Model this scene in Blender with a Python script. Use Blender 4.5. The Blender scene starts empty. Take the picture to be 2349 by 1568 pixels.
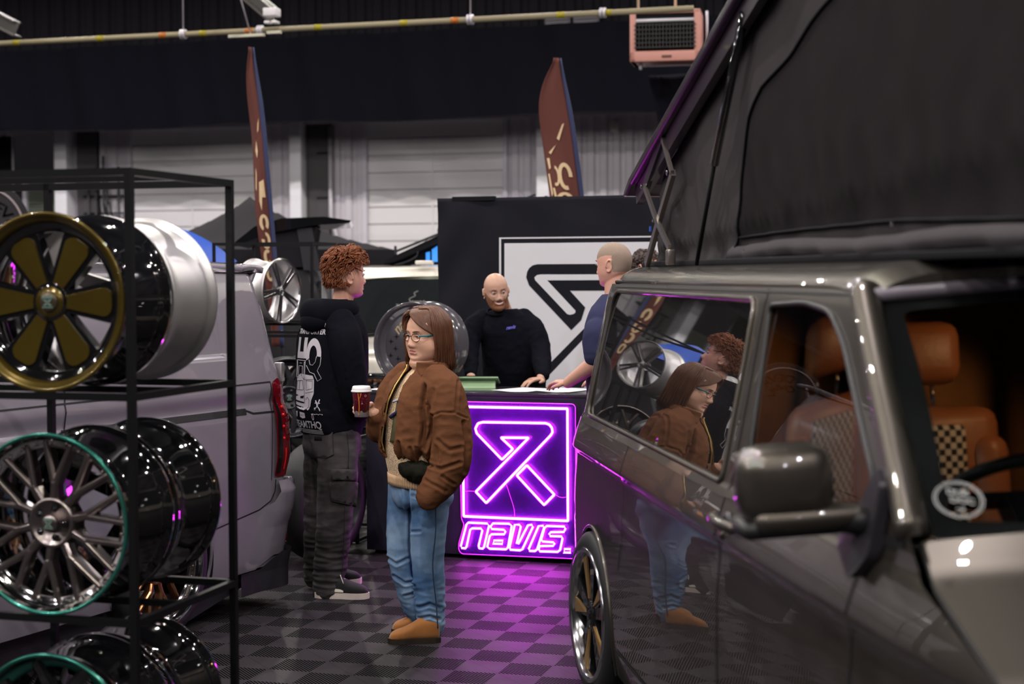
import bpy, bmesh, math, random
from mathutils import Vector, Matrix, noise
from mathutils.geometry import delaunay_2d_cdt
random.seed(7)
PI = math.pi
R = math.radians
SC = bpy.context.scene
COL = SC.collection

# ------------------------------------------------------------------ camera
PITCH, ROLL = math.atan((784 - 630) / (56 / 36 * 2349)), R(0.2)
cam_d = bpy.data.cameras.new('camera')
cam_d.lens = 56
cam_d.sensor_width = 36
cam_d.dof.use_dof = True
cam_d.dof.focus_distance = 7.6
cam_d.dof.aperture_fstop = 2.6
cam = bpy.data.objects.new('camera', cam_d)
COL.objects.link(cam)
cam.matrix_world = Matrix.Translation((0, 0, 1.7)) @ Matrix.Rotation(PI / 2 - PITCH, 4, 'X') @ Matrix.Rotation(-ROLL, 4, 'Z')
SC.camera = cam

# ------------------------------------------------------------------ exposure, world
SC.view_settings.view_transform = 'Standard'
SC.view_settings.look = 'None'
SC.view_settings.gamma = 1
SC.view_settings.use_curve_mapping = False
SC.view_settings.exposure = 0.0
try:
    SC.cycles.max_bounces = 8
    SC.cycles.glossy_bounces = 4
    SC.cycles.transmission_bounces = 6
    SC.cycles.sample_clamp_indirect = 6
    SC.cycles.use_denoising = True
except Exception:
    pass
world = bpy.data.worlds.new('hall_ambient')
SC.world = world
world.use_nodes = True
bg = world.node_tree.nodes['Background']
bg.inputs[0].default_value = (0.75, 0.68, 0.8, 1)
bg.inputs[1].default_value = 0.012

# ------------------------------------------------------------------ hall lamps (small high bays on the ceiling grid)
GRID_DEG = -16.4                                   # the hall's grid: floor tiles, racks, counter, back wall
gx = Vector((math.cos(R(GRID_DEG)), math.sin(R(GRID_DEG)), 0))
gy = Vector((-gx.y, gx.x, 0))
def lamp(p, power, size=0.15, col=(1, 0.93, 0.92), aim=None):
    l = bpy.data.lights.new('high_bay_light', 'AREA')
    l.shape = 'DISK'
    l.size = size
    l.energy = power
    l.color = col
    o = bpy.data.objects.new('high_bay_light', l)
    COL.objects.link(o)
    o.location = p
    if aim is not None:
        o.rotation_euler = (Vector(aim) - Vector(p)).to_track_quat('-Z', 'Y').to_euler()
    return o
WALL0 = Vector((0, 26, 0))
LAMPK = 0.68
for i, (dist, pw) in enumerate([(5.5, 340), (10.6, 190), (15.5, 230), (20.5, 260), (25.5, 300), (31, 300)]):
    for k in range(-3, 4):
        p = WALL0 - gy * dist + gx * (k * 4.2 + (1.1 if i % 2 else -.9)) + Vector((0, 0, 7.3))
        lamp(p, pw * LAMPK, .15, (1, .93, .95) if (i + k) % 3 else (1, .96, .82))

# ------------------------------------------------------------------ helpers
MATS = {}
def mat(name, col=(.5, .5, .5), rough=.5, metal=0., coat=0., emit=None, es=0., var=0., vs=8., bump=0., bs=60., trans=0., ior=1.45, alpha=1., sheen=0., spec=.5, crough=.03, stretch=None):
    if name in MATS: return MATS[name]
    m = bpy.data.materials.new(name)
    m.use_nodes = True
    nt = m.node_tree
    b = nt.nodes['Principled BSDF']
    I = b.inputs
    I['Base Color'].default_value = (*col, 1)
    I['Roughness'].default_value = rough
    I['Metallic'].default_value = metal
    I['IOR'].default_value = ior
    I['Specular IOR Level'].default_value = spec
    I['Alpha'].default_value = alpha
    if coat: I['Coat Weight'].default_value = coat; I['Coat Roughness'].default_value = crough
    if sheen: I['Sheen Weight'].default_value = sheen
    if trans: I['Transmission Weight'].default_value = trans
    if emit: I['Emission Color'].default_value = (*emit, 1); I['Emission Strength'].default_value = es
    tc = None
    if var or bump:
        tc = nt.nodes.new('ShaderNodeTexCoord')
        mp = nt.nodes.new('ShaderNodeMapping')
        nt.links.new(tc.outputs['Object'], mp.inputs[0])
        if stretch: mp.inputs['Scale'].default_value = stretch
    if var:
        n = nt.nodes.new('ShaderNodeTexNoise'); n.inputs['Scale'].default_value = vs; n.inputs['Detail'].default_value = 4
        r = nt.nodes.new('ShaderNodeMix'); r.data_type = 'RGBA'
        r.inputs[6].default_value = (*[c * (1 - var) for c in col], 1)
        r.inputs[7].default_value = (*[min(1, c * (1 + var)) for c in col], 1)
        nt.links.new(mp.outputs[0], n.inputs['Vector'])
        nt.links.new(n.outputs[0], r.inputs[0]); nt.links.new(r.outputs[2], I['Base Color'])
    if bump:
        n = nt.nodes.new('ShaderNodeTexNoise'); n.inputs['Scale'].default_value = bs; n.inputs['Detail'].default_value = 3
        bn = nt.nodes.new('ShaderNodeBump'); bn.inputs['Strength'].default_value = bump; bn.inputs['Distance'].default_value = .01
        nt.links.new(mp.outputs[0], n.inputs['Vector'])
        nt.links.new(n.outputs[0], bn.inputs['Height']); nt.links.new(bn.outputs[0], I['Normal'])
    MATS[name] = m
    return m

def V(*a): return Vector(a)
class MB:
    def __init__(s): s.v = []; s.f = []; s.mi = []; s.cur = 0; s.sm = []
    def add(s, vs, fs, smooth=True):
        o = len(s.v)
        s.v += [tuple(v) for v in vs]
        s.f += [tuple(i + o for i in f) for f in fs]
        s.mi += [s.cur] * len(fs); s.sm += [smooth] * len(fs)
        return s
    def box(s, c, d, rot=None, bev=0.):
        c = Vector(c); h = Vector(d) / 2
        if bev <= 0:
            vs = [Vector((x * h.x, y * h.y, z * h.z)) for x in (-1, 1) for y in (-1, 1) for z in (-1, 1)]
            fs = [(0, 1, 3, 2), (4, 6, 7, 5), (0, 4, 5, 1), (2, 3, 7, 6), (0, 2, 6, 4), (1, 5, 7, 3)]
            if rot: vs = [rot @ v for v in vs]
            return s.add([v + c for v in vs], fs, False)
        bm = bmesh.new(); bmesh.ops.create_cube(bm, size=1)
        for v in bm.verts: v.co = Vector((v.co.x * d[0], v.co.y * d[1], v.co.z * d[2]))
        bmesh.ops.bevel(bm, geom=bm.edges[:], offset=min(bev, min(d) * .49), segments=3, affect='EDGES', profile=.5)
        if rot: bmesh.ops.transform(bm, matrix=rot.to_4x4(), verts=bm.verts)
        bm.verts.index_update()
        s.add([v.co + c for v in bm.verts], [[v.index for v in f.verts] for f in bm.faces], True); bm.free(); return s
    def tube(s, pts, r, n=10, closed=False, cap=True, flat=1., up=None, twist=0):
        pts = [Vector(p) for p in pts]; N = len(pts)
        rr = r if isinstance(r, (list, tuple)) else [r] * N
        vs = []; prev = up
        for i, p in enumerate(pts):
            t = (pts[(i + 1) % N] - pts[i - 1]) if closed else (pts[min(i + 1, N - 1)] - pts[max(i - 1, 0)])
            if t.length < 1e-9: t = Vector((0, 0, 1))
            t.normalize()
            if prev is None: prev = Vector((0, 0, 1)) if abs(t.z) < .9 else Vector((1, 0, 0))
            a = prev - t * prev.dot(t)
            if a.length < 1e-5: a = t.orthogonal()
            a.normalize(); prev = a; b = t.cross(a)
            for k in range(n):
                an = 2 * PI * k / n
                vs.append(p + a * math.cos(an) * rr[i] * flat + b * math.sin(an) * rr[i])
        fs = []
        for i in range(N if closed else N - 1):
            j = (i + 1) % N
            for k in range(n):
                l = (k + 1) % n
                fs.append((i * n + k, i * n + l, j * n + l, j * n + k))
        if cap and not closed:
            fs.append(tuple(range(n))[::-1]); fs.append(tuple((N - 1) * n + k for k in range(n)))
        return s.add(vs, fs, True)
    def cyl(s, a, b, r, n=16, r2=None): return s.tube([a, b], [r, r if r2 is None else r2], n)
    def bar(s, a, b, w, h=None, up=(0, 0, 1)):
        a = Vector(a); b = Vector(b); h = h or w; t = (b - a).normalized(); u = Vector(up)
        if abs(t.dot(u)) > .98: u = Vector((1, 0, 0))
        x = t.cross(u).normalized(); y = x.cross(t)
        vs = [p + x * sx * w / 2 + y * sy * h / 2 for p in (a, b) for sx, sy in ((-1, -1), (1, -1), (1, 1), (-1, 1))]
        return s.add(vs, [(0, 1, 2, 3), (7, 6, 5, 4), (0, 4, 5, 1), (1, 5, 6, 2), (2, 6, 7, 3), (3, 7, 4, 0)], False)
    def lathe(s, prof, n=64, M=None, a0=0, a1=2 * PI, closed=True):
        # prof: (axial, radius); axis = local +Y, M places it
        M = M or Matrix()
        full = abs(a1 - a0 - 2 * PI) < 1e-6
        m = n if full else n + 1
        vs = [M @ Vector((r * math.cos(a0 + (a1 - a0) * k / n), y, r * math.sin(a0 + (a1 - a0) * k / n))) for y, r in prof for k in range(m)]
        fs = []
        for i in range(len(prof) - 1):
            for k in range(n):
                l = (k + 1) % m
                fs.append((i * m + k, i * m + l, (i + 1) * m + l, (i + 1) * m + k))
        return s.add(vs, fs, True)
    def grid(s, fn, nu, nv, cu=False, cv=False):
        U = nu if cu else nu + 1; W = nv if cv else nv + 1
        vs = [fn(i / nu, j / nv) for i in range(U) for j in range(W)]
        fs = [(i * W + j, ((i + 1) % U) * W + j, ((i + 1) % U) * W + (j + 1) % W, i * W + (j + 1) % W) for i in range(nu) for j in range(nv)]
        return s.add(vs, fs, True)
    def ell(s, c, r, n=16, M=None):
        c = Vector(c); r = (r, r, r) if not isinstance(r, (tuple, list)) else r
        vs = []; fs = []
        nr = max(4, n // 2)
        for i in range(nr + 1):
            ph = PI * i / nr
            for k in range(n):
                th = 2 * PI * k / n
                p = Vector((r[0] * math.sin(ph) * math.cos(th), r[1] * math.sin(ph) * math.sin(th), r[2] * math.cos(ph)))
                if M: p = M @ p
                vs.append(c + p)
        for i in range(nr):
            for k in range(n):
                l = (k + 1) % n
                fs.append((i * n + k, (i + 1) * n + k, (i + 1) * n + l, i * n + l))
        return s.add(vs, fs, True)
    def prism(s, poly, d, F, smooth=False):
        # poly: 2D outline; F(u, v, w) -> point; extruded from w=0 to w=d
        n = len(poly)
        t = tess(poly)
        o0 = [F(u, v, 0) for u, v in t[0]]; o1 = [F(u, v, d) for u, v in t[0]]
        s.add(o0, t[1], False); s.add(o1, [f[::-1] for f in t[1]], False)
        a = [F(u, v, 0) for u, v in poly]; b = [F(u, v, d) for u, v in poly]
        return s.add(a + b, [(i, (i + 1) % n, n + (i + 1) % n, n + i) for i in range(n)], smooth)
    def build(s, name, m, parent=None, solid=0., bevel=0., sub=0, fixn=True):
        me = bpy.data.meshes.new(name)
        me.from_pydata(s.v, [], s.f)
        ms = m if isinstance(m, (list, tuple)) else [m]
        for q in ms: me.materials.append(q)
        me.polygons.foreach_set('material_index', s.mi)
        me.polygons.foreach_set('use_smooth', s.sm)
        if fixn:
            bm = bmesh.new(); bm.from_mesh(me)
            bmesh.ops.remove_doubles(bm, verts=bm.verts, dist=1e-5)
            bmesh.ops.recalc_face_normals(bm, faces=bm.faces)
            bm.to_mesh(me); bm.free()
        o = bpy.data.objects.new(name, me); COL.objects.link(o)
        if parent: o.parent = parent
        if solid:
            q = o.modifiers.new('s', 'SOLIDIFY'); q.thickness = abs(solid); q.offset = 0 if solid > 0 else -1
        if bevel:
            q = o.modifiers.new('b', 'BEVEL'); q.width = bevel; q.segments = 2; q.limit_method = 'ANGLE'; q.angle_limit = R(40)
        if sub:
            q = o.modifiers.new('u', 'SUBSURF'); q.levels = sub; q.render_levels = sub
        return o

def tess(outline, holes=(), step=None, extra=(), rows=None):
    # constrained triangulation of an outline with holes and optional inner sample points
    pts = []; ed = []; faces = []
    for loop in [outline] + list(holes):
        o = len(pts); n = len(loop); pts += [Vector(p) for p in loop]
        ed += [(o + i, o + (i + 1) % n) for i in range(n)]
    if step and rows:
        xs = [p[0] for p in outline]; x = min(xs) + step * .37
        while x < max(xs):
            pts += [Vector((x, y)) for y in rows]; x += step
    elif step:
        xs = [p[0] for p in outline]; ys = [p[1] for p in outline]
        x = min(xs) + step / 2; r = 0
        while x < max(xs):
            y = min(ys) + step * (.5 if r % 2 else 1)
            while y < max(ys):
                pts.append(Vector((x, y))); y += step
            x += step * .87; r += 1
    pts += [Vector(p) for p in extra]
    v, e, f, _, _, _ = delaunay_2d_cdt(pts, ed, [], 0, 1e-6)
    def inside(p, poly):
        c = False; n = len(poly); j = n - 1
        for i in range(n):
            a, b = poly[i], poly[j]
            if (a[1] > p[1]) != (b[1] > p[1]) and p[0] < (b[0] - a[0]) * (p[1] - a[1]) / (b[1] - a[1]) + a[0]: c = not c
            j = i
        return c
    out = []
    for q in f:
        c = sum((v[i] for i in q), Vector((0, 0))) / len(q)
        if inside(c, outline) and not any(inside(c, h) for h in holes): out.append(tuple(q))
    used = sorted({i for q in out for i in q}); mp = {i: k for k, i in enumerate(used)}
    return [tuple(v[i]) for i in used], [tuple(mp[i] for i in q) for q in out]

def rpoly(poly, r, seg=6):
    # round the corners of a polygon; r may be a list per corner
    out = []; n = len(poly)
    for i in range(n):
        rr = r[i] if isinstance(r, (list, tuple)) else r
        p = Vector(poly[i]); a = Vector(poly[i - 1]) - p; b = Vector(poly[(i + 1) % n]) - p
        if rr <= 0: out.append(tuple(p)); continue
        k = min(rr, a.length * .49, b.length * .49)
        a = p + a.normalized() * k; b = p + b.normalized() * k
        for j in range(seg + 1):
            t = j / seg
            q = a * (1 - t) ** 2 + p * 2 * t * (1 - t) + b * t * t
            out.append((q.x, q.y))
    return out

def resample(poly, step):
    out = []
    for i in range(len(poly)):
        a = Vector(poly[i]); b = Vector(poly[(i + 1) % len(poly)])
        k = max(1, int((b - a).length / step))
        out += [tuple(a.lerp(b, j / k)) for j in range(k)]
    return out

def panel(name, m, parent, outline, fn, holes=(), step=.05, edge=.03, thick=0., nrm=True, rows=None):
    # a curved sheet: 2D outline mapped by fn(u, v) with exact smooth normals
    ol = resample(outline, edge); hs = [resample(h, edge) for h in holes]
    p, f = tess(ol, hs, step, rows=rows)
    me = bpy.data.meshes.new(name)
    me.from_pydata([tuple(fn(u, v)) for u, v in p], [], f)
    me.materials.append(m)
    me.polygons.foreach_set('use_smooth', [True] * len(f))
    if nrm and not thick:
        ns = []; h = 1e-3
        for u, v in p:
            du = Vector(fn(u + h, v)) - Vector(fn(u - h, v)); dv = Vector(fn(u, v + h)) - Vector(fn(u, v - h))
            n = du.cross(dv)
            ns.append(n.normalized() if n.length > 1e-12 else Vector((0, 0, 1)))
        f0 = me.polygons[0]
        if f0.normal.dot(ns[f0.vertices[0]]) < 0:
            ns = [-n for n in ns]
        me.normals_split_custom_set_from_vertices(ns)
    o = bpy.data.objects.new(name, me); COL.objects.link(o)
    if parent: o.parent = parent
    if thick:
        q = o.modifiers.new('s', 'SOLIDIFY'); q.thickness = abs(thick); q.offset = -1 if thick > 0 else 1
    return o

def thing(name, label, cat, loc=(0, 0, 0), rotz=0, group=None):
    o = bpy.data.objects.new(name, None); COL.objects.link(o)
    o.location = loc; o.rotation_euler = (0, 0, R(rotz)); o.empty_display_size = .1
    o['label'] = label; o['category'] = cat
    if group: o['group'] = group
    return o
def tag(o, label, cat, group=None, kind=None):
    o['label'] = label; o['category'] = cat
    if group: o['group'] = group
    if kind: o['kind'] = kind
    return o
def struct(o): o['kind'] = 'structure'; return o
def kids(o): return [c for c in COL.objects if c.parent == o]
def dup(root, loc=None, rotz=None, label=None, group=None):
    def cp(o, par):
        c = o.copy(); COL.objects.link(c); c.parent = par
        for ch in kids(o): cp(ch, c)
        return c
    r = cp(root, None)
    if loc is not None: r.location = loc
    if rotz is not None: r.rotation_euler = (0, 0, R(rotz))
    if label: r['label'] = label
    if group: r['group'] = group
    return r
def text_mesh(name, body, size, m, parent, M, ext=.001, shear=0., align='CENTER', width=None, bold=0.):
    c = bpy.data.curves.new(name, 'FONT'); c.body = body; c.size = size; c.extrude = ext; c.align_x = align; c.align_y = 'CENTER'; c.shear = shear; c.offset = bold
    t = bpy.data.objects.new(name, c); COL.objects.link(t)
    bpy.context.view_layer.update()
    me = bpy.data.meshes.new_from_object(t.evaluated_get(bpy.context.evaluated_depsgraph_get()))
    COL.objects.unlink(t); bpy.data.objects.remove(t)
    if width:
        xs = [v.co.x for v in me.vertices]; k = width / (max(xs) - min(xs))
        for v in me.vertices: v.co.x *= k
    me.transform(M) if isinstance(M, Matrix) else None
    if not isinstance(M, Matrix):
        for v in me.vertices: v.co = Vector(M(v.co.x, v.co.y, v.co.z))
    me.materials.clear(); me.materials.append(m)
    o = bpy.data.objects.new(name, me); COL.objects.link(o); o.parent = parent
    return o
def frameM(o, x, y):
    # matrix with origin o, x axis x, y axis y
    x = Vector(x).normalized(); y = Vector(y); z = x.cross(y).normalized(); y = z.cross(x)
    return Matrix(((x.x, y.x, z.x, o[0]), (x.y, y.y, z.y, o[1]), (x.z, y.z, z.z, o[2]), (0, 0, 0, 1)))
def evalmesh(o):
    bpy.context.view_layer.update()
    dg = bpy.context.evaluated_depsgraph_get()
    me = bpy.data.meshes.new_from_object(o.evaluated_get(dg))
    old = o.data; o.modifiers.clear(); o.data = me
    return o
def voxel(mb, name, m, parent, size=.006, smooth=6, disp=None, fac=.5):
    # union of overlapping closed shapes grown into one skin
    o = mb.build(name, m, None, fixn=False)
    q = o.modifiers.new('r', 'REMESH'); q.mode = 'VOXEL'; q.voxel_size = size; q.use_smooth_shade = True
    if smooth:
        q = o.modifiers.new('s', 'SMOOTH'); q.iterations = smooth; q.factor = fac
    evalmesh(o)
    if disp:
        me = o.data
        me.update()
        ns = [v.normal.copy() for v in me.vertices]
        for v, n in zip(me.vertices, ns):
            v.co = v.co + n * disp(v.co, n)
        me.update()
    me = o.data
    me.polygons.foreach_set('use_smooth', [True] * len(me.polygons))
    if not me.materials: me.materials.append(m if not isinstance(m, (list, tuple)) else m[0])
    o.parent = parent
    return o
def gauss(x, s): return math.exp(-x * x / (2 * s * s))
def sstep(a, b, x):
    t = max(0., min(1., (x - a) / (b - a))); return t * t * (3 - 2 * t)
def lerp(a, b, t): return a + (b - a) * t
def interp(x, xs, ys):
    if x <= xs[0]: return ys[0]
    for i in range(1, len(xs)):
        if x <= xs[i]:
            t = (x - xs[i - 1]) / (xs[i] - xs[i - 1]); return ys[i - 1] + (ys[i] - ys[i - 1]) * t
    return ys[-1]
def spl(x, xs, ys):
    # monotone-ish smooth interpolation (catmull-rom)
    if x <= xs[0]: return ys[0]
    if x >= xs[-1]: return ys[-1]
    n = len(xs)
    for i in range(1, n):
        if x <= xs[i]:
            x0, x1 = xs[i - 1], xs[i]; y0, y1 = ys[i - 1], ys[i]; h = x1 - x0
            m0 = (y1 - ys[i - 2]) / (x1 - xs[i - 2]) if i > 1 else (y1 - y0) / h
            m1 = (ys[i + 1] - y0) / (xs[i + 1] - x0) if i < n - 1 else (y1 - y0) / h
            t = (x - x0) / h
            return (2 * t ** 3 - 3 * t * t + 1) * y0 + (t ** 3 - 2 * t * t + t) * h * m0 + (-2 * t ** 3 + 3 * t * t) * y1 + (t ** 3 - t * t) * h * m1
def curve(pts, n=24):
    # smooth 3D polyline through points
    pts = [Vector(p) for p in pts]; ts = list(range(len(pts)))
    return [Vector([spl(i * (len(pts) - 1) / n, ts, [p[k] for p in pts]) for k in range(3)]) for i in range(n + 1)]

# ------------------------------------------------------------------ floor: interlocking tiles, plain and ribbed quarters
def floor_mat():
    m = bpy.data.materials.new('floor_tiles'); m.use_nodes = True; nt = m.node_tree; L = nt.links.new
    b = nt.nodes['Principled BSDF']
    tc = nt.nodes.new('ShaderNodeTexCoord'); sx = nt.nodes.new('ShaderNodeSeparateXYZ'); L(tc.outputs['Object'], sx.inputs[0])
    def mt(op, a, b_=None, c=None):
        n = nt.nodes.new('ShaderNodeMath'); n.operation = op
        for i, q in enumerate((a, b_, c)):
            if q is None: continue
            if isinstance(q, (int, float)): n.inputs[i].default_value = q
            else: L(q, n.inputs[i])
        return n.outputs[0]
    CELL = .1955
    u = mt('DIVIDE', sx.outputs[0], CELL); v = mt('DIVIDE', sx.outputs[1], CELL)
    odd = mt('MODULO', mt('ABSOLUTE', mt('ADD', mt('FLOOR', u), mt('FLOOR', v))), 2)   # 1 = ribbed cell
    s = mt('ADD', u, v)
    rib = mt('FRACT', mt('MULTIPLY', s, 10.5))
    slot = mt('LESS_THAN', rib, .52)
    fu = mt('FRACT', u); fv = mt('FRACT', v)
    ed = mt('MINIMUM', mt('MINIMUM', fu, mt('SUBTRACT', 1, fu)), mt('MINIMUM', fv, mt('SUBTRACT', 1, fv)))
    slot = mt('MULTIPLY', mt('MULTIPLY', slot, odd), mt('GREATER_THAN', ed, .012))
    se = mt('ABSOLUTE', mt('SUBTRACT', mt('FRACT', mt('MULTIPLY', mt('ADD', s, 1.), .5)), .5))
    se = mt('LESS_THAN', mt('ABSOLUTE', mt('SUBTRACT', se, .5)), .006)
    d = mt('SUBTRACT', u, v)
    se2 = mt('ABSOLUTE', mt('SUBTRACT', mt('FRACT', mt('MULTIPLY', mt('ADD', d, 1.), .5)), .5))
    se2 = mt('LESS_THAN', mt('ABSOLUTE', mt('SUBTRACT', se2, .5)), .004)
    seam = mt('MAXIMUM', se, se2)
    n = nt.nodes.new('ShaderNodeTexNoise'); n.inputs['Scale'].default_value = 3; n.inputs['Detail'].default_value = 6; L(tc.outputs['Object'], n.inputs['Vector'])
    mx = nt.nodes.new('ShaderNodeMix'); mx.data_type = 'RGBA'; L(n.outputs[0], mx.inputs[0])
    mx.inputs[6].default_value = (.021, .0185, .0215, 1); mx.inputs[7].default_value = (.034, .030, .034, 1)
    m2 = nt.nodes.new('ShaderNodeMix'); m2.data_type = 'RGBA'; L(slot, m2.inputs[0]); L(mx.outputs[2], m2.inputs[6]); m2.inputs[7].default_value = (.004, .004, .004, 1)
    m3 = nt.nodes.new('ShaderNodeMix'); m3.data_type = 'RGBA'; L(mt('MULTIPLY', seam, .7), m3.inputs[0]); L(m2.outputs[2], m3.inputs[6]); m3.inputs[7].default_value = (.006, .006, .006, 1)
    L(m3.outputs[2], b.inputs['Base Color'])
    L(mt('SUBTRACT', .13, mt('MULTIPLY', slot, .13)), b.inputs['Specular IOR Level'])
    L(mt('ADD', .42, mt('MULTIPLY', n.outputs[0], .22)), b.inputs['Roughness'])
    bn = nt.nodes.new('ShaderNodeBump'); bn.inputs['Strength'].default_value = .5; bn.inputs['Distance'].default_value = .004
    n2 = nt.nodes.new('ShaderNodeTexNoise'); n2.inputs['Scale'].default_value = 220; L(tc.outputs['Object'], n2.inputs['Vector'])
    L(mt('ADD', mt('MULTIPLY', mt('MAXIMUM', slot, seam), -1), mt('MULTIPLY', n2.outputs[0], .12)), bn.inputs['Height']); L(bn.outputs[0], b.inputs['Normal'])
    return m
fl = MB().add([V(-16, -14, 0), V(16, -14, 0), V(16, 24, 0), V(-16, 24, 0)], [(0, 1, 2, 3)], False).build('floor', floor_mat())
fl.location = (-1.005, 7.015, 0); fl.rotation_euler = (0, 0, R(GRID_DEG)); struct(fl)

# ------------------------------------------------------------------ back wall in its own frame (x along the wall, y into it)
wall = bpy.data.objects.new('wall_frame', None)
def wobj(o): o.location = WALL0; o.rotation_euler = (0, 0, R(GRID_DEG)); return struct(o)
m_clad = mat('cladding_lilac_white', (.58, .55, .6), .55, var=.08, vs=1.5)
m_door = mat('roller_door_white', (.74, .72, .74), .5, var=.05, vs=1.)
m_doorg = mat('shutter_green_grey', (.10, .115, .09), .6, spec=.2)
m_col = mat('painted_column', (.8, .79, .84), .5)
m_dark = mat('dark_upper_cladding', (.014, .013, .017), .7, spec=.1)
m_blk = mat('black_recess', (.008, .008, .010), .7, spec=.1)
m_trim = mat('pale_trim', (.62, .6, .66), .5)
def corr(x0, x1, z0, z1, y=0., per=.21, d=.045, m=None, mb=None):
    mb = mb or MB(); n = max(1, round((x1 - x0) / per)); p = (x1 - x0) / n
    pts = []
    for i in range(n):
        a = x0 + i * p
        pts += [(a, 0), (a + p * .3, 0), (a + p * .42, -d), (a + p * .88, -d)]
    pts.append((x1, 0))
    vs = [V(a, y + b, z) for a, b in pts for z in (z0, z1)]
    mb.add(vs, [(2 * i, 2 * i + 2, 2 * i + 3, 2 * i + 1) for i in range(len(pts) - 1)], False)
    return mb
cl = MB()
for a, b in ((-13., -9.28), (-9.0 + .72, -6.95), (-4.45, -2.55), (-.07, 9.)):
    corr(a, b, 0, 4.3, mb=cl)
corr(-13, 9, 4.3, 4.75, mb=cl)
wobj(cl.build('wall_back', m_clad, fixn=False))
up = corr(-14, 11, 4.6, 9, y=.15, per=.3)
wobj(up.build('wall_back_upper', m_dark, fixn=False))
def sdoor(name, x0, x1, rows, m, ztop=4.25, rib=.012, groove=.02):
    mb = MB(); h = ztop / rows
    for i in range(rows):
        mb.box(((x0 + x1) / 2, .02, (i + .5) * h), (x1 - x0, .06, h - groove), None, 0)
    mb.box(((x0 + x1) / 2, .05, ztop / 2), (x1 - x0, .03, ztop))
    mb.box(((x0 + x1) / 2 - (x1 - x0) * .02, -.014, ztop / 2), (.03, .012, ztop - .05))
    d = wobj(mb.build(name, m, fixn=False)); 
    fr = MB()
    for x in (x0 - .03, x1 + .03): fr.box((x, -.02, ztop / 2), (.07, .12, ztop))
    fr.build('door_frame', m_trim, d)
    return d
sdoor('door_1', -6.90, -4.5, 15, m_door)
sdoor('door_2', -2.50, -.12, 15, m_door)
sdoor('door_3', -9.0, -8.3, 60, m_doorg, 3.45, groove=.012)
wobj(MB().box((-11.2, .0, 2.1), (3.8, .1, 4.2)).build('wall_back_dark_bay', m_blk))
for k, (a, b) in enumerate(((-8.27, -8.03), (-3.785, -3.575), (.505, .715))):
    mb = MB().box(((a + b) / 2, -.16, 2.2), (b - a, .3, 4.4), None, .01)
    wobj(mb.build('column', m_col))
wobj(MB().box((-2, -.06, 4.27), (22, .12, .07)).build('trim_1', m_trim))
# dark service bays right of two columns, with conduits
for x in (-3.36, -7.75):
    wobj(MB().box((x, -.05, 2.15), (.4, .1, 4.2)).build('service_recess', mat('recess_grey', (.07, .065, .07), .7)))
def wthing(name, label, cat, x, y, z, group=None):
    return thing(name, label, cat, WALL0 + gx * x + gy * y + V(0, 0, z), GRID_DEG, group)
m_pipe = mat('galvanised_pipe', (.55, .52, .56), .4, metal=.3)
for x, lab in ((-3.12, 'pale downpipe bending right beside the middle wall column'),):
    t = wthing('downpipe', lab, 'pipe', x, 0, 0)
    MB().tube([V(0, -.12, 4.2), V(0, -.12, 2.7), V(.1, -.12, 2.35), V(.32, -.12, 1.8), V(.36, -.12, 1.2), V(.36, -.12, 0.)], .04, 10).build('pipe', m_pipe, t)
    br = MB()
    for z in (3.75, 3.0, 2.55, 2.0): br.box((-.13, -.08, z), (.26, .05, .03))
    br.build('bracket', m_blk, t)
t = wthing('conduit_rack', 'dark cluster of conduits and brackets right of the left wall column', 'pipes', -7.6, 0, 0)
mb = MB()
for k, x in enumerate((-.1, .05, .2, .27, .5)): mb.tube([V(x, -.14, 3.4 + .2 * (k % 3)), V(x, -.14, .1)], .022, 8)
mb.build('conduit', mat('conduit_dark', (.05, .048, .05), .6), t)
mb = MB()
for z in (3.45, 3.1, 2.8, 2.2): mb.box((.2, -.12, z), (.8, .04, .03))
for k in range(3): mb.tube([V(.12 + .1 * k, -.17, 3.0), V(.2 + .1 * k, -.17, 2.7), V(.35 + .1 * k, -.17, 2.6), V(.5, -.17, 2.3)], .014, 6)
mb.build('bracket', m_blk, t)
t = wthing('switch_box', 'small pale switch box high on the corrugated wall right of the feather flag', 'switch box', 1.74, -.05, 4.05)
MB().box((0, -.05, 0), (.12, .1, .16), None, .01).build('housing', mat('box_cream', (.7, .68, .62), .5), t)
MB().box((0, -.105, 0), (.08, .01, .1), None, .003).build('cover', mat('box_cream2', (.62, .6, .55), .5), t)
# black drape hung in front of the upper wall
def drape_fn(u, v):
    x = -14 + 26 * u; z = 4.13 + 1.35 * v
    sag = .03 * math.sin(x * 1.3) * (1 - v)
    return V(x, -1.5 + .05 * math.sin(x * 3.1) + .04 * math.sin(x * 7.7 + 2 * v), z + sag)
dr = MB().grid(drape_fn, 260, 10).build('hall_drape', mat('drape_black', (.0045, .0045, .0075), .85, spec=.05))
dr.location = WALL0; dr.rotation_euler = (0, 0, R(GRID_DEG)); tag(dr, 'long black drape hung along the back wall above the doors', 'drape')
struct(dr)
# side, rear walls and ceiling far away
m_far = mat('far_wall_dark', (.03, .027, .032), .8, spec=.1)
def quad(name, a, b, z0, z1, m): return struct(MB().add([V(*a, z0), V(*b, z0), V(*b, z1), V(*a, z1)], [(0, 1, 2, 3)], False).build(name, m))
A = WALL0 - gx * 16 + gy * .4; B = WALL0 + gx * 14 + gy * .4; Cc = B - gy * 42; D = A - gy * 42
quad('wall_left', A.xy, D.xy, 0, 9, m_far); quad('wall_right', B.xy, Cc.xy, 0, 9, m_far); quad('wall_front', Cc.xy, D.xy, 0, 9, m_far)
struct(MB().add([V(*p.xy, 8.6) for p in (A, B, Cc, D)], [(0, 1, 2, 3)], False).build('ceiling', mat('ceiling_dark', (.012, .011, .013), .8, spec=.1)))
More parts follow.
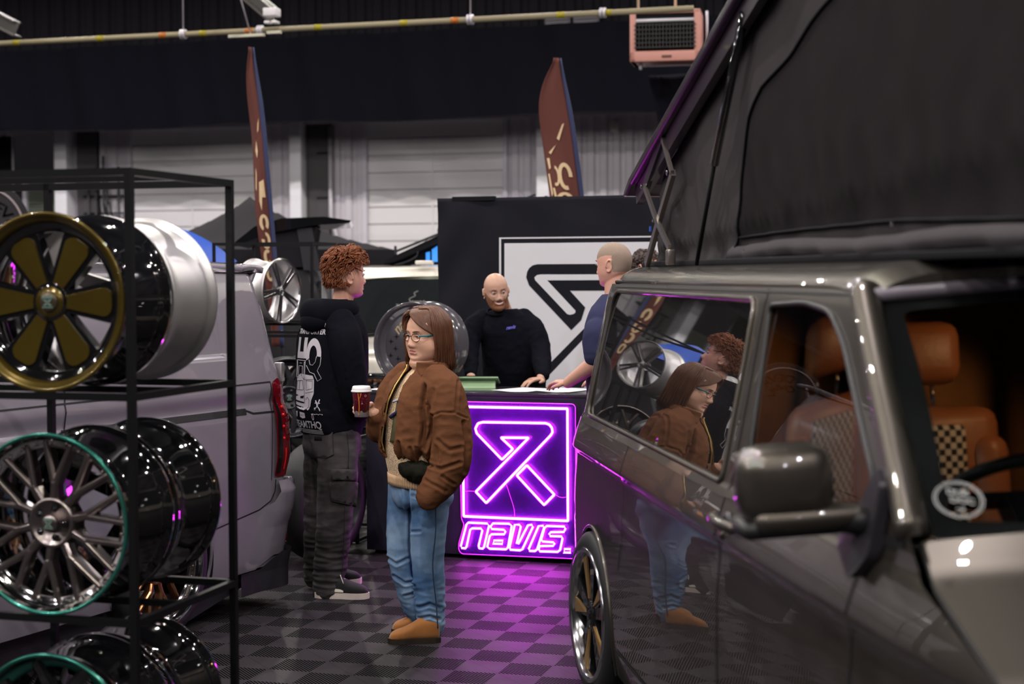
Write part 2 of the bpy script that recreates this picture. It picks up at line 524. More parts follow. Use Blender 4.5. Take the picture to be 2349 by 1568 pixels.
# steel beams under the ceiling
m_beam = mat('beam_grey_paint', (.09, .085, .08), .6, spec=.2)
for k, (a, b) in enumerate((((-9.5, 19.5, 6.6), (-5.6, 18.2, 4.58)), ((-4.6, 19.5, 6.4), (-2.68, 18.2, 4.72)))):
    mb = MB(); a = V(*a); b = V(*b)
    mb.bar(a, b, .16, .015); mb.bar(a - V(0, 0, .16), b - V(0, 0, .16), .16, .015); mb.bar(a - V(0, 0, .08), b - V(0, 0, .08), .015, .16)
    struct(mb.build('ceiling_beam', m_beam))
t = thing('heater_cowl', 'pale box fitting on the ceiling beam above the left feather flag', 'ceiling fitting', (-2.62, 17.6, 4.58), GRID_DEG)
MB().box((0, 0, 0), (.15, .15, .09), None, .01).build('housing', mat('cowl_white', (.62, .6, .6), .5), t)
MB().box((-.04, -.01, -.11), (.06, .1, .03), None, .008).build('clip', mat('cowl_white', (.62, .6, .6), .5), t)
MB().box((.045, -.01, -.11), (.06, .1, .03), None, .008).build('clip', mat('cowl_white', (.62, .6, .6), .5), t)
# overhead gas pipe
t = thing('overhead_pipe', 'long yellowish overhead pipe with orange and yellow bands', 'pipe', V(0, 17, 0), GRID_DEG)
MB().tube([V(-12, 0, 4.42), V(1.95, 0, 4.42)], .031, 14).build('pipe', mat('pipe_cream', (.27, .235, .15), .5, var=.3, vs=.5, spec=.2), t)
bd = {'orange': [-4.1, -3.03, -.62], 'yellow': [-6, -4.9, -3.6, -2.2, -1.2, .55, 1.05]}
for c, xs in bd.items():
    for x in xs: MB().tube([V(x - .045, 0, 4.42), V(x + .045, 0, 4.42)], .033, 14).build('band', mat('band_' + c, (.4, .12, .01) if c == 'orange' else (.30, .25, .01), .6), t)
for x in (-3.85, -2.9, -.45, 1.0): MB().lathe([(-.03, .03), (-.03, .055), (-.005, .055), (-.005, .03), (.01, .03), (.01, .055), (.03, .055), (.03, .03)], 16, Matrix.Translation((x, 0, 4.42)) @ Matrix.Rotation(PI / 2, 4, 'Z')).build('clamp', m_pipe, t)
for x in (-3.85, -.45): MB().tube([V(x, 0, 4.45), V(x, 0, 8.5)], .008, 6).build('hanger', m_pipe, t)
t = thing('fixing_rail', 'thin pale rail under the overhead pipe above the left flag', 'rail', V(-2.9, 17.6, 4.33), GRID_DEG)
MB().tube([V(.05, 0, .01), V(.05, -.3, .45), V(.05, -.3, 4.2)], .008, 6).build('hanger', m_pipe, t); MB().box((0, 0, 0), (.42, .05, .03)).build('rail', mat('rail_cream', (.5, .48, .36), .5), t); MB().box((.33, 0, .02), (.16, .05, .03)).build('end_piece', mat('rail_cream', (.5, .48, .36), .5), t)
# louvre vents on the upper wall
for k, (x, w) in enumerate(((1.15, .42), (1.62, .42))):
    t = wthing('vent_grille', ('left' if k == 0 else 'right') + ' one of the paired louvred vents above the drape', 'vent', x - .35, -.05, 5.75)
    MB().box((0, 0, 0), (w, .06, .26)).build('grille', mat('vent_grey', (.12, .11, .13), .6), t)
    mb = MB()
    for i in range(4): mb.box((0, -.05, -.09 + i * .06), (w - .06, .03, .02))
    mb.build('slat', mat('vent_slat', (.2, .19, .21), .6), t)
# unit heater
t = thing('unit_heater', 'copper pink box heater with black grille hung from the ceiling', 'heater', V(0, 19, 0) + gx * 1.87 + V(0, 0, 4.41), GRID_DEG + 6)
m_cu = mat('heater_copper_paint', (.62, .29, .23), .45, var=.1, vs=5)
mb = MB(); W_, H_ = .8, .58
mb.box((-W_ / 2 + .035, 0, 0), (.07, .5, H_), None, .012); mb.box((W_ / 2 - .035, 0, 0), (.07, .5, H_), None, .012)
mb.box((0, 0, H_ / 2 - .02), (W_, .5, .04), None, .01); mb.box((0, 0, -H_ / 2 + .06), (W_, .5, .12), None, .012)
mb.box((0, .2, 0), (W_ - .04, .1, H_ - .04))
mb.build('casing', m_cu, t)
MB().box((.0, -.2, H_ / 2 - .085), (W_ - .12, .04, .09)).build('slot', m_blk, t)
MB().tube([V(-W_ / 2 + .07, -.235, .175), V(W_ / 2 - .07, -.235, .175)], .02, 10).build('deflector', mat('heater_white', (.75, .73, .76), .35), t)
mb = MB()
for i in range(18):
    x = -.33 + i * .0388
    mb.box((x, -.24, .0), (.008, .06, .29))
for i in range(6): mb.box((0, -.25, -.13 + i * .05), (.7, .04, .008))
mb.build('grille', mat('grille_black', (.02, .017, .018), .35), t)
MB().box((0, -.2, 0), (.7, .02, .3)).build('grille_back', m_blk, t)
MB().box((0.02, -.255, -.235), (.11, .01, .025)).build('badge', mat('badge_brown', (.12, .05, .03), .5), t)
for x in (-.33, .1): MB().tube([V(x, 0, .28), V(x, 0, 4.0)], .014, 8).build('hanger', mat('rail_cream', (.5, .48, .36), .5), t)
MB().tube([V(-.29, -.1, -.29), V(-.29, -.1, -.36)], .018, 10).build('valve', mat('heater_white', (.75, .73, .76), .35), t)
MB().tube([V(-.22, -.1, -.32), V(.36, -.1, -.32)], .012, 8).build('rail', m_pipe, t)
MB().tube([V(.46, 0, .3), V(.46, 0, -.15)], .014, 8).build('cord', m_pipe, t)
# black cloth hung below the heater
cv = MB().grid(lambda u, v: V(-.25 + .95 * u * (1 - .12 * v) + .14 * v, .03 * math.sin(9 * u + 3 * v), -.33 - .62 * v), 14, 10).build('hanging_cloth', mat('drape_black', (), .8), None, solid=.004)
cv.location = V(0, 19.6, 0) + gx * 1.95 + V(0, 0, 4.40); cv.rotation_euler = (0, 0, R(GRID_DEG)); tag(cv, 'black cloth panel hanging below the copper heater', 'cloth')

# ------------------------------------------------------------------ feather flags
m_flag = mat('flag_brown', (.115, .040, .033), .75, var=.12, vs=3, spec=.15); m_navy = mat('flag_navy', (.022, .03, .09), .7); m_fcr = mat('flag_cream', (.62, .45, .27), .75)
def feather(name, label, x, y, top, w, yaw, marks, lean=.1, bend=.03):
    t = thing(name, label, 'flag', (x, y, 0), yaw, 'feather flags')
    bx = lambda v: .02 - lean * (top - 1.1) * v - bend * sstep(.62, 1.0, v) ** 2     # pole line bends over at the top
    def fn(u, v):
        z = 1.1 + (top - 1.1) * v
        ww = w * (.62 + .38 * sstep(0, .5, v)) * math.sqrt(max(0, 1 - sstep(.72, 1.0, v) ** 2 * .97))
        xx = bx(v) - u * ww
        return V(xx, .035 * math.sin(5 * v + 4 * u) * u + .05 * u * math.sin(11 * v), z)
    MB().grid(fn, 12, 60).build('banner', m_flag, t, solid=.003)
    MB().tube([fn(0, i / 40) + V(.016, 0, 0) for i in range(41)], [.02] * 34 + [.018, .016, .014, .012, .010, .008, .006], 8).build('pole_sleeve', m_navy, t)
    MB().tube([V(.03 + lean * 1.1, 0, 0), V(.03, 0, 1.15)], .012, 8).build('pole', m_blk, t)
    MB().lathe([(0, 0), (0, .22), (.03, .2), (.05, .03), (.2, .02), (.2, 0)], 24, Matrix.Translation((.03 + lean * 1.1, 0, 0)) @ Matrix.Rotation(PI / 2, 4, 'X')).build('base', m_blk, t)
    for mk in marks:
        pl = [fn(a, b) + V(0, -.006, 0) for a, b in mk]
        n = len(pl); c = sum(pl, V(0, 0, 0)) / n
        p2, f2 = tess([(a, b) for a, b in mk])
        o = MB().add([fn(a, b) + V(0, -.012, 0) for a, b in p2], f2, False); o.build('print', m_fcr, t)
    return t
def ring(cu, cv, ru, rv, k=.5, a0=0, a1=2 * PI, n=18):
    o = [(cu + ru * math.cos(lerp(a0, a1, i / n)), cv + rv * math.sin(lerp(a0, a1, i / n))) for i in range(n + 1)]
    i_ = [(cu + ru * k * math.cos(lerp(a0, a1, i / n)), cv + rv * (1 - (1 - k) * .6) * math.sin(lerp(a0, a1, i / n))) for i in range(n + 1)]
    return o + i_[::-1]
mk1 = [[(.15, .765), (.30, .745), (.40, .715), (.28, .725)], [(.55, .69), (.70, .655), (.58, .63), (.48, .655)], [(.75, .60), (.85, .53), (.78, .52), (.70, .58)],
       [(.20, .56), (.55, .55), (.62, .485), (.50, .455), (.40, .50), (.15, .50)], ring(.42, .415, .34, .028, .35, -1.2, 4), ring(.40, .355, .34, .028, .35, 1.5, 6.5), ring(.42, .30, .34, .026, .3, -2.5, 2.2), ring(.42, .245, .34, .026, .35, 0, 2 * PI)]
feather('feather_flag', 'narrow brown feather flag with navy edge seen edge-on, left one', -1.985, 13.5, 3.62, .105, 0, mk1, .075)
mk2 = [[(.20, .775), (.28, .77), (.52, .722), (.45, .715)], [(.50, .712), (.58, .70), (.84, .675), (.78, .668)], [(.93, .655), (.84, .655), (.84, .62), (.90, .615)], [(.95, .60), (.90, .60), (.88, .53), (.93, .52)],
       ring(.40, .59, .24, .048, .50, -1.9, 3.2), ring(.72, .592, .13, .036, .5, 1.6, 5.2), [(.86, .55), (.80, .55), (.74, .50), (.82, .49)], ring(.50, .505, .3, .03, .45, 0, 2 * PI), ring(.46, .42, .3, .04, .45, -2, 2)]
feather('feather_flag', 'broad brown feather flag with navy edge rising behind the black backdrop', .715, 13.5, 3.52, .255, 0, mk2, .125)
# round black banner at far left
t = thing('round_banner', 'black round-topped banner with pale lettering at the far left', 'banner', (-6.45, 19.6, 0), 0)
f = lambda u, v: V(u, 0, v)
MB().prism([(-.55, .6)] + [(.55 * math.cos(PI - PI * i / 24), 2.25 + .62 * math.sin(PI - PI * i / 24)) for i in range(25)] + [(.55, .6)], .03, lambda u, v, w: V(u, w, v)).build('panel', mat('banner_black', (.02, .018, .022), .7), t)
pp = [V(.47 * math.cos(PI - PI * i / 24), -.012, 2.25 + .53 * math.sin(PI - PI * i / 24)) for i in range(25)]
MB().tube(pp, .012, 6).build('stripe', mat('banner_pink', (.45, .36, .38), .7), t)
def arcM(r, cz, y, sc=1., off=0): return lambda x, yy, z: ((r + yy) * math.sin((x + off) / r), y, cz + (r + yy) * math.cos((x + off) / r))
text_mesh('lettering', 'DEVA', .2, mat('banner_pink', ()), t, arcM(.33, 2.25, -.008, off=.22), .001)
text_mesh('lettering', 'OWN', .17, mat('banner_pink', ()), t, arcM(.16, 2.25, -.008, off=.12), .001)
MB().box((0, .01, .3), (.04, .03, .6)).build('leg', m_blk, t); MB().box((0, .01, .02), (.6, .5, .03)).build('base', m_blk, t)

# ------------------------------------------------------------------ wheels: axle along local +Y, face towards -Y, origin at the centre
m_chrome = mat('chrome', (.8, .8, .82), .07, metal=1.)
m_gblack = mat('gloss_black', (.006, .006, .007), .06, coat=1., spec=.6)
m_gold = mat('olive_gold_lacquer', (.105, .072, .010), .26, metal=.6, coat=.7, var=.35, vs=5)
m_teal = mat('teal_anodised', (.03, .20, .15), .25, metal=.7, coat=.6)
m_silver = mat('machined_silver', (.62, .60, .60), .42, metal=.9, var=.06, vs=30, stretch=(1, .05, 1))
m_smoke = mat('smoked_titanium', (.3, .26, .25), .28, metal=1.)
m_bronze = mat('bronze_lacquer', (.5, .22, .1), .25, metal=.9, coat=.5)
m_dbronze = mat('dark_bronze', (.16, .085, .04), .3, metal=.8)
m_satin = mat('satin_black_alloy', (.03, .03, .034), .35, metal=.3)
m_pol = mat('polished_alloy', (.78, .77, .8), .16, metal=1.)
m_badge = mat('cap_badge_mint', (.13, .2, .17), .4)
m_rub = mat('tyre_rubber', (.012, .012, .013), .6)

def barrel(r, w, t=.006):
    o = [(0, r), (.010, r), (.016, r - .014), (.05, r - .016), (.075, r - .03), (.12, r - .034), (.16, r - .02), (w - .055, r - .018), (w - .045, r - .012), (w - .035, r - .018), (w - .016, r - .014), (w - .01, r), (w, r)]
    i = [(a, b - t) for a, b in o][::-1]
    return o + [(w, r - t)] + i + [(0, r)]
def cap(t, m, y=.03, r=.035, badge=m_badge, mark=True):
    c = MB().lathe([(y + .015, r), (y, r), (y - .004, r * .85), (y - .005, 0)], 28).build('centre_cap', m, t)
    if mark:
        s = r * .5
        F = lambda u, v, w: V(u * s * 1.2, y - .006 - w, v * s * 1.2)
        mb = MB().prism([(-1, .55), (1, .55), (1, 1), (-1, 1)], .001, F).prism([(-1, -1), (1, -1), (1, -.8), (-1, -.8)], .001, F)
        mb.prism([(-.9, .4), (-.3, .4), (.9, -.65), (.3, -.65)], .001, F).prism([(.3, .4), (.9, .4), (-.3, -.65), (-.9, -.65)], .001, F)
        mb.build('badge', badge, c)
    return c
def pol(r, a): return (r * math.sin(a), r * math.cos(a))
def spoke_prism(mb, poly, y0, y1):
    # poly in face plane; front face at y0, back at y1
    mb.prism(poly, y1 - y0, lambda u, v, w: V(u, y0 + w, v))
def rotp(poly, a):
    c, s = math.cos(a), math.sin(a)
    return [(x * c - y * s, x * s + y * c) for x, y in poly]
def lugs(t, n, rr, y, m, r=.008):
    first = None
    for k in range(n):
        x, z = pol(rr, 2 * PI * k / n + .3)
        if first is None: first = MB().lathe([(y + .01, r * 1.5), (y, r * 1.5), (y + .006, r), (y - .004, r), (y - .004, 0)], 10).build('lug_bolt', m, t); o = first
        else: o = first.copy(); COL.objects.link(o)
        o.location = (x, 0, z)
def hub(t, m, r, y0, y1, n=32):
    MB().lathe([(y1, r), (y0 + .006, r), (y0, r * .93), (y0, 0)], n).build('hub', m, t)

def w_six(name, label, r=.265, w=.28, group=None, mb_=m_gblack, mf=m_gold, mlip=m_gold, a0=0.52):
    t = thing(name, label, 'wheel rim', group=group)
    MB().lathe(barrel(r, w), 96).build('barrel', mb_, t)
    MB().lathe([(.0, r + .001), (-.003, r - .001), (-.003, r - .011), (.003, r - .013), (.004, r - .024), (.020, r - .031), (.03, r - .032), (.034, r - .026), (.01, r)], 96).build('lip', mlip, t)
    MB().lathe([(.03, r - .030), (.034, r - .056), (.05, r - .060), (.075, r - .04)], 96).build('rim_ring', mb_, t)
    for k in range(6):
        a = a0 + k * PI / 3
        body = rpoly(rotp([(-.030, .04), (-.062, r * .74), (-.060, r * .86), (.060, r * .86), (.062, r * .74), (.030, .04)], a), .01, 3)
        mb = MB(); spoke_prism(mb, body, .036, .075); s = mb.build('spoke', mb_, t, bevel=.003)
        face = rpoly(rotp([(-.014, .03), (-.044, r * .70), (-.026, r * .775), (.026, r * .775), (.044, r * .70), (.014, .03)], a), [0, .02, .02, .02, .02, 0], 5)
        mb = MB(); spoke_prism(mb, face, .031, .037); mb.build('spoke_face', mf, s, bevel=.0015)
    hub(t, mb_, .06, .03, .09); 
    MB().lathe([(.034, .048), (.028, .046), (.028, 0)], 32).build('hub_face', mf, t)
    lugs(t, 6, .052, .032, mb_, .005)
    cap(t, mat('cap_dark_bronze', (.10, .08, .05), .3, metal=.6), .024, .03)
    return t
def w_mesh(name, label, r=.27, w=.28, n=10, mf=m_smoke, mlip=m_teal, minner=m_chrome, mbar=m_gblack, group=None, cat='wheel rim', a0=.1, dish=.02, thick=1., detail=True, sweep=0):
    t = thing(name, label, cat, group=group)
    MB().lathe(barrel(r, w), 96).build('barrel', mbar, t)
    MB().lathe([(.004, r + .001), (-.004, r), (-.005, r - .006), (.0, r - .011)], 96).build('lip_edge', mlip, t)
    MB().lathe([(.0, r - .010), (.022, r - .018), (.034, r - .03), (.036, r - .045), (.05, r - .05)], 96).build('lip', minner, t)
    hub(t, mf, .076, dish + .012, .09)
    MB().lathe([(dish + .012, .076), (dish + .005, .073), (dish + .005, .064), (dish + .009, .062), (dish + .008, 0)], 40).build('hub_ring', mf, t)
    R1, R2, wd = .062, r - .028, .0125 * thick
    for k in range(n):
        a = a0 + 2 * PI * k / n; da = PI / n * .5; rm = .125
        mb = MB()
        def arm(ra, aa, rb, ab, wa, wb, ya, yb, mb=mb):
            p = Vector(pol(ra, aa)); q = Vector(pol(rb, ab)); d = (q - p).normalized(); nrm = Vector((-d.y, d.x))
            L = [p + nrm * wa, q + nrm * wb, q - nrm * wb, p - nrm * wa]; h = [ya, yb, yb, ya]
            T = [p + nrm * wa * .5, q + nrm * wb * .5, q - nrm * wb * .5, p - nrm * wa * .5]
            vs = [V(x.x, y - .0, x.y) for x, y in zip(T, h)] + [V(x.x, y + .008, x.y) for x, y in zip(L, h)] + [V(x.x, y + .04, x.y) for x, y in zip(L, h)]
            mb.add(vs, [(0, 1, 2, 3), (0, 4, 5, 1), (1, 5, 6, 2), (2, 6, 7, 3), (3, 7, 4, 0), (4, 8, 9, 5), (5, 9, 10, 6), (6, 10, 11, 7), (7, 11, 8, 4), (11, 10, 9, 8)], False)
        arm(R1, a, rm, a + sweep, wd * 1.2, wd * .95, dish + .01, dish + .002)
        arm(rm - .012, a + sweep, R2, a + da * 1.15 + sweep, wd * .9, wd * .75, dish + .003, dish + .008)
        arm(rm - .012, a + sweep, R2, a - da * 1.15 + sweep, wd * .9, wd * .75, dish + .003, dish + .008)
        mb.build('spoke', mf, t, bevel=.0015 if detail else 0)
    if detail:
        first = None
        for k in range(30):
            x, z = pol(r - .036, 2 * PI * k / 30)
            if first is None: first = MB().lathe([(.034, .0045), (.028, .0045), (.027, 0)], 8).build('rim_bolt', m_smoke, t); q = first
            else: q = first.copy(); COL.objects.link(q)
            q.location = (x, 0, z)
    lugs(t, 5, .045, dish + .004, mbar, .007)
    cap(t, mf, dish, .026)
    return t
def w_plain(name, label, r=.265, w=.28, mbar=m_gblack, group=None, nsp=5, mf=None, flip=False):
    t = thing(name, label, 'wheel rim', group=group)
    MB().lathe(barrel(r, w), 96).build('barrel', mbar, t)
    y0 = w - .06 if flip else .05
    hub(t, mf or mbar, .07, y0, y0 + .03)
    for k in range(nsp):
        mb = MB(); spoke_prism(mb, rotp([(-.03, .05), (-.022, r * .93), (.022, r * .93), (.03, .05)], 2 * PI * k / nsp), y0, y0 + .03)
        mb.build('spoke', mf or mbar, t, bevel=.004)
    return t

# ------------------------------------------------------------------ display racks
m_rack = mat('rack_black_steel', (.004, .004, .005), .45, spec=.25)
def rack(name, label, loc, W_, D_, levels, group=None, mids=(), s=.022, extra_post=()):
    # near right corner at the origin; runs W_ to local -x and D_ to local +y
    t = thing(name, label, 'display rack', loc, GRID_DEG, group)
    H = levels[-1]
    for x in (0, -W_, *extra_post):
        for y in (0, D_):
            MB().box((x, y, H / 2), (s, s, H)).build('post', m_rack, t)
    for z in levels:
        for y in (0, D_): MB().box((-W_ / 2, y, z - s / 2), (W_ - s, s, s)).build('rail', m_rack, t)
        for x in (0, -W_): MB().box((x, D_ / 2, z - s / 2), (s, D_ - s, s)).build('rail', m_rack, t)
        for y in mids: MB().box((-W_ / 2, y * D_, z - s / 2), (W_ - s, s * .9, s * .9)).build('rail', m_rack, t)
    return t
RK = V(-1.101, 4.60, 0)
rack('wheel_rack', 'black square-tube rack in the left foreground holding three rows of wheel rims', RK, 1.35, .64, [.045, .70, 1.36, 2.012], mids=(.45,), extra_post=(-.675,))
def place(t, loc, face_deg=GRID_DEG, roll=0):
    t.location = loc; t.rotation_mode = 'XYZ'; t.rotation_euler = (0, R(roll), R(face_deg)); return t
def on_rack(t, x, y, z, r, roll=0): return place(t, RK + gx * x + gy * y + V(0, 0, z + r), roll=roll)
XR = -.285
on_rack(w_six('alloy_wheel', 'olive gold six-spoke wheel rim with gold lip on the upper rack shelf', group='rims on the near rack'), XR, -.0, 1.36, .265)
on_rack(w_plain('alloy_wheel', 'bare silver wheel barrel behind the gold six-spoke rim', .265, .29, m_silver, 'rims on the near rack', flip=True), XR, .30, 1.36, .265)
on_rack(w_mesh('alloy_wheel', 'smoked mesh-spoke wheel rim with teal lip edge on the middle shelf', group='rims on the near rack'), XR, -.01, .70, .27)
on_rack(w_plain('alloy_wheel', 'gloss black rim standing behind the teal-edged mesh rim', .268, .29, m_gblack, 'rims on the near rack', flip=True), XR, .30, .70, .268)
on_rack(w_mesh('alloy_wheel', 'black wheel rim with a wide teal lip at the bottom left corner', r=.27, n=5, mf=m_gblack, mlip=m_teal, minner=m_teal, thick=2.2, detail=False, group='rims on the near rack'), XR, -.01, .045, .27)
on_rack(w_plain('alloy_wheel', 'gloss black rim behind the teal-lipped one on the bottom shelf', .268, .29, m_gblack, 'rims on the near rack', flip=True), XR, .30, .045, .268)
text_mesh('lettering', 'NAVIS WHEELS', .011, m_satin, [c for c in COL.objects if c.get('label', '').startswith('black wheel rim with a wide')][0], lambda x, y, z: ((.258 + y) * math.sin(x / .258), -.006, (.258 + y) * math.cos(x / .258)), .0003)

# second rack behind the grey van, silver rims on top
RB = V(-1.515, 12.1, 0)
rack('wheel_rack', 'thin black rack behind the grey van with silver rims on its top shelf', RB, .82, .7, [.7, 1.34, 1.955], s=.02)
def w_silver(name, label, group='rims on the far racks'):
    t = thing(name, label, 'wheel rim', group=group); r = .245; w = .26
    MB().lathe(barrel(r, w), 64).build('barrel', m_silver, t)
    MB().lathe([(.0, r), (-.004, r - .008), (.004, r - .016), (.02, r - .02)], 64).build('lip', m_pol, t)
    hub(t, m_pol, .05, .008, .06)
    for k in range(5):
        a = 2 * PI * k / 5 + .45
        mb = MB(); spoke_prism(mb, rotp([(-.022, .03), (-.034, r * .93), (-.012, r * .93), (0, r * .45), (.012, r * .93), (.034, r * .93), (.022, .03)], a), .006, .04)
        mb.build('spoke', m_pol, t, bevel=.004)
    cap(t, m_pol, .004, .022, mark=False)
    return t
place(w_silver('alloy_wheel', 'silver five-spoke rim facing right beside the rack post behind the grey van'), V(-1.72, 11.95, 1.34 + .245), 62)
place(w_silver('alloy_wheel', 'silver rim seen from its back, left of the five-spoke one on the far rack'), V(-2.35, 12.25, 1.34 + .245), 80)
# low rack with dark and bronze wheels behind the person in the hoodie
RC = V(-.985, 10.05, 0)
rack('wheel_rack', 'low black rack between grey van and counter with dark and bronze rims', RC, 1.0, .62, [.03, .68, 1.325], s=.02, extra_post=(-.36, -.62))
def deco(t, loc, deg, roll=0): return place(t, loc, deg, roll)
w = w_mesh('alloy_wheel', 'satin black chunky rim on the low rack right of the red tail light', r=.25, n=7, mf=m_satin, mlip=m_satin, minner=m_satin, mbar=m_satin, thick=1.7, detail=False, group='rims on the far racks')
deco(w, V(-1.40, 10.0, .68 + .25), 12)
w = w_mesh('alloy_wheel', 'dark bronze rim with angular spokes standing lowest, beside the grey van bumper', r=.25, n=6, mf=m_dbronze, mlip=m_dbronze, minner=m_dbronze, mbar=m_satin, thick=1.3, detail=False, group='rims on the far racks')
deco(w, V(-1.40, 9.76, .29), 8)
w = w_plain('alloy_wheel', 'chestnut bronze barrel behind the black posts above the tail light', .25, .26, m_bronze, 'rims on the far racks')
deco(w, V(-1.84, 10.75, .68 + .25), 75)
w = w_mesh('alloy_wheel', 'pewter grey rim half hidden behind the hoodie', r=.25, n=7, mf=m_smoke, mlip=m_smoke, minner=m_satin, mbar=m_satin, thick=1.3, detail=False, group='rims on the far racks')
deco(w, V(-1.28, 10.50, .68 + .25), 20)
t = thing('tyre', 'black tyre standing behind the grey cargo trousers by the counter', 'tyre', (-1.05, 9.45, .36), 60)
MB().lathe([(0, .25), (.0, .30), (.02, .34), (.06, .36), (.16, .36), (.2, .34), (.22, .30), (.22, .25), (.0, .25)], 64).build('tread', m_rub, t)
MB().lathe([(.0, .25), (.03, .235), (.19, .235), (.22, .25)], 64).build('rim', m_satin, t)

# ------------------------------------------------------------------ black backdrop banner with the stand's emblem
m_bd = mat('backdrop_black_fabric', (.0125, .0125, .018), .7, var=.3, vs=2, spec=.08); m_bw = mat('backdrop_white_print', (.62, .61, .65), .55, var=.05, vs=6)
t = thing('backdrop_banner', 'large black fabric backdrop printed with a white framed emblem behind the counter', 'backdrop', (-.535, 11.6, 0), GRID_DEG)
bdw = 2.11
def bdf(x, z, off=0.):
    e = gauss(z - 2.24, .09); d = .012 * math.sin(9 * x + 5 * z) * e + .010 * math.sin(14 * x - 11 * z) * sstep(.45, .0, x) + .004 * math.sin(5 * x + 2 * z)
    return V(x, d - off, z)
MB().grid(lambda u, v: bdf(bdw * u, .02 + (2.235) * v), 90, 80).build('fabric', m_bd, t, solid=.004)
for x in (.03, bdw - .03): MB().tube([V(x, .05, 0), V(x, .05, 2.2)], .018, 8).build('pole', m_blk, t); MB().box((x, .1, .01), (.08, .5, .02)).build('foot', m_blk, t)
MB().tube([V(.02, .05, 2.23), V(bdw - .02, .05, 2.23)], .018, 8).build('pole', m_blk, t)
MB().box((.27, .02, 2.25), (.32, .05, .03)).build('clamp', m_blk, t)
def printm(name, poly, m, off):
    panel(name, m, t, poly, lambda u, v: bdf(u, v, off), step=.08, edge=.08)
FR = 1.968; FL = .465; FRt = 2.105; FB = .42
printm('print_frame', [(FL, FB), (FRt, FB), (FRt, FR), (FL, FR)], m_bw, .003)
printm('print_frame_line', [(FL + .015, FB + .012), (FRt, FB + .012), (FRt, FR - .010), (FL + .015, FR - .010)], m_bd, .0045)
printm('print_field', [(.505, .46), (FRt, .46), (FRt, 1.927), (.505, 1.926)], m_bw, .006)
hook = [(0.667, 1.681), (0.673, 1.719), (0.689, 1.748), (0.714, 1.767), (0.748, 1.775), (1.275, 1.775), (1.72, 1.776), (1.79, 1.755), (1.82, 1.70), (1.81, 1.64), (1.779, 1.6), (.83, .64), (.70, .69), (.606, .828), (.835, 1.062), (1.057, 1.292), (1.35, 1.587), (1.275, 1.585), (0.989, 1.586), (1.101, 1.467), (1.071, 1.377), (0.998, 1.306), (0.688, 1.624)]
hook = [(0.667, 1.681), (0.673, 1.719), (0.689, 1.748), (0.714, 1.767), (0.748, 1.775), (1.275, 1.775), (1.72, 1.776), (1.79, 1.755), (1.82, 1.70), (1.81, 1.64), (1.779, 1.6), (.79, .60), (.606, .80), (.835, 1.062), (1.36, 1.587), (0.989, 1.586), (1.101, 1.467), (1.071, 1.377), (0.998, 1.306), (0.688, 1.624)]
printm('print_emblem', hook, m_bd, .0075)
printm('print_emblem_line', [(0.728, 1.681), (0.748, 1.698), (0.778, 1.702), (1.70, 1.7), (1.735, 1.68), (1.73, 1.65), (.79, .70), (.686, .81), (.82, .966), (1.061, 1.216), (1.5, 1.661), (0.822, 1.66), (1.03, 1.444), (1.028, 1.429), (1.013, 1.42), (0.988, 1.415), (0.969, 1.42), (0.733, 1.662)], m_bw, .009)
printm('print_emblem', [(1.30, 1.07), (1.72, .65), (1.6, .53), (1.18, .95)], m_bd, .0075)
printm('print_emblem_line', [(1.30, 1.0), (1.65, .65), (1.6, .60), (1.25, .95)], m_bw, .009)

# ------------------------------------------------------------------ counter with the neon sign
CO = V(-.892, 9.69, 0); CDEG = -17
m_ct = mat('counter_black_laminate', (.014, .014, .024), .42, var=.1, vs=3)
m_ctt = mat('counter_top_gloss', (.03, .028, .036), .14, spec=.6)
t = thing('counter', 'long black counter with a glossy top in the middle of the stand', 'counter', CO, CDEG)
CW = 2.05; CD = .55
MB().box((CW / 2, .012, .505), (CW, .024, .96)).build('front_panel', m_ct, t)
MB().box((.012, CD / 2, .505), (.024, CD - .05, .96)).build('side_panel', m_ct, t); MB().box((CW - .012, CD / 2, .505), (.024, CD - .05, .96)).build('side_panel', m_ct, t)
MB().box((CW / 2, CD / 2, .985), (CW + .01, CD, .028), None, .003).build('worktop', m_ctt, t)
MB().box((CW / 2 + .01, CD / 2, .012), (CW - .06, CD - .08, .024)).build('plinth', m_blk, t)
MB().box((CW / 2, CD - .06, .5), (CW - .05, .02, .9)).build('back_panel', m_ct, t)
m_neon = mat('neon_violet_tube', (.6, .1, .9), .4, emit=(.95, .05, 1.0), es=24)
m_acr = mat('acrylic_backing', (.036, .006, .115), .3, alpha=.7, spec=.6)
m_edge = mat('acrylic_edge_glow', (.6, .1, .9), .2, emit=(.7, .02, 1.0), es=1.2)
t = thing('neon_sign', 'violet neon sign with a framed emblem and lettering on the counter front', 'neon sign', CO, CDEG)
acr = [(.605, .935), (.61, .945), (1.31, .945), (1.325, .93), (1.328, .25), (1.335, .22), (1.335, .05), (1.32, .035), (.62, .03), (.60, .05), (.60, .09), (.635, .21), (.618, .24)]
MB().prism(rpoly(acr, .015), .006, lambda u, v, w: V(u, -.012 - w, v)).build('backing', m_acr, t)
MB().tube([V(u, -.020, v) for u, v in rpoly(acr, .015)], .0022, 6, closed=True).build('backing_edge', m_edge, t)
def neon(name, pts, rad=.0072, rnd=.01):
    ps = rpoly(pts, rnd, 4) if rnd else pts
    MB().tube([V(u, -.048, v) for u, v in ps], rad, 8, closed=True).build(name, m_neon, t)
neon('frame_tube', [(0.639, 0.917), (1.284, 0.919), (1.286, 0.261), (0.642, 0.262)], .0072, .006)
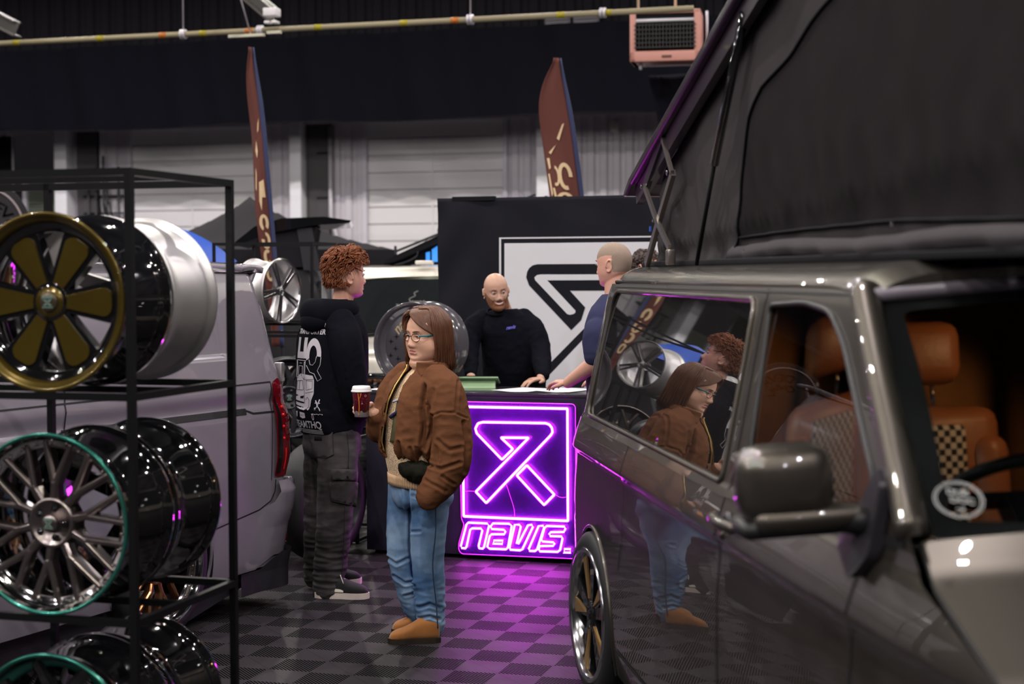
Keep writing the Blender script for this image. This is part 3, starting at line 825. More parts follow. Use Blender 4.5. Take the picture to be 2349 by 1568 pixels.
neon('emblem_tube', [(0.765, 0.828), (1.152, 0.831), (1.175, 0.823), (1.19, 0.805), (1.194, 0.779), (1.182, 0.76), (0.784, 0.347), (0.719, 0.412), (1.048, 0.742), (0.877, 0.739), (0.951, 0.674), (0.883, 0.609), (0.727, 0.76), (0.718, 0.789), (0.735, 0.82)], .0068, .006)
neon('emblem_tube', [(1.036, 0.58), (1.204, 0.413), (1.141, 0.349), (0.974, 0.518)], .0068, .006)
N_ = dict(n=[(0.623, 0.082), (0.659, 0.212), (0.671, 0.225), (0.789, 0.225), (0.801, 0.214), (0.769, 0.083), (0.76, 0.073), (0.739, 0.075), (0.735, 0.087), (0.759, 0.182), (0.75, 0.193), (0.695, 0.192), (0.683, 0.183), (0.659, 0.08), (0.651, 0.07), (0.629, 0.071)],
 a=[(0.81, 0.207), (0.825, 0.227), (0.926, 0.229), (0.942, 0.217), (0.918, 0.088), (0.906, 0.076), (0.804, 0.075), (0.789, 0.086), (0.805, 0.151), (0.817, 0.162), (0.895, 0.165), (0.903, 0.181), (0.893, 0.192), (0.818, 0.193)],
 ai=[(0.831, 0.125), (0.887, 0.127), (0.883, 0.107), (0.824, 0.106)],
 v=[(0.961, 0.225), (0.988, 0.226), (0.998, 0.215), (0.972, 0.113), (0.982, 0.112), (1.042, 0.225), (1.066, 0.229), (1.073, 0.218), (1.007, 0.081), (0.992, 0.074), (0.933, 0.075), (0.928, 0.089)],
 i=[(1.108, 0.224), (1.135, 0.226), (1.141, 0.216), (1.098, 0.085), (1.084, 0.074), (1.051, 0.074), (1.046, 0.085)],
 s=[(1.158, 0.226), (1.265, 0.227), (1.271, 0.216), (1.261, 0.195), (1.181, 0.19), (1.172, 0.178), (1.177, 0.167), (1.246, 0.168), (1.253, 0.156), (1.238, 0.088), (1.223, 0.076), (1.115, 0.074), (1.108, 0.086), (1.115, 0.105), (1.196, 0.11), (1.204, 0.124), (1.196, 0.131), (1.131, 0.133), (1.123, 0.144), (1.143, 0.214)],
 dot=[(1.265, 0.095), (1.30, 0.096), (1.30, 0.075), (1.26, 0.074)])
for k, p in N_.items(): neon('letter_tube', p, .0062, 0)
mb = MB().tube(curve([V(.90, -.03, .47), V(.925, -.032, .40), V(.95, -.03, .32), V(.955, -.03, .262)], 12), .0014, 5).tube(curve([V(.642, -.03, .41), V(.68, -.032, .412), V(.719, -.03, .411)], 8), .0014, 5).tube(curve([V(1.204, -.03, .41), V(1.24, -.032, .395), V(1.284, -.03, .40)], 8), .0014, 5)
mb.build('cable', m_edge, t)

# things on the counter
def cpt(u, w, z=0.999): return CO + V(math.cos(R(CDEG)), math.sin(R(CDEG)), 0) * u + V(-math.sin(R(CDEG)), math.cos(R(CDEG)), 0) * w + V(0, 0, z)
t = thing('tablet', 'tablet in a pale green folding cover propped on the counter', 'tablet', cpt(.585, .33), CDEG + 14)
m_gr = mat('tablet_cover_green', (.34, .5, .29), .5); m_gr2 = mat('tablet_case_green', (.28, .42, .25), .4)
F = lambda x0, x1: lambda u, v, w: V(x0 + (x1 - x0) * w, u, v)
MB().prism([(0, .003), (.052, .050), (.058, .048), (.012, .003)], 1, F(-.11, .13)).prism([(.056, .050), (.085, .003), (.078, .003), (.052, .046)], 1, F(-.11, .13)).prism([(0, 0), (.1, 0), (.1, .004), (0, .004)], 1, F(-.11, .13)).build('cover', m_gr, t)
s_ = MB().box((0.02, .1, .044), (.26, .20, .009), Matrix.Rotation(R(-14), 3, 'X'), .003).build('case', m_gr2, t)
MB().box((0.02, .1, .049), (.245, .185, .003), Matrix.Rotation(R(-17), 3, 'X')).build('screen', m_gblack, t)
for k in range(2): MB().box((.1515, .06 + .07 * k, .066 - .021 * k), (.001, .03, .004), Matrix.Rotation(R(-17), 3, 'X')).build('port', m_blk, t)
m_pap = mat('paper_white', (.82, .8, .84), .6)
def sheet(label, u, w, du, dw, a, z, curl=.004):
    o = MB().grid(lambda p, q: V((p - .5) * du, (q - .5) * dw, curl * (math.sin(PI * p * 2 + 1) + 1) * .5 * (1 - q)), 14, 8).build('paper_sheet', m_pap, None, solid=.0006)
    o.location = cpt(u, w, z); o.rotation_euler = (0, 0, R(CDEG + a)); tag(o, label, 'paper', 'papers on the counter')
sheet('white paper sheet on the counter under the bald man\'s hand', .93, .27, .26, .34, -18, 1.0005)
sheet('white paper sheet on the counter beside the van', 1.17, .30, .26, .34, -14, 1.0012)
sheet('loose white sheet at the counter\'s left end between paper cup and brown jacket', .10, .10, .2, .17, 4, 1.0005)

# big dished display wheel on the counter's left end
m_grw = mat('charcoal_gloss_lacquer', (.075, .07, .08), .16, coat=1.)
t = thing('display_wheel', 'large charcoal dished display wheel with cream lettering standing on the counter', 'wheel rim')
r = .268
MB().lathe([(0, r), (.012, r), (.02, r - .012), (.10, r - .014), (.115, r - .022), (.20, r - .024), (.215, r - .01), (.235, r - .014), (.25, r - .012), (.262, r), (.27, r), (.27, r - .006), (.02, r - .03), (0, r - .012)], 96).build('barrel', m_grw, t)
MB().lathe([(0, r), (-.004, r - .004), (-.002, r - .012), (.03, r - .03), (.034, r - .042), (.05, r - .05), (.052, r - .058)], 96).build('lip', m_grw, t)
MB().lathe([(.052, r - .058), (.045, r - .07), (.045, .07), (.03, .05), (.03, 0)], 96).build('disc', mat('charcoal_satin_disc', (.05, .046, .055), .3, coat=.3), t)
m_cream = mat('lettering_cream', (.72, .58, .38), .4)
arcW = lambda rr, off: (lambda x, y, z: ((rr + y) * math.sin((x + off) / rr), .043, (rr + y) * math.cos((x + off) / rr)))
text_mesh('lettering', 'navis', .085, m_cream, t, arcW(.155, -.085), .0015, shear=.35, bold=.002)
text_mesh('lettering', '78', .075, m_cream, t, (lambda x, y, z: (-(.155 + y) * math.sin(x / .155), .043, -(.155 + y) * math.cos(x / .155))), .0015, shear=.35, bold=.002)
mb = MB()
for a, rr in ((-1.45, .17), (-1.75, .14), (-1.95, .185), (-2.2, .15), (-1.2, .14), (.9, .15), (1.3, .17)):
    x, z = pol(rr, a)
    for k in range(4):
        an = k * PI / 4; L = .018 if k % 2 == 0 else .009
        mb.bar(V(x - L * math.cos(an), .042, z - L * math.sin(an)), V(x + L * math.cos(an), .042, z + L * math.sin(an)), .0016, .0016)
mb.build('star_mark', m_blk, t)
lugs(t, 5, .045, .03, m_gblack, .007); 
place(t, V(-.615, 9.86, .999 + .268), GRID_DEG - 4)

# ------------------------------------------------------------------ cream off-road car facing the stand, far behind the counter
def crx(name, m, t, sec, x0, x1, inset, n=10, nrm=True):
    pass
m_crm = mat('car_cream_paint', (.72, .68, .6), .25, coat=.8); m_glass = mat('dark_glass', (.012, .014, .015), .03, spec=.7, coat=.5)
t = thing('car', 'cream off-road car facing the stand behind the display wheel', 'car', (-.75, 13.05, 0), -5)
# local: front at y=0, x across, depth +y
W2 = .98
prof = [(.0, .62), (-.02, .95), (.02, 1.03), (.12, 1.09), (.95, 1.17), (1.0, 1.20)]
MB().grid(lambda u, v: V((u * 2 - 1) * W2 * (1 - .05 * v ** 3 * 0), spl(v, [i / 5 for i in range(6)], [p[0] for p in prof]) + .12 * abs(u * 2 - 1) ** 4, spl(v, [i / 5 for i in range(6)], [p[1] for p in prof]) - .05 * abs(u * 2 - 1) ** 3 * sstep(.2, .5, v)), 24, 30).build('bonnet', m_crm, t)
MB().prism([(0, .35), (0, .95), (.98, 1.16), (1.0, 1.22), (1.32, 1.68), (1.5, 1.77), (2.9, 1.80), (3.6, 1.72), (3.6, .4)], 1.0, lambda u, v, w: V(-W2 + w * 2 * W2 if False else (-.96 + 1.92 * w), u + .1, v)).build('body', m_crm, t, bevel=.03)
MB().grid(lambda u, v: V((u * 2 - 1) * (.88 - .1 * v), .98 + .34 * v + .12 * abs(u * 2 - 1) ** 3 - .02, 1.215 + .45 * v), 16, 6).build('windscreen', m_glass, t)
MB().box((0, .96, 1.19), (1.86, .08, .035), None, .01).build('scuttle', m_blk, t)
MB().grid(lambda u, v: V((u * 2 - 1) * (.84 - .03 * v), 1.32 + .5 * v + .08 * abs(u * 2 - 1) ** 3, 1.69 + .10 * math.sin(v * PI / 2) - .04 * abs(u * 2 - 1) ** 3), 16, 8).build('roof_edge', m_crm, t)
for x in (-.18,): MB().box((x, 1.52, 1.815), (.16, .12, .035), None, .012).build('roof_fixing', m_crm, t)
MB().box((-.12, 1.345, 1.635), (.14, .02, .04), None, .012).build('interior_lamp', mat('cabin_lamp', (.9, .95, .9), .4, emit=(.8, 1, .92), es=2.2), t)
mb = MB().box((0, -.035, .77), (1.72, .06, .26), None, .02).box((0, -.03, .5), (1.9, .14, .24), None, .03)
mb.build('grille', m_gblack, t)
mb = MB()
for z in (.68, .74, .80, .86): mb.box((0, -.075, z), (1.2, .02, .012))
mb.build('grille_bar', m_satin, t)
for sx in (-1, 1):
    h_ = MB().box((sx * .78, -.06, .92), (.22, .05, .18), None, .03).build('headlamp', m_gblack, t)
    for k, (dx, dz) in enumerate(((-.05, .05), (.05, .05), (-.05, -.02), (-.05, -.075))): MB().ell((sx * .74 + dx, -.09, .91 + dz), .018, 10).build('lens', m_chrome, h_)
text_mesh('lettering', 'E  N', .055, m_silver, t, frameM((-.33, -.072, .80), (1, 0, 0), (0, 0, 1)), .002, bold=.001)
for sx in (-1, 1):
    for y in (.85, 3.0): MB().lathe([(-.11, .22), (-.11, .3), (-.09, .36), (.09, .36), (.11, .3), (.11, .22), (.11, 0)], 32, Matrix.Translation((sx * .87, y, .36)) @ Matrix.Rotation(PI / 2, 4, 'Z')).build('wheel', m_rub, t)
t2 = mat('windscreen_script', (.13, .13, .12), .6)
g_ = MB()
def wspt(a, b): return V((a * 2 - 1) * (.88 - .1 * b), .98 + .34 * b + .12 * abs(a * 2 - 1) ** 3 - .03, 1.215 + .45 * b)
g_.tube([wspt(.27 + .16 * i / 20, .50 - .14 * math.sin(i / 20 * PI) + .02 * math.sin(i)) for i in range(21)], .006, 5).tube([wspt(.33 + .045 * i / 10 + .01 * math.sin(i * 1.3), .52 + .24 * i / 10) for i in range(11)], .006, 5).tube([wspt(.35 + .07 * i / 12, .54 + .03 * math.sin(i * 2.2)) for i in range(13)], .009, 5)
g_.build('screen_sticker', t2, t)

# ------------------------------------------------------------------ van with raised roof and blue-lit window
t = thing('pop_roof', 'slanted raised roof of a far van with a blue-lit window left of the backdrop', 'van roof', (-1.25, 15.6, 0), -8)
ROOF = [(0, 1.83), (.62, 2.10), (1.5, 2.38)]
MB().prism([(-.02, 1.80), (.04, 1.86), (.62, 2.12), (1.6, 2.46), (1.6, 2.40), (.64, 2.06), (.1, 1.83)], 1.3, lambda u, v, w: V(u, w, v)).build('roof_shell', m_blk, t)
MB().bar(V(.12, -.02, 1.93), V(1.5, -.02, 2.47), .022, .022).build('roof_rail', m_satin, t)
for k in (.12, .55, 1.0): MB().bar(V(k, -.02, 1.86 + k * .38), V(k, -.02, 1.94 + k * .38), .03, .02).build('rail_foot', m_satin, t)
MB().prism([(.16, 1.80), (1.5, 1.80), (1.5, 2.36), (.66, 2.05), (.3, 1.9)], .02, lambda u, v, w: V(u, .12 + w, v)).build('canvas', m_blk, t)
wm = mat('blue_lit_window', (.05, .15, .4), .3, emit=(.03, .28, .9), es=1.0)
MB().prism([(.46, 1.83), (.54, 1.83), (.54, 2.0), (.46, 1.95)], .01, lambda u, v, w: V(u, .10 - w, v)).prism([(.40, 1.83), (.44, 1.83), (.44, 1.93), (.40, 1.92)], .01, lambda u, v, w: V(u, .10 - w, v)).build('window', wm, t)
MB().tube(curve([V(.10, .0, 1.80), V(.22, 0, 1.83), V(.32, 0, 1.88), V(.34, 0, 1.93)], 10), .006, 6).build('scissor_arm', m_satin, t)
MB().prism([(-.1, .35), (-.05, 1.0), (.1, 1.78), (2.2, 1.8), (2.2, .35)], 1.8, lambda u, v, w: V(u, .05 + w, v)).build('van_body', m_satin, t, bevel=.04)

# dark gazebo behind
def canopy(name, label, cx, cy, half, zt, ze, m, leg_m, yaw=0, slack=.06, zl=None):
    t = thing(name, label, 'gazebo', (cx, cy, 0), yaw)
    def fn(u, v):
        x = (u * 2 - 1); y = (v * 2 - 1); k = max(abs(x), abs(y))
        return V(x * half, y * half, zt + (ze - zt) * (k ** .85) - slack * math.sin(PI * k))
    MB().grid(fn, 20, 20).build('canopy', m, t)
    val = MB()
    for a, b in (((-1, -1), (1, -1)), ((1, -1), (1, 1)), ((1, 1), (-1, 1)), ((-1, 1), (-1, -1))):
        val.add([V(a[0] * half, a[1] * half, ze), V(b[0] * half, b[1] * half, ze), V(b[0] * half, b[1] * half, ze - .22), V(a[0] * half, a[1] * half, ze - .22)], [(0, 1, 2, 3)], False)
    val.build('valance', m, t)
    for x in (-1, 1):
        for y in (-1, 1): MB().box((x * (half - .03), y * (half - .03), (ze) / 2), (.04, .04, ze)).build('leg', leg_m, t)
    return t
canopy('gazebo', 'dark grey peaked gazebo canopy behind the left flag', -2.98, 18.2, 1.35, 2.60, 1.98, mat('canopy_charcoal', (.018, .0165, .020), .8, spec=.1), m_blk, 20)
bl = thing('parasol', 'bright blue parasol canopy showing behind the silver wheel barrel', 'parasol', (-3.02, 14.4, 0))
MB().grid(lambda u, v: V(.54 * u * math.cos(2 * PI * v), .54 * u * math.sin(2 * PI * v), 2.13 - .30 * u ** 1.5 - .03 * u * abs(math.sin(4 * PI * v))), 12, 64, cv=True).build('canopy', mat('parasol_blue', (.01, .07, .42), .55), bl)
MB().tube([V(0, 0, 0), V(0, 0, 2.12)], .02, 8).build('pole', m_blk, bl); MB().lathe([(0, 0), (0, .25), (.05, .22), (.06, 0)], 24, Matrix.Rotation(PI / 2, 4, 'X')).build('base', m_blk, bl)
# dark camper with raised roof
t = thing('camper_van', 'dark camper van with a raised black pop-up roof behind the wheel rack', 'van', (-2.45, 14.9, 0), 5)
MB().prism([(-.15, 2.0), (.05, 2.16), (.3, 2.235), (.7, 2.25), (.95, 2.215), (.93, 2.19), (.6, 2.17), (.2, 2.10), (-.12, 1.98)], 1.6, lambda u, v, w: V(u, w, v)).build('roof_shell', m_gblack, t)
MB().prism([(-.05, 1.78), (.10, 2.08), (.62, 2.16), (.55, 1.78)], 1.4, lambda u, v, w: V(u, .05 + w, v)).build('canvas', mat('canvas_charcoal', (.014, .013, .016), .8, spec=.1), t)
MB().prism([(.50, 1.75), (.44, 2.14), (.58, 2.15), (.66, 1.75)], .02, lambda u, v, w: V(u, .03 + w, v)).build('canvas_seam', mat('canvas_grey', (.035, .033, .04), .75, spec=.1), t)
MB().prism([(-.8, .3), (-.75, 1.1), (-.4, 1.74), (.55, 1.78), (.66, 1.5), (.72, 1.1), (.74, .3)], 1.8, lambda u, v, w: V(u, .1 + w, v)).build('body', m_satin, t, bevel=.05)
MB().box((.64, .3, 1.55), (.05, .3, .2), None, .02).build('window', m_glass, t)
for x in (-.4, .6): MB().lathe([(-.1, .2), (-.1, .3), (-.08, .34), (.08, .34), (.1, .3), (.1, 0)], 24, Matrix.Translation((x, .25, .34))).build('wheel', m_rub, t)
# dark parked cars / stands far left, mostly hidden behind the rack

# ------------------------------------------------------------------ shared tyre / fitted wheel
def fitted_wheel(parent, x, y, side, rimfn, rr=.268, tr=.332, w=.24, z=None, toe=0):
    # a road wheel as a part of a van: side=+1 faces local +y, -1 faces -y
    z = z or tr + .012
    M = Matrix.Translation((x, y, z)) @ Matrix.Rotation((0 if side < 0 else PI) + R(toe), 4, 'Z')
    ty = MB().lathe([(.0, rr - .004), (-.004, rr + .01), (.004, tr - .025), (.02, tr - .006), (.05, tr), (w - .05, tr), (w - .02, tr - .006), (w - .004, tr - .025), (w, rr)], 72, M).build('tyre', m_rub, parent)
    r = rimfn(); k = kids(r)
    rim = bpy.data.objects.new('wheel', None); COL.objects.link(rim); rim.parent = parent; rim.matrix_local = M
    for c in k:
        sub = kids(c)
        c.parent = rim
        for s in sub:                      # keep to thing > part > sub-part
            s.parent = rim
    bpy.data.objects.remove(r)
    rim.name = 'wheel'
    return rim

# ------------------------------------------------------------------ grey panel van on the left (local x forward, y to its left)
m_gp = mat('van_lilac_grey_paint', (.20, .178, .212), .25, coat=1., crough=.04)
m_seam = mat('panel_gap', (.004, .004, .005), .6)
m_plast = mat('bumper_black_plastic', (.02, .018, .024), .32)
m_red = mat('tail_light_red', (.10, .002, .006), .08, emit=(1, .01, .015), es=.01, coat=1.)
m_redlit = mat('tail_light_element', (.6, .01, .01), .2, emit=(1, .01, .01), es=.10)
GV = thing('van', 'lilac grey panel van behind the wheel rack, rear corner towards the stand', 'van', (-2.423, 7.772, 0), 243.7)
def gW(z): return spl(z, [.15, .3, .5, .7, .98, 1.03, 1.06, 1.12, 1.165, 1.3, 1.5, 1.66, 1.72], [.90, .925, .94, .95, .945, .935, .925, .935, .925, .89, .84, .785, .755])
def gT(x): return sstep(-.15, -1.0, x) * .015
def rec(x, z):
    # pressed window recess
    dx = min(x + .53 + (z - 1.29) * -.09, 5); dz = min(z - 1.285, 1.70 - z)
    return .018 * sstep(0, .03, dx) * sstep(0, .035, dz)
def gS(x, z, off=0.):
    rc = .09; x0 = -.86 - .035 * sstep(1.75, .9, z)
    y = gW(z) - gT(x) - rec(x, z)
    if x >= x0: return V(x, y + off, z)
    th = (x0 - x) / rc
    if th <= PI / 2: return V(x0 - rc * math.sin(th) - off * math.sin(th), y - rc * (1 - math.cos(th)) + off * math.cos(th), z)
    return V(x0 - rc - off, y - rc - (x0 - x - rc * PI / 2), z)
AR = .37
arch = [(.05 + AR * math.cos(a), .346 + AR * math.sin(a)) for a in [R(-20 + 220 * i / 40) for i in range(41)]]
side_o = [(.05 + AR + .02, .2), (3.6, .2), (3.6, 1.0), (2.9, 1.1), (2.3, 1.66), (2.2, 1.72), (-1.9, 1.72), (-1.9, .20), (-.32 , .20)]
o_ = [(3.6, .2), (3.6, .95), (2.9, 1.1), (2.35, 1.66), (2.2, 1.72), (-1.86, 1.72), (-1.86, .22)] + [p for p in arch[::-1] if p[1] > .21] 
GROWS = sorted([.22 + .04 * i for i in range(38)] + [.985 + .0125 * i for i in range(18)] + [1.28 + .01 * i for i in range(6)] + [1.655 + .01 * i for i in range(6)])
panel('body_side', m_gp, GV, o_, gS, holes=[rpoly([(.80, 1.30), (1.95, 1.28), (1.85, 1.64), (.80, 1.64)], .06)], step=.03, edge=.03, rows=GROWS)
panel('side_window', m_glass, GV, rpoly([(.79, 1.29), (1.97, 1.27), (1.87, 1.65), (.79, 1.65)], .06), lambda a, b: gS(a, b, -.008), step=.1, edge=.05)
def gM(p): return V(p.x, -p.y, p.z)
panel('body_side', m_gp, GV, o_, lambda a, b: gM(gS(a, b)), step=.09, edge=.05)
MB().grid(lambda u, v: V(-.98 + 3.3 * u + .03 * (1 - u) * (1 - abs(2 * v - 1)), (2 * v - 1) * .758, 1.718 + .045 * (1 - abs(2 * v - 1) ** 3)), 20, 20).build('roof', m_gp, GV)
MB().grid(lambda u, v: V(2.3 + 1.1 * (1 - v) ** .8, (2 * u - 1) * (.76 + .12 * (1 - v)), 1.08 + .64 * v), 12, 6).build('windscreen', m_glass, GV)
MB().grid(lambda u, v: V(3.4 + .55 * v, (2 * u - 1) * .9, 1.08 - .3 * v ** 2), 12, 8).build('bonnet', m_gp, GV)
MB().prism([(-.88, .22), (3.8, .22), (3.95, .78), (2.6, .78), (-.88, .78)], 1.5, lambda u, v, w: V(u, -.75 + w, v)).build('underbody', m_blk, GV)
MB().tube([V(p[0], gW(p[1]) - .008, p[1]) for p in arch if p[1] > .2], .011, 8).build('arch_lip', m_gp, GV)
MB().lathe([(.0, AR - .004), (-.28, AR - .004), (-.28, .05)], 32, Matrix.Translation((.05, .935, .346)), a0=R(-20), a1=R(200)).build('wheel_housing', m_blk, GV)
MB().add([V(-1.0, .84, .2), V(3.5, .84, .2), V(3.5, .84, .04), V(-.2, .84, .04)], [(0, 1, 2, 3)], False).build('sill_skirt', m_plast, GV, solid=.03)
def strip(name, m, par, pts, fn, w=.006, off=.003):
    pts = resample(pts + pts[::-1][1:-1], .03) if False else pts
    P = []
    for i in range(len(pts) - 1):
        a, b = Vector(pts[i]), Vector(pts[i + 1]); k = max(1, int((b - a).length / .03)); P += [a.lerp(b, j / k) for j in range(k)]
    P.append(Vector(pts[-1])); vs = []
    for i, p in enumerate(P):
        d = (P[min(i + 1, len(P) - 1)] - P[max(i - 1, 0)]).normalized(); n = Vector((-d.y, d.x)) * w / 2
        vs += [fn(p.x + n.x, p.y + n.y, off), fn(p.x - n.x, p.y - n.y, off)]
    return MB().add(vs, [(2 * i, 2 * i + 1, 2 * i + 3, 2 * i + 2) for i in range(len(P) - 1)], False).build(name, m, par, solid=.0008)
strip('panel_seam', m_seam, GV, [(-.83, 1.16), (2.6, 1.162)], gS)
strip('panel_seam', m_seam, GV, [(.694, 1.16), (.70, 1.02), (.72, .25)], gS, .007)
strip('panel_seam', m_seam, GV, [(.694, 1.16), (.68, 1.2), (.68, 1.7)], gS, .007)
strip('slide_rail', m_seam, GV, [(.72, 1.035), (.2, 1.032), (-.45, 1.028), (-.60, 1.026)], gS, .030)
strip('slide_rail_end', m_seam, GV, [(-.59, 1.034), (-.66, 1.012), (-.84, 1.008)], gS, .008)
strip('panel_seam', m_seam, GV, [(-.84, .66), (-.835, .6), (-.80, .555), (-.70, .522), (-.3, .475)], gS, .006)
strip('panel_seam', m_seam, GV, [(-.80, .66), (-.83, 1.16)], gS, .004)
# rear lamp, wraps round the corner
lamp_o = [(-.83, 1.155), (-.815, .9), (-.82, .675), (-.93, .672), (-.955, .85), (-.95, .98), (-.93, 1.08), (-.90, 1.18)]
tl = panel('tail_light', m_red, GV, rpoly(lamp_o, .02), lambda a, b: gS(a, b, .008 + .022 * sstep(.66, .8, b) * sstep(1.2, .95, b)), step=.03, edge=.015)
panel('tail_light_shade', m_gblack, tl, rpoly([(-.835, 1.10), (-.825, .9), (-.83, .69), (-.862, .69), (-.862, .9), (-.85, 1.05)], .01), lambda a, b: gS(a, b, .012 + .022 * sstep(.66, .8, b) * sstep(1.2, .95, b)), step=.03, edge=.015)
panel('tail_light_bar', m_redlit, tl, [(-.875, .71), (-.875, .82), (-.885, .82), (-.885, .71)], lambda a, b: gS(a, b, .018 + .022 * sstep(.66, .8, b) * sstep(1.2, .95, b)), step=.03, edge=.015)
mb = MB()
for z in (.87, .93, .99, 1.03): mb.ell(gS(-.878, z, .03), .008, 8)
mb.build('tail_light_segment', m_redlit, tl)
# bumper
def gB(x, z, off=0.):
    p = gS(x, z, off); k = sstep(-.68, -.9, x) * interp(z, [.2, .30, .42, .50, .60, .655], [.010, .016, .03, .055, .07, .03]) + .004
    x0 = -.87; th = max(0, min(PI / 2, (x0 - x) / .09))
    return p + V(-math.sin(th) * k * 1.1, math.cos(th) * k * .7, 0)
bo_ = [(-.30, .215), (-.31, .47), (-.70, .517), (-.80, .55), (-.835, .6), (-.84, .655), (-1.86, .655), (-1.86, .27), (-.84, .27), (-.70, .215)]
panel('bumper', m_gp, GV, bo_, gB, step=.02, edge=.0125, rows=[.225 + .0125 * i for i in range(35)])
panel('bumper_lower', m_plast, GV, [(-.56, .215), (-.72, .215), (-.86, .29), (-1.86, .29), (-1.86, .10), (-.95, .10), (-.56, .10)], lambda a, b: gB(a, max(b, .2), .014 + .022 * sstep(-.7, -.9, a)) + V(0, 0, min(0, b - .2)), step=.02, edge=.0125, rows=[.105 + .0125 * i for i in range(16)])
panel('reflector', m_red, GV, rpoly([(-.955, .315), (-1.3, .315), (-1.3, .36), (-.955, .36)], .01), lambda a, b: gB(a, b, .006), step=.03, edge=.02)
for z, w in ((.615, .05), (1.20, .045)): 
    h_ = MB().box(gS(-.97, z, .02) + V(-.012, -.01, 0), (.035, .045, .085 if z < 1 else .10), None, .006).build('hinge', m_silver if z > 1 else m_gp, GV)
    MB().cyl(gS(-.97, z, .035) + V(-.02, 0, -.03), gS(-.97, z, .035) + V(-.02, 0, .03), .009, 10).build('hinge_pin', m_seam, h_)
# roof spoiler
MB().grid(lambda u, v: V(-.84 - .20 * u + .02 * abs(2 * v - 1), (2 * v - 1) * (.755 - .01 * u), 1.735 + .018 * math.sin(u * 2.5) + .022 * (1 - abs(2 * v - 1) ** 3) - .02 * u), 10, 24).build('spoiler', m_gp, GV, solid=.03)
MB().grid(lambda u, v: V(-.88 - .07 * u, (2 * v - 1) * .75, 1.73 - .10 * (1 - u)), 4, 8).build('spoiler_base', m_gp, GV, solid=.02)
fitted_wheel(GV, .05, .945, 1, lambda: w_mesh('x', 'x', r=.27, w=.24, n=9, mf=m_bronze, mlip=m_chrome, minner=m_chrome, mbar=m_gblack, dish=.045, thick=.8), .266, .335)
fitted_wheel(GV, 3.0, .945, 1, lambda: w_plain('x', 'x', .27, .22, m_gblack, mf=m_bronze), .266, .335)
for y_ in (-.945,):
    for x_ in (.05, 3.0): fitted_wheel(GV, x_, y_, -1, lambda: w_plain('x', 'x', .27, .22, m_gblack, mf=m_bronze), .266, .335)

# ------------------------------------------------------------------ dark campervan on the right (local x forward, its right side at -y)
m_cp = mat('campervan_taupe_grey_paint', (.092, .081, .068), .40, metal=.88, coat=1., crough=.012)
m_cg = mat('camper_privacy_glass', (.012, .011, .011), .02, spec=.8, coat=1., crough=.0)
m_clear = mat('windscreen_glass', (.75, .85, .82), .0, trans=1., ior=1.03, spec=.5)
m_rubber = mat('window_rubber', (.008, .008, .009), .45)
CV = thing('campervan', 'dark taupe campervan with raised roof filling the right side', 'campervan', (1.25378, 6.42236, 0), -82.6)
def cW(z): return spl(z, [.15, .30, .60, .80, .905, .948, .964, .974, .99, 1.03, 1.07, 1.10, 1.118, 1.25, 1.45, 1.62, 1.66, 1.70], [.90, .93, .944, .945, .938, .937, .943, .951, .951, .940, .926, .914, .903, .875, .832, .797, .782, .76])
def cS(x, z, off=0.):
    y = cW(z) - .03 * sstep(2.9, 4.0, x)
    rc = .42; x0 = -.38
    if x >= x0: return V(x, -(y + off), z)
    th = min(PI / 2, (x0 - x) / rc); s_, c_ = math.sin(th), math.cos(th)
    p = V(x0 - .45 * s_ - off * s_, -(y - rc * (1 - c_) + off * c_), z)
    if (x0 - x) / rc > PI / 2: p.y += (x0 - x) - rc * PI / 2
    return p
WA = .352
carch = lambda cx: [(cx + WA * math.cos(a), .345 + WA * math.sin(a)) for a in [R(-28 + 236 * i / 44) for i in range(45)]]
zb = .17
outl = [(3.36, zb), (3.9, zb), (4.0, .5), (3.95, .90), (3.681, 1.005), (3.552, 1.040), (3.436, 1.070), (3.293, 1.106), (3.236, 1.142), (3.192, 1.178), (3.244, 1.191), (2.981, 1.393), (2.713, 1.615), (2.68, 1.66), (-1.35, 1.66), (-1.35, zb)]
a0_ = [p for p in carch(0)[::-1] if p[1] > zb + .005]; a1_ = [p for p in carch(3.0)[::-1] if p[1] > zb + .005]
outl = outl[1:] + a0_ + a1_
bigwin = rpoly([(-.315, 1.118), (1.835, 1.112), (1.80, 1.628), (-.275, 1.632)], [.05, .03, .05, .08])
dwin = rpoly([(2.07, 1.135), (2.99, 1.20), (2.953, 1.27), (2.772, 1.404), (2.599, 1.54), (2.463, 1.608), (2.253, 1.626), (1.957, 1.614)], [.03, .03, 0, .05, .05, .05, .05, .03])
CROWS = sorted([.20 + .04 * i for i in range(18)] + [.895 + .0068 * i for i in range(38)] + [1.16 + .035 * i for i in range(14)])
panel('body_side', m_cp, CV, outl, cS, holes=[bigwin, dwin], step=.03, edge=.025, rows=CROWS)
def cG(x, z, off=0.):
    p = cS(x, 1.3, 0) - cS(0, 1.3, 0); y = lerp(.903, .795, (z - 1.118) / .512) + .006 * math.sin(PI * (z - 1.118) / .512)
    return V(p.x if x < -.38 else x, -(y + off) + p.y, z)
panel('side_window', m_cg, CV, bigwin, lambda a, b: cG(a, b, -.004), step=.04, edge=.025)
m_dg = mat('door_glass', (.62, .68, .66), .0, trans=1., ior=1.25, spec=.6)
panel('door_window', m_dg, CV, dwin, lambda a, b: cG(a, b, -.006), step=.04, edge=.025)
MB().tube([cS(a, b, .001) for a, b in resample(dwin, .04)], .009, 8, closed=True).build('window_seal', m_rubber, CV)
MB().tube([cS(a, b, .001) for a, b in resample(bigwin, .04)], .010, 8, closed=True).build('window_surround', m_cp, CV)
strip('waist_moulding', m_cp, CV, [(-.30, 1.098), (1.9, 1.094), (2.05, 1.10)], cS, .022, .006)
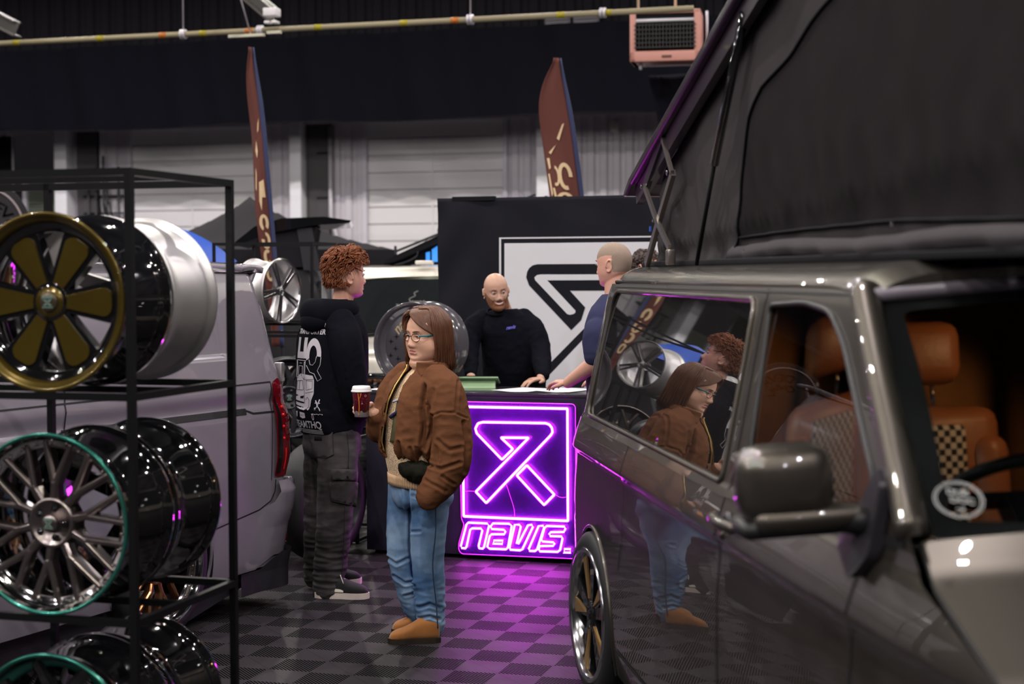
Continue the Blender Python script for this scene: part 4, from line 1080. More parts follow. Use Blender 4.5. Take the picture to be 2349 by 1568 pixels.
strip('waist_moulding', m_rubber, CV, [(2.04, 1.112), (2.5, 1.128), (3.0, 1.150), (3.18, 1.160)], cS, .02, .004)
MM = lambda p: V(p.x, -p.y, p.z)
panel('body_side', m_cp, CV, outl, lambda a, b: MM(cS(a, b)), holes=[bigwin, dwin], step=.1, edge=.05)
panel('side_window', m_cg, CV, bigwin, lambda a, b: MM(cS(a, b, -.003)), step=.1, edge=.05)
panel('door_window', m_dg, CV, dwin, lambda a, b: MM(cS(a, b, -.010)), step=.1, edge=.05)
strip('panel_seam', m_seam, CV, [(1.885, 1.66), (1.93, 1.09), (1.935, .95), (1.93, .32), (2.0, .22)], cS, .009)
strip('panel_seam', m_seam, CV, [(3.09, 1.14), (3.012, 1.09), (3.005, .96), (3.005, .80)], cS, .008)
strip('panel_seam', m_seam, CV, [(.62, 1.66), (.64, 1.63)], cS, .006)
strip('panel_seam', m_seam, CV, [(.60, 1.10), (.60, .75), (.52, .62)], cS, .006)
strip('sill_line', m_seam, CV, [(.42, .30), (2.55, .30)], cS, .012)
strip('slide_rail', m_seam, CV, [(-.30, .962), (.60, .962)], cS, .008)
# roof with rolled edge
def roofsec(v):
    # v 0..1 from near gutter to far gutter
    s_ = 2 * v - 1; a = abs(s_)
    return (math.copysign(.782 * min(1, 1.0) * (1 - (1 - a) ** 1.0), s_) if False else s_ * .782, 1.658 + .088 * (1 - a ** 7) ** .55)
def roof_fn(u, v):
    y, z = roofsec(.5 + .5 * math.copysign(1 - (1 - abs(2 * v - 1)) ** 1.6, 2 * v - 1))
    xf = 2.69 + .17 * (1 - (y / .78) ** 2); xr = -.80 + .42 * (1 - math.sqrt(max(0, 1 - (abs(y) / .785) ** 4)))
    x = xr + (xf - xr) * u
    z -= .045 * sstep(.25, 0, x - xr) + .03 * sstep(.14, 0, xf - x)
    return V(x, y, z)
MB().grid(roof_fn, 60, 60).build('roof', m_cp, CV)
MB().tube([V(x, -.772, 1.668) for x in (-.36, .5, 1.2, 1.9, 2.4)] + [V(2.6, -.775, 1.655), V(2.68, -.785, 1.635)], .010, 8).build('roof_gutter', m_cp, CV)
strip('panel_seam', m_seam, CV, [(-.3, 1.652), (2.60, 1.652)], cS, .007)
# windscreen
def ws(u, v):
    B = V(3.17 + .33 * (1 - u * u), .85 * u, 1.177 + .02 * (1 - u * u)); T = V(2.69 + .17 * (1 - u * u), .78 * u, 1.637 + .045 * (1 - u * u))
    p = B.lerp(T, v); return p + V(.02, 0, .02) * math.sin(PI * v)
wso = [(-1, 0), (1, 0), (1, 1), (-1, 1)]
wsi = rpoly([(-.94, .06), (.94, .06), (.93, .94), (-.93, .94)], .04)
panel('windscreen', m_clear, CV, wso, ws, step=.1, edge=.05)
panel('windscreen_border', m_rubber, CV, wso, lambda u, v: ws(u, v) - V(.004, 0, .004), holes=[wsi], step=.1, edge=.03)
pl = [(2.66, -.775, 1.66), (2.69, -.785, 1.635), (2.87, -.815, 1.47), (3.05, -.84, 1.30), (3.19, -.868, 1.18)]
MB().tube(curve([V(*p) + V(-.012, -.004, 0) for p in pl], 30), [.036] * 31, 14, flat=.9).build('windscreen_pillar', m_cp, CV)
MB().tube(curve([V(p[0] - .012, -p[1], p[2]) for p in pl], 30), .036, 14).build('windscreen_pillar', m_cp, CV)
MB().grid(lambda u, v: roof_fn(1, u).lerp(ws(roof_fn(1, u).y / .785, 1.0) + V(-.005, 0, .0), v), 60, 3).build('roof_front', m_cp, CV)
MB().tube([ws(i / 20 * 2 - 1, 1.0) + V(-.01, 0, .012) for i in range(21)], .018, 8).build('windscreen_header', mat('header_lilac_trim', (.16, .14, .17), .35), CV)
MB().tube([ws(i / 20 * 2 - 1, -.02) + V(.01, 0, -.012) for i in range(21)], .016, 8).build('scuttle', m_rubber, CV)
# bonnet
EX = [3.20, 3.236, 3.293, 3.436, 3.552, 3.681, 3.95, 4.05]; EZ = [1.168, 1.147, 1.111, 1.075, 1.045, 1.011, .90, .72]
def hood(u, v):
    a = abs(2 * v - 1); x0 = 3.20 + .30 * (1 - a * a); x = x0 + (4.10 - x0) * u
    xe = 3.20 + .85 * u
    ze = interp(xe, EX, EZ); ye = cW(min(1.17, ze)) - .028
    crown = .075 * (1 - a ** 2.6) + .0 * u
    return V(x - .05 * u * a * a, (2 * v - 1) * ye, ze + crown - (x - x0) * .0)
MB().grid(hood, 30, 40).build('bonnet', m_cp, CV)
MB().tube([hood(i / 20, 0) + V(0, .004, -.012) for i in range(21)], .007, 6).build('bonnet_gap', m_seam, CV)
MB().prism([(4.0, .2), (4.12, .3), (4.14, .6), (4.06, .9), (3.95, .92), (3.9, .2)], 1.8, lambda u, v, w: V(u, -.9 + w, v)).build('front_end', m_cp, CV, bevel=.03)
for s_ in (-1, 1): MB().box((4.1, s_ * .68, .78), (.08, .3, .18), None, .03).build('headlight', m_chrome, CV)
MB().box((4.13, 0, .72), (.06, .95, .12), None, .02).build('grille', m_gblack, CV)
# rear doors face (hidden), floor pan and inner lining
MB().box((-.86, 0, .95), (.03, 1.1, 1.4), None, .01).build('tailgate', m_cp, CV)
MB().box((1.5, 0, .33), (4.6, 1.5, .12)).build('floor_pan', m_blk, CV)
for cx in (0, 3.0):
    for sgn in (-1, 1):
        MB().lathe([(0, WA - .004), (.26, WA - .004), (.26, .04)] if sgn < 0 else [(0, WA - .004), (-.26, WA - .004), (-.26, .04)], 32, Matrix.Translation((cx, sgn * .93, .345)), a0=R(-20), a1=R(200)).build('wheel_housing', m_blk, CV)
    MB().tube([V(p[0], -cW(p[1]) - .0, p[1]) for p in carch(cx) if p[1] > zb], .008, 8).build('arch_lip', m_cp, CV)
# wheels: five twin-blade spokes, black with machined gold faces
def w_blade(r=.268, w=.24):
    t = thing('x', 'x', 'x')
    MB().lathe(barrel(r, w), 96).build('barrel', m_chrome, t)
    MB().lathe([(.0, r), (-.006, r - .002), (-.007, r - .016), (.002, r - .024), (.03, r - .034), (.09, r - .036)], 96).build('lip', m_pol, t)
    mg = mat('machined_gold', (.62, .38, .14), .32, metal=.85)
    for k in range(5):
        for s_ in (-1, 1):
            a = 2 * PI * k / 5 + .12 + s_ * .21
            mb = MB(); spoke_prism(mb, rotp([(-.018, .035), (-.033, r * .90), (.033, r * .90), (.018, .035)], a), .018, .07); sp = mb.build('spoke', m_gblack, t, bevel=.004)
            if s_ > 0:
                mb = MB(); spoke_prism(mb, rotp([(-.002, .065), (-.030, r * .86), (.030, r * .86)], a), .012, .019); mb.build('spoke_face', mg, sp)
    hub(t, m_gblack, .055, .012, .09); lugs(t, 5, .036, .014, m_gblack, .007); cap(t, m_gblack, .010, .022, mark=False)
    return t
fitted_wheel(CV, 0, -.968, -1, w_blade, .272, .334, toe=4.5)
for x_, y_, s_ in ((3.0, -.945, -1), (0, .945, 1), (3.0, .945, 1)): fitted_wheel(CV, x_, y_, s_, lambda: w_plain('x', 'x', .268, .22, m_gblack), .266, .334)
# door mirror
def cap2(name, m, c, d, bev, par, rot=None): return MB().box(c, d, rot, bev).build(name, m, par)
mir = MB().grid(lambda u, v: V(0, 0, 0), 1, 1)
bm_ = bmesh.new(); bmesh.ops.create_cube(bm_, size=1)
mh = cap2('mirror_housing', m_cp, (2.97, -1.075, 1.262), (.13, .205, .165), .05, CV, Matrix.Rotation(R(4), 3, 'X'))
cap2('mirror_foot', m_cp, (2.985, -1.03, 1.190), (.10, .24, .05), .022, mh, Matrix.Rotation(R(3), 3, 'X'))
cap2('mirror_base', m_rubber, (2.965, -1.065, 1.170), (.11, .22, .04), .018, mh, Matrix.Rotation(R(3), 3, 'X'))
cap2('mirror_glass', m_chrome, (2.903, -1.075, 1.262), (.006, .17, .13), .002, mh, Matrix.Rotation(R(4), 3, 'X'))
MB().tube([V(2.98, -1.0, 1.19), V(3.0, -.945, 1.185), V(3.03, -.90, 1.18)], [.034, .03, .03], 12).build('mirror_arm', m_rubber, mh)
MB().prism(rpoly([(2.90, 1.115), (3.04, 1.065), (3.085, 1.12), (3.07, 1.27), (3.03, 1.30), (2.985, 1.22)], .015), .028, lambda u, v, w: V(u, -(cW(min(v, 1.6)) + .002 + w), v)).build('mirror_mount', m_plast, mh, bevel=.008)
# door handle
hd = MB().tube(curve([cS(1.955, 1.033, .018), cS(1.99, 1.034, .034), cS(2.08, 1.033, .036), cS(2.165, 1.03, .016)], 14), [.008] + [.0145] * 13 + [.008], 12, flat=1.15).build('door_handle', m_cp, CV)
MB().lathe([(0, .028), (.006, .027), (.012, .018), (.014, 0)], 20, Matrix.Translation(cS(2.03, 1.03, -.004)) @ Matrix.Rotation(PI, 4, 'Z')).build('handle_cup', m_plast, hd)
MB().lathe([(0, .013), (-.008, .012), (-.01, 0)], 16, Matrix.Translation(cS(2.015, .992, .0))).build('door_lock', m_cp, CV)
# windscreen sticker
m_stk = mat('sticker_white_print', (.55, .56, .56), .5)
sc = (-.92, .12)
def wsp(a, b, off=.004):
    # a across, b up, metres, on the glass around the sticker centre
    return ws(sc[0] + a / .85, sc[1] + b / .66) + V(off, 0, off)
st = MB()
for rr in (.041, .037): st.tube([wsp(rr * math.cos(i * PI / 16), rr * math.sin(i * PI / 16)) for i in range(32)], .0009, 5, closed=True)
st = st.build('windscreen_sticker', m_stk, CV)
text_mesh('sticker_lettering', 'DUB', .018, m_stk, st, lambda x, y, z: wsp(x, y + .016 - .12 * x), .0002, bold=.0005)
text_mesh('sticker_lettering', 'DOC', .018, m_stk, st, lambda x, y, z: wsp(x + .006, y - .003 - .12 * x), .0002, bold=.0005)
text_mesh('sticker_lettering', 'est', .012, m_stk, st, lambda x, y, z: wsp(x, y - .022), .0002, bold=.0004)
# interior: dashboard, steering wheel, seats, lining
m_dash = mat('dashboard_grey', (.05, .062, .058), .5, bump=.15, bs=200)
MB().grid(lambda u, v: V(2.74 + .50 * u, (2 * v - 1) * .80, 1.01 + .11 * math.sin(min(1, u * 1.6) * PI / 2) + .05 * math.exp(-((v - .27) / .13) ** 2) * (1 - u)), 16, 30).build('dashboard', m_dash, CV, solid=.04)
MB().box((2.72, 0, .8), (.12, 1.6, .5), None, .03).build('dashboard_front', m_dash, CV)
stw = V(2.66, -.42, 1.155); ax = V(-.62, 0, .78).normalized(); e1 = V(0, 1, 0); e2 = ax.cross(e1)
sw = MB().tube([stw + (e1 * math.cos(i * PI / 20) + e2 * math.sin(i * PI / 20)) * .19 for i in range(40)], .016, 12, closed=True).build('steering_wheel', mat('steering_leather', (.014, .015, .016), .4), CV)
MB().bar(stw - e1 * .18, stw + e1 * .18, .05, .02, up=ax).build('wheel_spoke', m_plast, sw); MB().bar(stw, stw + V(.2, 0, -.16), .06).build('steering_column', m_plast, sw)
m_tan = mat('seat_tan_leather', (.36, .125, .045), .42, bump=.1, bs=90)
def hound():
    m = bpy.data.materials.new('seat_houndstooth_cloth'); m.use_nodes = True; nt = m.node_tree; L = nt.links.new; b = nt.nodes['Principled BSDF']
    tc = nt.nodes.new('ShaderNodeTexCoord'); s = nt.nodes.new('ShaderNodeSeparateXYZ'); L(tc.outputs['Object'], s.inputs[0])
    c = nt.nodes.new('ShaderNodeTexChecker'); c.inputs['Scale'].default_value = 62; cmb = nt.nodes.new('ShaderNodeCombineXYZ')
    L(s.outputs[1], cmb.inputs[0]); L(s.outputs[2], cmb.inputs[1]); cmb.inputs[2].default_value = .1; L(cmb.outputs[0], c.inputs[0])
    c.inputs[1].default_value = (.72, .62, .5, 1); c.inputs[2].default_value = (.02, .018, .018, 1); L(c.outputs[0], b.inputs['Base Color']); b.inputs['Roughness'].default_value = .8
    return m
m_hnd = hound()
def seat(name, x, y, par, back=12):
    rt = Matrix.Rotation(R(-back), 3, 'Y')
    def bx(c, d, bev): return (V(x, y, .665) + rt @ V(*c), d, rt, bev)
    s_ = MB().box(*bx((0, 0, .33), (.11, .46, .66), .05)).build(name, m_tan, par)
    MB().box(*bx((.035, 0, .32), (.06, .25, .58), .02)).build('seat_centre', m_hnd, s_)
    MB().box(*bx((.02, -.19, .30), (.13, .10, .56), .045)).build('seat_bolster', m_tan, s_); MB().box(*bx((.02, .19, .30), (.13, .10, .56), .045)).build('seat_bolster', m_tan, s_)
    MB().box(*bx((0.005, 0, .805), (.10, .27, .17), .045)).build('headrest', m_tan, s_)
    for k in (-.06, .06): MB().cyl(V(x, y, .665) + rt @ V(0, k, .62), V(x, y, .665) + rt @ V(0, k, .76), .006, 8).build('headrest_post', m_chrome, s_)
    MB().box((x + .27, y, .69), (.50, .48, .14), Matrix.Rotation(R(-6), 3, 'Y'), .05).build('seat_cushion', m_tan, s_)
    MB().box((x + .2, y, .50), (.40, .42, .32)).build('seat_base', m_plast, s_)
seat('seat', 2.20, -.43, CV); seat('seat', 2.20, .43, CV)
m_lin = mat('lining_brown_suede', (.17, .075, .025), .8, var=.3, vs=14)
MB().grid(lambda u, v: V(.9 + .04 * math.sin(u * 30) , -.74 + 1.48 * u, .55 + 1.12 * v), 60, 4).build('curtain', m_lin, CV, solid=.004)
MB().box((1.4, .79, 1.2), (1.2, .02, .9)).build('side_lining', m_lin, CV)
MB().add([V(.9, -.76, 1.66), V(2.66, -.76, 1.66), V(2.66, .76, 1.66), V(.9, .76, 1.66)], [(0, 1, 2, 3)], False).build('headlining', mat('headlining_dark', (.015, .013, .012), .8), CV)
ld = bpy.data.lights.new('cabin_reading_light', 'SPOT'); ld.energy = 7; ld.color = (1, .55, .25); ld.shadow_soft_size = .03; ld.spot_size = 2.0; ld.spot_blend = .6
lo = bpy.data.objects.new('cabin_reading_light', ld); COL.objects.link(lo); lo.parent = CV; lo.location = (1.30, -.2, 1.62); lo.rotation_euler = (0, R(18), 0)
l2_ = ld.copy(); l2_.energy = 3.2; l2_.spot_size = 1.7; l3_ = bpy.data.objects.new('cabin_front_light', l2_); COL.objects.link(l3_); l3_.parent = CV; l3_.location = (2.50, -.05, 1.63); l3_.rotation_euler = (V(1.95, -.42, 1.15) - V(2.50, -.05, 1.63)).to_track_quat('-Z', 'Y').to_euler()
# raised pop-up roof
def ztop(x): return 2.045 + .295 * (x + .54)
m_can = mat('poptop_canvas_grey', (.048, .042, .045), .9, spec=.08, bump=.5, bs=500, var=.08, vs=2.)
m_cand = mat('poptop_window_cloth', (.018, .0155, .017), .9, spec=.04, bump=.3, bs=400, var=.1, vs=2)
m_shell = mat('poptop_shell_dark', (.022, .012, .024), .3, coat=.4)
x1 = 3.50
PT = MB().prism([(-.555, ztop(-.54) - .012), (-.53, ztop(-.54) + .012), (-.44, ztop(-.44) + .03), (x1, ztop(x1) + .06), (x1, ztop(x1) + .02), (-.40, ztop(-.40) - .008), (-.50, ztop(-.5) - .022)], 1.42, lambda u, v, w: V(u, -.71 + w, v)).build('roof_shell', m_shell, CV, bevel=.008)
MB().bar(V(-.42, -.665, ztop(-.42) - .05), V(x1, -.665, ztop(x1) - .025), .03, .075).build('shell_lip', m_shell, PT)
MB().bar(V(-.42, .665, ztop(-.42) - .05), V(x1, .665, ztop(x1) - .025), .03, .075).build('shell_lip', m_shell, PT)
def cv_y(x, z, off=0.):
    # side canvas with folds
    h = max(0.01, ztop(x) - .06 - 1.745); k = (z - 1.745) / h
    f_ = .010 * math.sin(x * 9 + 4 * z) * math.sin(k * 3) + .012 * math.exp(-k * 14) * math.sin(x * 23) + .018 * math.sin(k * PI) * .6 - .012 * math.sin(PI * min(1, k * 6)) * (k < .166)
    f_ += .006 * math.sin(x * 31 + z * 12) * math.exp(-((z - 1.95) / .09) ** 2) + .004 * noise.noise(V(x * 7, 0, z * 7))
    return V(x, -(.625 + f_ + off), z)
co_ = [(-.27, 1.745), (x1 - .05, 1.745), (x1 - .05, ztop(x1) - .05), (-.10, ztop(-.10) - .05)]
panel('canvas', m_can, CV, co_, lambda a, b: cv_y(a, b), step=.035, edge=.04)
panel('canvas', m_can, CV, co_, lambda a, b: MM(cv_y(a, b)), step=.1, edge=.1)
MB().grid(lambda u, v: V(lerp(-.27, -.10, v) + .02 * math.sin(u * 20) * math.sin(v * 3), -.62 + 1.24 * u, 1.745 + v * (ztop(-.1) - .05 - 1.745)), 30, 6).build('canvas_end', m_can, CV)
MB().grid(lambda u, v: V(x1 - .05, -.62 + 1.24 * u, 1.745 + v * (ztop(x1) - .05 - 1.745)), 10, 6).build('canvas_end', m_can, CV)
wz = [(.985, 1.825), (1.05, 1.98), (1.10, 2.10), (1.19, 2.20), (1.305, 2.287), (1.62, 2.36), (2.0, 2.44), (2.2, 2.52), (2.6, 2.62), (x1 - .1, 2.83), (x1 - .1, 1.835), (3.12, 1.812), (2.43, 1.832), (1.7, 1.826)]
wz = [(.99, 1.822), (1.045, 1.97), (1.10, 2.08), (1.20, 2.20), (1.34, 2.285), (1.60, 2.355), (2.0, 2.45), (2.5, 2.62), (x1 - .06, 2.89), (x1 - .06, 1.812), (3.12, 1.811), (2.43, 1.831), (1.7, 1.83)]
panel('canvas_window', m_cand, CV, wz, lambda a, b: cv_y(a, b, .004), step=.05, edge=.03)
MB().tube([cv_y(a, b, .008) for a, b in resample(wz[:9], .03)[:-60] if a < 2.6 or True][:], .0045, 6).build('zip', m_blk, CV) if False else None
def poly_line(pts, step=.03):
    P = []
    for i in range(len(pts) - 1):
        a, b = Vector(pts[i]), Vector(pts[i + 1]); k = max(1, int((b - a).length / step)); P += [a.lerp(b, j / k) for j in range(k)]
    return P + [Vector(pts[-1])]
MB().tube([cv_y(p.x, p.y, .008) for p in poly_line([(.90, 1.745), (.965, 1.80)] + wz[:9])], .0055, 6).build('zip', m_blk, CV)
MB().tube([cv_y(p.x, p.y, .008) for p in poly_line([wz[0], wz[12], wz[11], wz[10], wz[9]])], .0045, 6).build('zip', m_blk, CV)
def fold(u, v):
    x = .93 + (x1 - 1.0) * u; return cv_y(x, 1.752 + .048 * v + .006 * math.sin(x * 5), .010 + .016 * math.sin(PI * v) + .003 * math.sin(x * 17))
MB().grid(fold, 80, 8).build('canvas_fold', mat('poptop_fold_grey', (.075, .067, .073), .9, spec=.08, bump=.5, bs=500), CV)
MB().tube([cv_y(x / 20, 1.7475, .006) for x in range(-5, 68)], .006, 6).build('canvas_piping', m_blk, CV)
MB().box((1.5, -.635, 1.742), (3.9, .03, .022), None, .005).build('base_rail', m_blk, CV); MB().box((1.5, .635, 1.742), (3.9, .03, .022), None, .005).build('base_rail', m_blk, CV)
for x, z in ((2.42, 1.822), (1.12, 1.775)): MB().ell(cv_y(x, z, .022), .006, 10).build('press_stud', m_chrome, CV)
# gas strut and scissor hinge
MB().tube([V(.655, -.685, 1.735), V(.90, -.68, 2.10)], .0075, 10).build('gas_strut_rod', m_blk, CV)
MB().tube([V(.885, -.68, 2.075), V(1.235, -.675, 2.53)], .0155, 12).build('gas_strut', m_gblack, CV)
m_hin = mat('hinge_steel', (.35, .31, .29), .3, metal=.9)
hg = MB().bar(V(-.20, -.68, 1.74), V(.03, -.68, 1.915), .018, .03).bar(V(.03, -.68, 1.915), V(.27, -.68, 2.085), .018, .028).build('scissor_hinge', m_hin, CV)
MB().bar(V(.27, -.685, 2.085), V(.06, -.685, 2.27), .012, .022).build('hinge_link', m_hin, hg)
MB().bar(V(-.20, -.69, 2.06), V(.02, -.69, 1.915), .012, .024).bar(V(.02, -.69, 1.915), V(.25, -.69, 1.80), .012, .024).build('hinge_link', m_hin, hg)
MB().box((.245, -.685, 1.765), (.05, .03, .06), None, .006).build('hinge_foot', m_hin, hg)
MB().bar(V(-.20, -.68, 2.07), V(.10, -.68, 2.235), .02, .05).build('hinge_bracket', m_shell, hg)
for p in ((.27, -.70, 2.085), (.03, -.70, 1.915), (-.20, -.70, 2.06)): MB().lathe([(-.004, .011), (-.008, .009), (-.009, 0)], 12, Matrix.Translation(p)).build('pivot_bolt', m_chrome, hg)
MB().box((-.0, -.71, 1.88), (.012, .006, .02)).build('tape', mat('tape_blue', (.02, .1, .5), .5), hg)

# ------------------------------------------------------------------ people
m_skin = mat('skin', (.64, .36, .25), .48, var=.08, vs=30, spec=.4)
m_skin2 = mat('skin_rosy', (.62, .33, .25), .45, var=.08, vs=30, spec=.4)
for q in (m_skin, m_skin2):
    b_ = q.node_tree.nodes['Principled BSDF']; b_.inputs['Subsurface Weight'].default_value = .12; b_.inputs['Subsurface Radius'].default_value = (.012, .005, .003)
m_lip = mat('lips', (.42, .14, .12), .4)
m_mouth = mat('mouth_dark', (.05, .012, .012), .5)
m_teeth = mat('teeth', (.75, .7, .62), .3)
m_eye = mat('eye_white', (.42, .38, .36), .25)
m_iris = mat('iris_dark', (.03, .02, .015), .1)
m_nail = mat('nail', (.6, .36, .3), .3)

def loft(mb, secs, n=32, p=2.2, caps=True):
    # secs: (x, y, z, rx, ry, yaw_deg) rings; superellipse cross-sections
    vs = []
    for s_ in secs:
        x, y, z, rx, ry = s_[:5]; yaw = R(s_[5]) if len(s_) > 5 else 0; tl = s_[6] if len(s_) > 6 else 0
        for k in range(n):
            a = 2 * PI * k / n; c, s = math.cos(a), math.sin(a)
            u = math.copysign(abs(c) ** (2 / p), c) * rx; v = math.copysign(abs(s) ** (2 / p), s) * ry
            vs.append(V(x + u * math.cos(yaw) - v * math.sin(yaw), y + u * math.sin(yaw) + v * math.cos(yaw), z + tl * v))
    N = len(secs)
    fs = [(i * n + k, i * n + (k + 1) % n, (i + 1) * n + (k + 1) % n, (i + 1) * n + k) for i in range(N - 1) for k in range(n)]
    if caps: fs += [tuple(range(n))[::-1], tuple((N - 1) * n + k for k in range(n))]
    return mb.add(vs, fs, True)
def sloft(mb, secs, m=24, **k):
    # smooth interpolation between key sections
    L = max(len(s) for s in secs); S = [tuple(s) + (0,) * (L - len(s)) for s in secs]; ts = list(range(len(S)))
    return loft(mb, [tuple(spl(i * (len(S) - 1) / m, ts, [q[j] for q in S]) for j in range(L)) for i in range(m + 1)], **k)
def limb(mb, pts, rad, n=20, m=24, flat=1.):
    c = curve(pts, m); ts = list(range(len(rad)))
    rr = [spl(i * (len(rad) - 1) / m, ts, rad) for i in range(m + 1)]
    mb.tube(c, rr, n, flat=flat)
    mb.ell(c[0], rr[0] * .98, 14); mb.ell(c[-1], rr[-1] * .98, 14)
    return mb

HZ = [-.120, -.114, -.104, -.09, -.07, -.045, -.015, .02, .05, .08, .10, .112, .118]
HX = [.012, .026, .040, .052, .061, .069, .0745, .0765, .0745, .063, .047, .028, .008]
HF = [.048, .066, .078, .0825, .0835, .084, .084, .086, .084, .070, .052, .030, .008]
HB = [-.015, -.002, .012, .032, .058, .080, .096, .104, .100, .083, .060, .034, .008]
def face_f(x, z, o):
    a = abs(x); f = 0
    n = interp(z, [-.054, -.046, -.040, -.032, -.018, 0, .012, .022], [0, .012, .019, .0235 * o.get('nose', 1), .017, .009, .004, 0])
    f += n * gauss(x, interp(z, [-.045, -.03, 0, .02], [.0105, .0095, .0075, .010]))
    f += .0095 * gauss(a - .0135, .0058) * gauss(z + .041, .0065)
    f -= .0105 * gauss(a - .031, .015) * gauss(z - .002, .010)
    f += .0045 * gauss(a - .033, .012) * gauss(z + .016, .006) * o.get('bag', .5)
    f += .0038 * gauss(z - .023, .007) * gauss(a - .028, .022)
    f += .004 * gauss(a - .046, .017) * gauss(z + .026, .018) * o.get('cheek', 1)
    mw = o.get('mouth', .025); sm = o.get('smile', 0)
    zc = -.0665 + sm * .012 * min(1.3, (a / mw) ** 2)
    w = sstep(mw * 1.15, mw * .7, a)
    f += .0062 * gauss(z - zc - .0055, .0036) * w + .0072 * gauss(z - zc + .0065, .0042) * w
    f -= (.0045 + .004 * sm) * gauss(z - zc, .0018 + .0016 * sm) * sstep(mw * 1.2, mw * .8, a)
    f -= .0045 * gauss(z + .0835, .005) * gauss(x, .022)
    f += .0065 * gauss(x, .016) * gauss(z + .100, .012)
    f -= .0028 * gauss(a - (.030 + .3 * max(0, -.045 - z)), .0045) * sstep(-.035, -.05, z) * sstep(-.085, -.07, z) * (1 + sm)
    return f
def head(mb, M, o):
    vs = []; n = 72; rows = 84; k_ = o.get('k', 1.); kx = o.get('kx', 1.); fat = o.get('fat', 0.)
    for i in range(rows + 1):
        t = i / rows; z = -.120 + .238 * (1 - math.cos(PI * t)) / 2
        rx = spl(z, HZ, HX) * kx + fat * sstep(.0, -.06, z) * sstep(-.125, -.10, z); f_ = spl(z, HZ, HF); b_ = spl(z, HZ, HB)
        for j in range(n):
            a = 2 * PI * j / n; c, s = math.cos(a), math.sin(a)           # s<0 = front (-y)
            pw = 2 / 2.25
            x = math.copysign(abs(c) ** pw, c) * rx
            cy = (b_ - f_) / 2 if False else 0
            y = -abs(s) ** pw * f_ if s < 0 else (abs(s) ** pw * b_ if b_ > 0 else -0 + b_ * abs(s) ** pw)
            if s < 0: y -= face_f(x, z, o) * sstep(0, .5, -s)
            vs.append(M @ (V(x, y, z) * k_))
    fs = [(i * n + j, i * n + (j + 1) % n, (i + 1) * n + (j + 1) % n, (i + 1) * n + j) for i in range(rows) for j in range(n)]
    fs += [tuple(range(n))[::-1], tuple(rows * n + j for j in range(n))]
    mb.add(vs, fs, True)
    for s in (-1, 1):       # ears
        c = V(s * .0765 * kx, .014, -.012) * k_
        E = Matrix.Rotation(R(-12), 3, 'X') @ Matrix.Rotation(R(s * 22), 3, 'Z')
        M3 = M.to_3x3()
        pts = [M @ (c + E @ (V(s * .006, .016 * math.cos(a) + .002, .029 * math.sin(a) + (.004 if math.sin(a) > 0 else 0)) * k_)) for a in [R(-100 + 300 * i / 16) for i in range(17)]]
        mb.tube(pts, .0048 * k_, 8)
        mb.ell(M @ c, (.007 * k_, .013 * k_, .023 * k_), 14, M3 @ E)
        mb.ell(M @ (c + E @ V(s * .004, -.002, -.024) * k_), (.005 * k_, .007 * k_, .008 * k_), 10, M3)
def headM(pos, yaw=0, pitch=0, roll=0): return Matrix.Translation(pos) @ Matrix.Rotation(R(yaw), 4, 'Z') @ Matrix.Rotation(R(pitch), 4, 'X') @ Matrix.Rotation(R(roll), 4, 'Y')
def finish_face(body, M, o, skins):
    # colour zones: lips and mouth line, by place on the head
    inv = M.inverted(); me = body.data; k_ = o.get('k', 1.); mw = o.get('mouth', .025); sm = o.get('smile', 0)
    me.materials.clear()
    for q in skins: me.materials.append(q)
    for p in me.polygons:
        c = (inv @ p.center) / k_
        p.material_index = 0
        if c.y < -.06 and abs(c.x) < mw * 1.05 and abs(c.z + .066) < .03:
            a = abs(c.x); zc = -.0665 + sm * .012 * min(1.3, (a / mw) ** 2)
            w = sstep(mw * 1.1, mw * .3, a); d = c.z - zc
            if -.0115 * w < d < .0085 * w:
                p.material_index = 1
                if sm and abs(d) < .0042 * w and a < mw * .82: p.material_index = 3
                elif not sm and abs(d) < .0009 and a < mw * .7: p.material_index = 1
        if o.get('scalp') and c.z > .045 and (c.y > -.05 or (c.z > .062 and c.x > .02)): p.material_index = 4
        if o.get('shave') and len(skins) > 4:
            # cropped hair zone
            if (c.z > .045 - .3 * max(0, -c.y - .02) and c.y > -.075 + .0 * c.z) and c.z + .5 * c.y > .0 or (c.y > .035 and c.z > -.045): p.material_index = 4
def eyes(par, M, o):
    k_ = o.get('k', 1.)
    for s in (-1, 1):
        c = V(s * .031, -.0722, .002) * k_
        e = MB().ell(M @ c, .0120 * k_, 16).build('eye', m_eye, par)
        g = o.get('gaze', (0, 0)); d = V(g[0], -1, g[1]).normalized()
        MB().ell(M @ (c + d * .0068 * k_), .0068 * k_, 12).build('iris', m_iris, e)
        # upper lid, brow
        lid = [M @ ((c + V(.0125 * math.cos(a) * 1.05, -.0105 - .0012 * math.sin(a), .0052 * math.sin(a) + .001)) * 1.0) if False else M @ (c + V(.0140 * math.cos(a), -.0100 - .0026 * math.sin(a), .0056 * math.sin(a)) * k_) for a in [R(0 + 180 * i / 10) for i in range(11)]]
        MB().tube(lid, .0018 * k_, 6).build('eyelid', o.get('lidm', m_skin), par)
        br = [M @ (V(s * (.014 + .032 * i / 8), -(.0925 - .012 * (i / 8) ** 2) + .0, .0215 + .005 * math.sin(PI * .7 * i / 8) + o.get('brow', 0)) * k_) for i in range(9)]
        MB().tube(br, [.0012 + .0018 * math.sin(PI * min(1, (i + 1) / 8)) for i in range(9)], 6).build('eyebrow', o['hairm'], par)

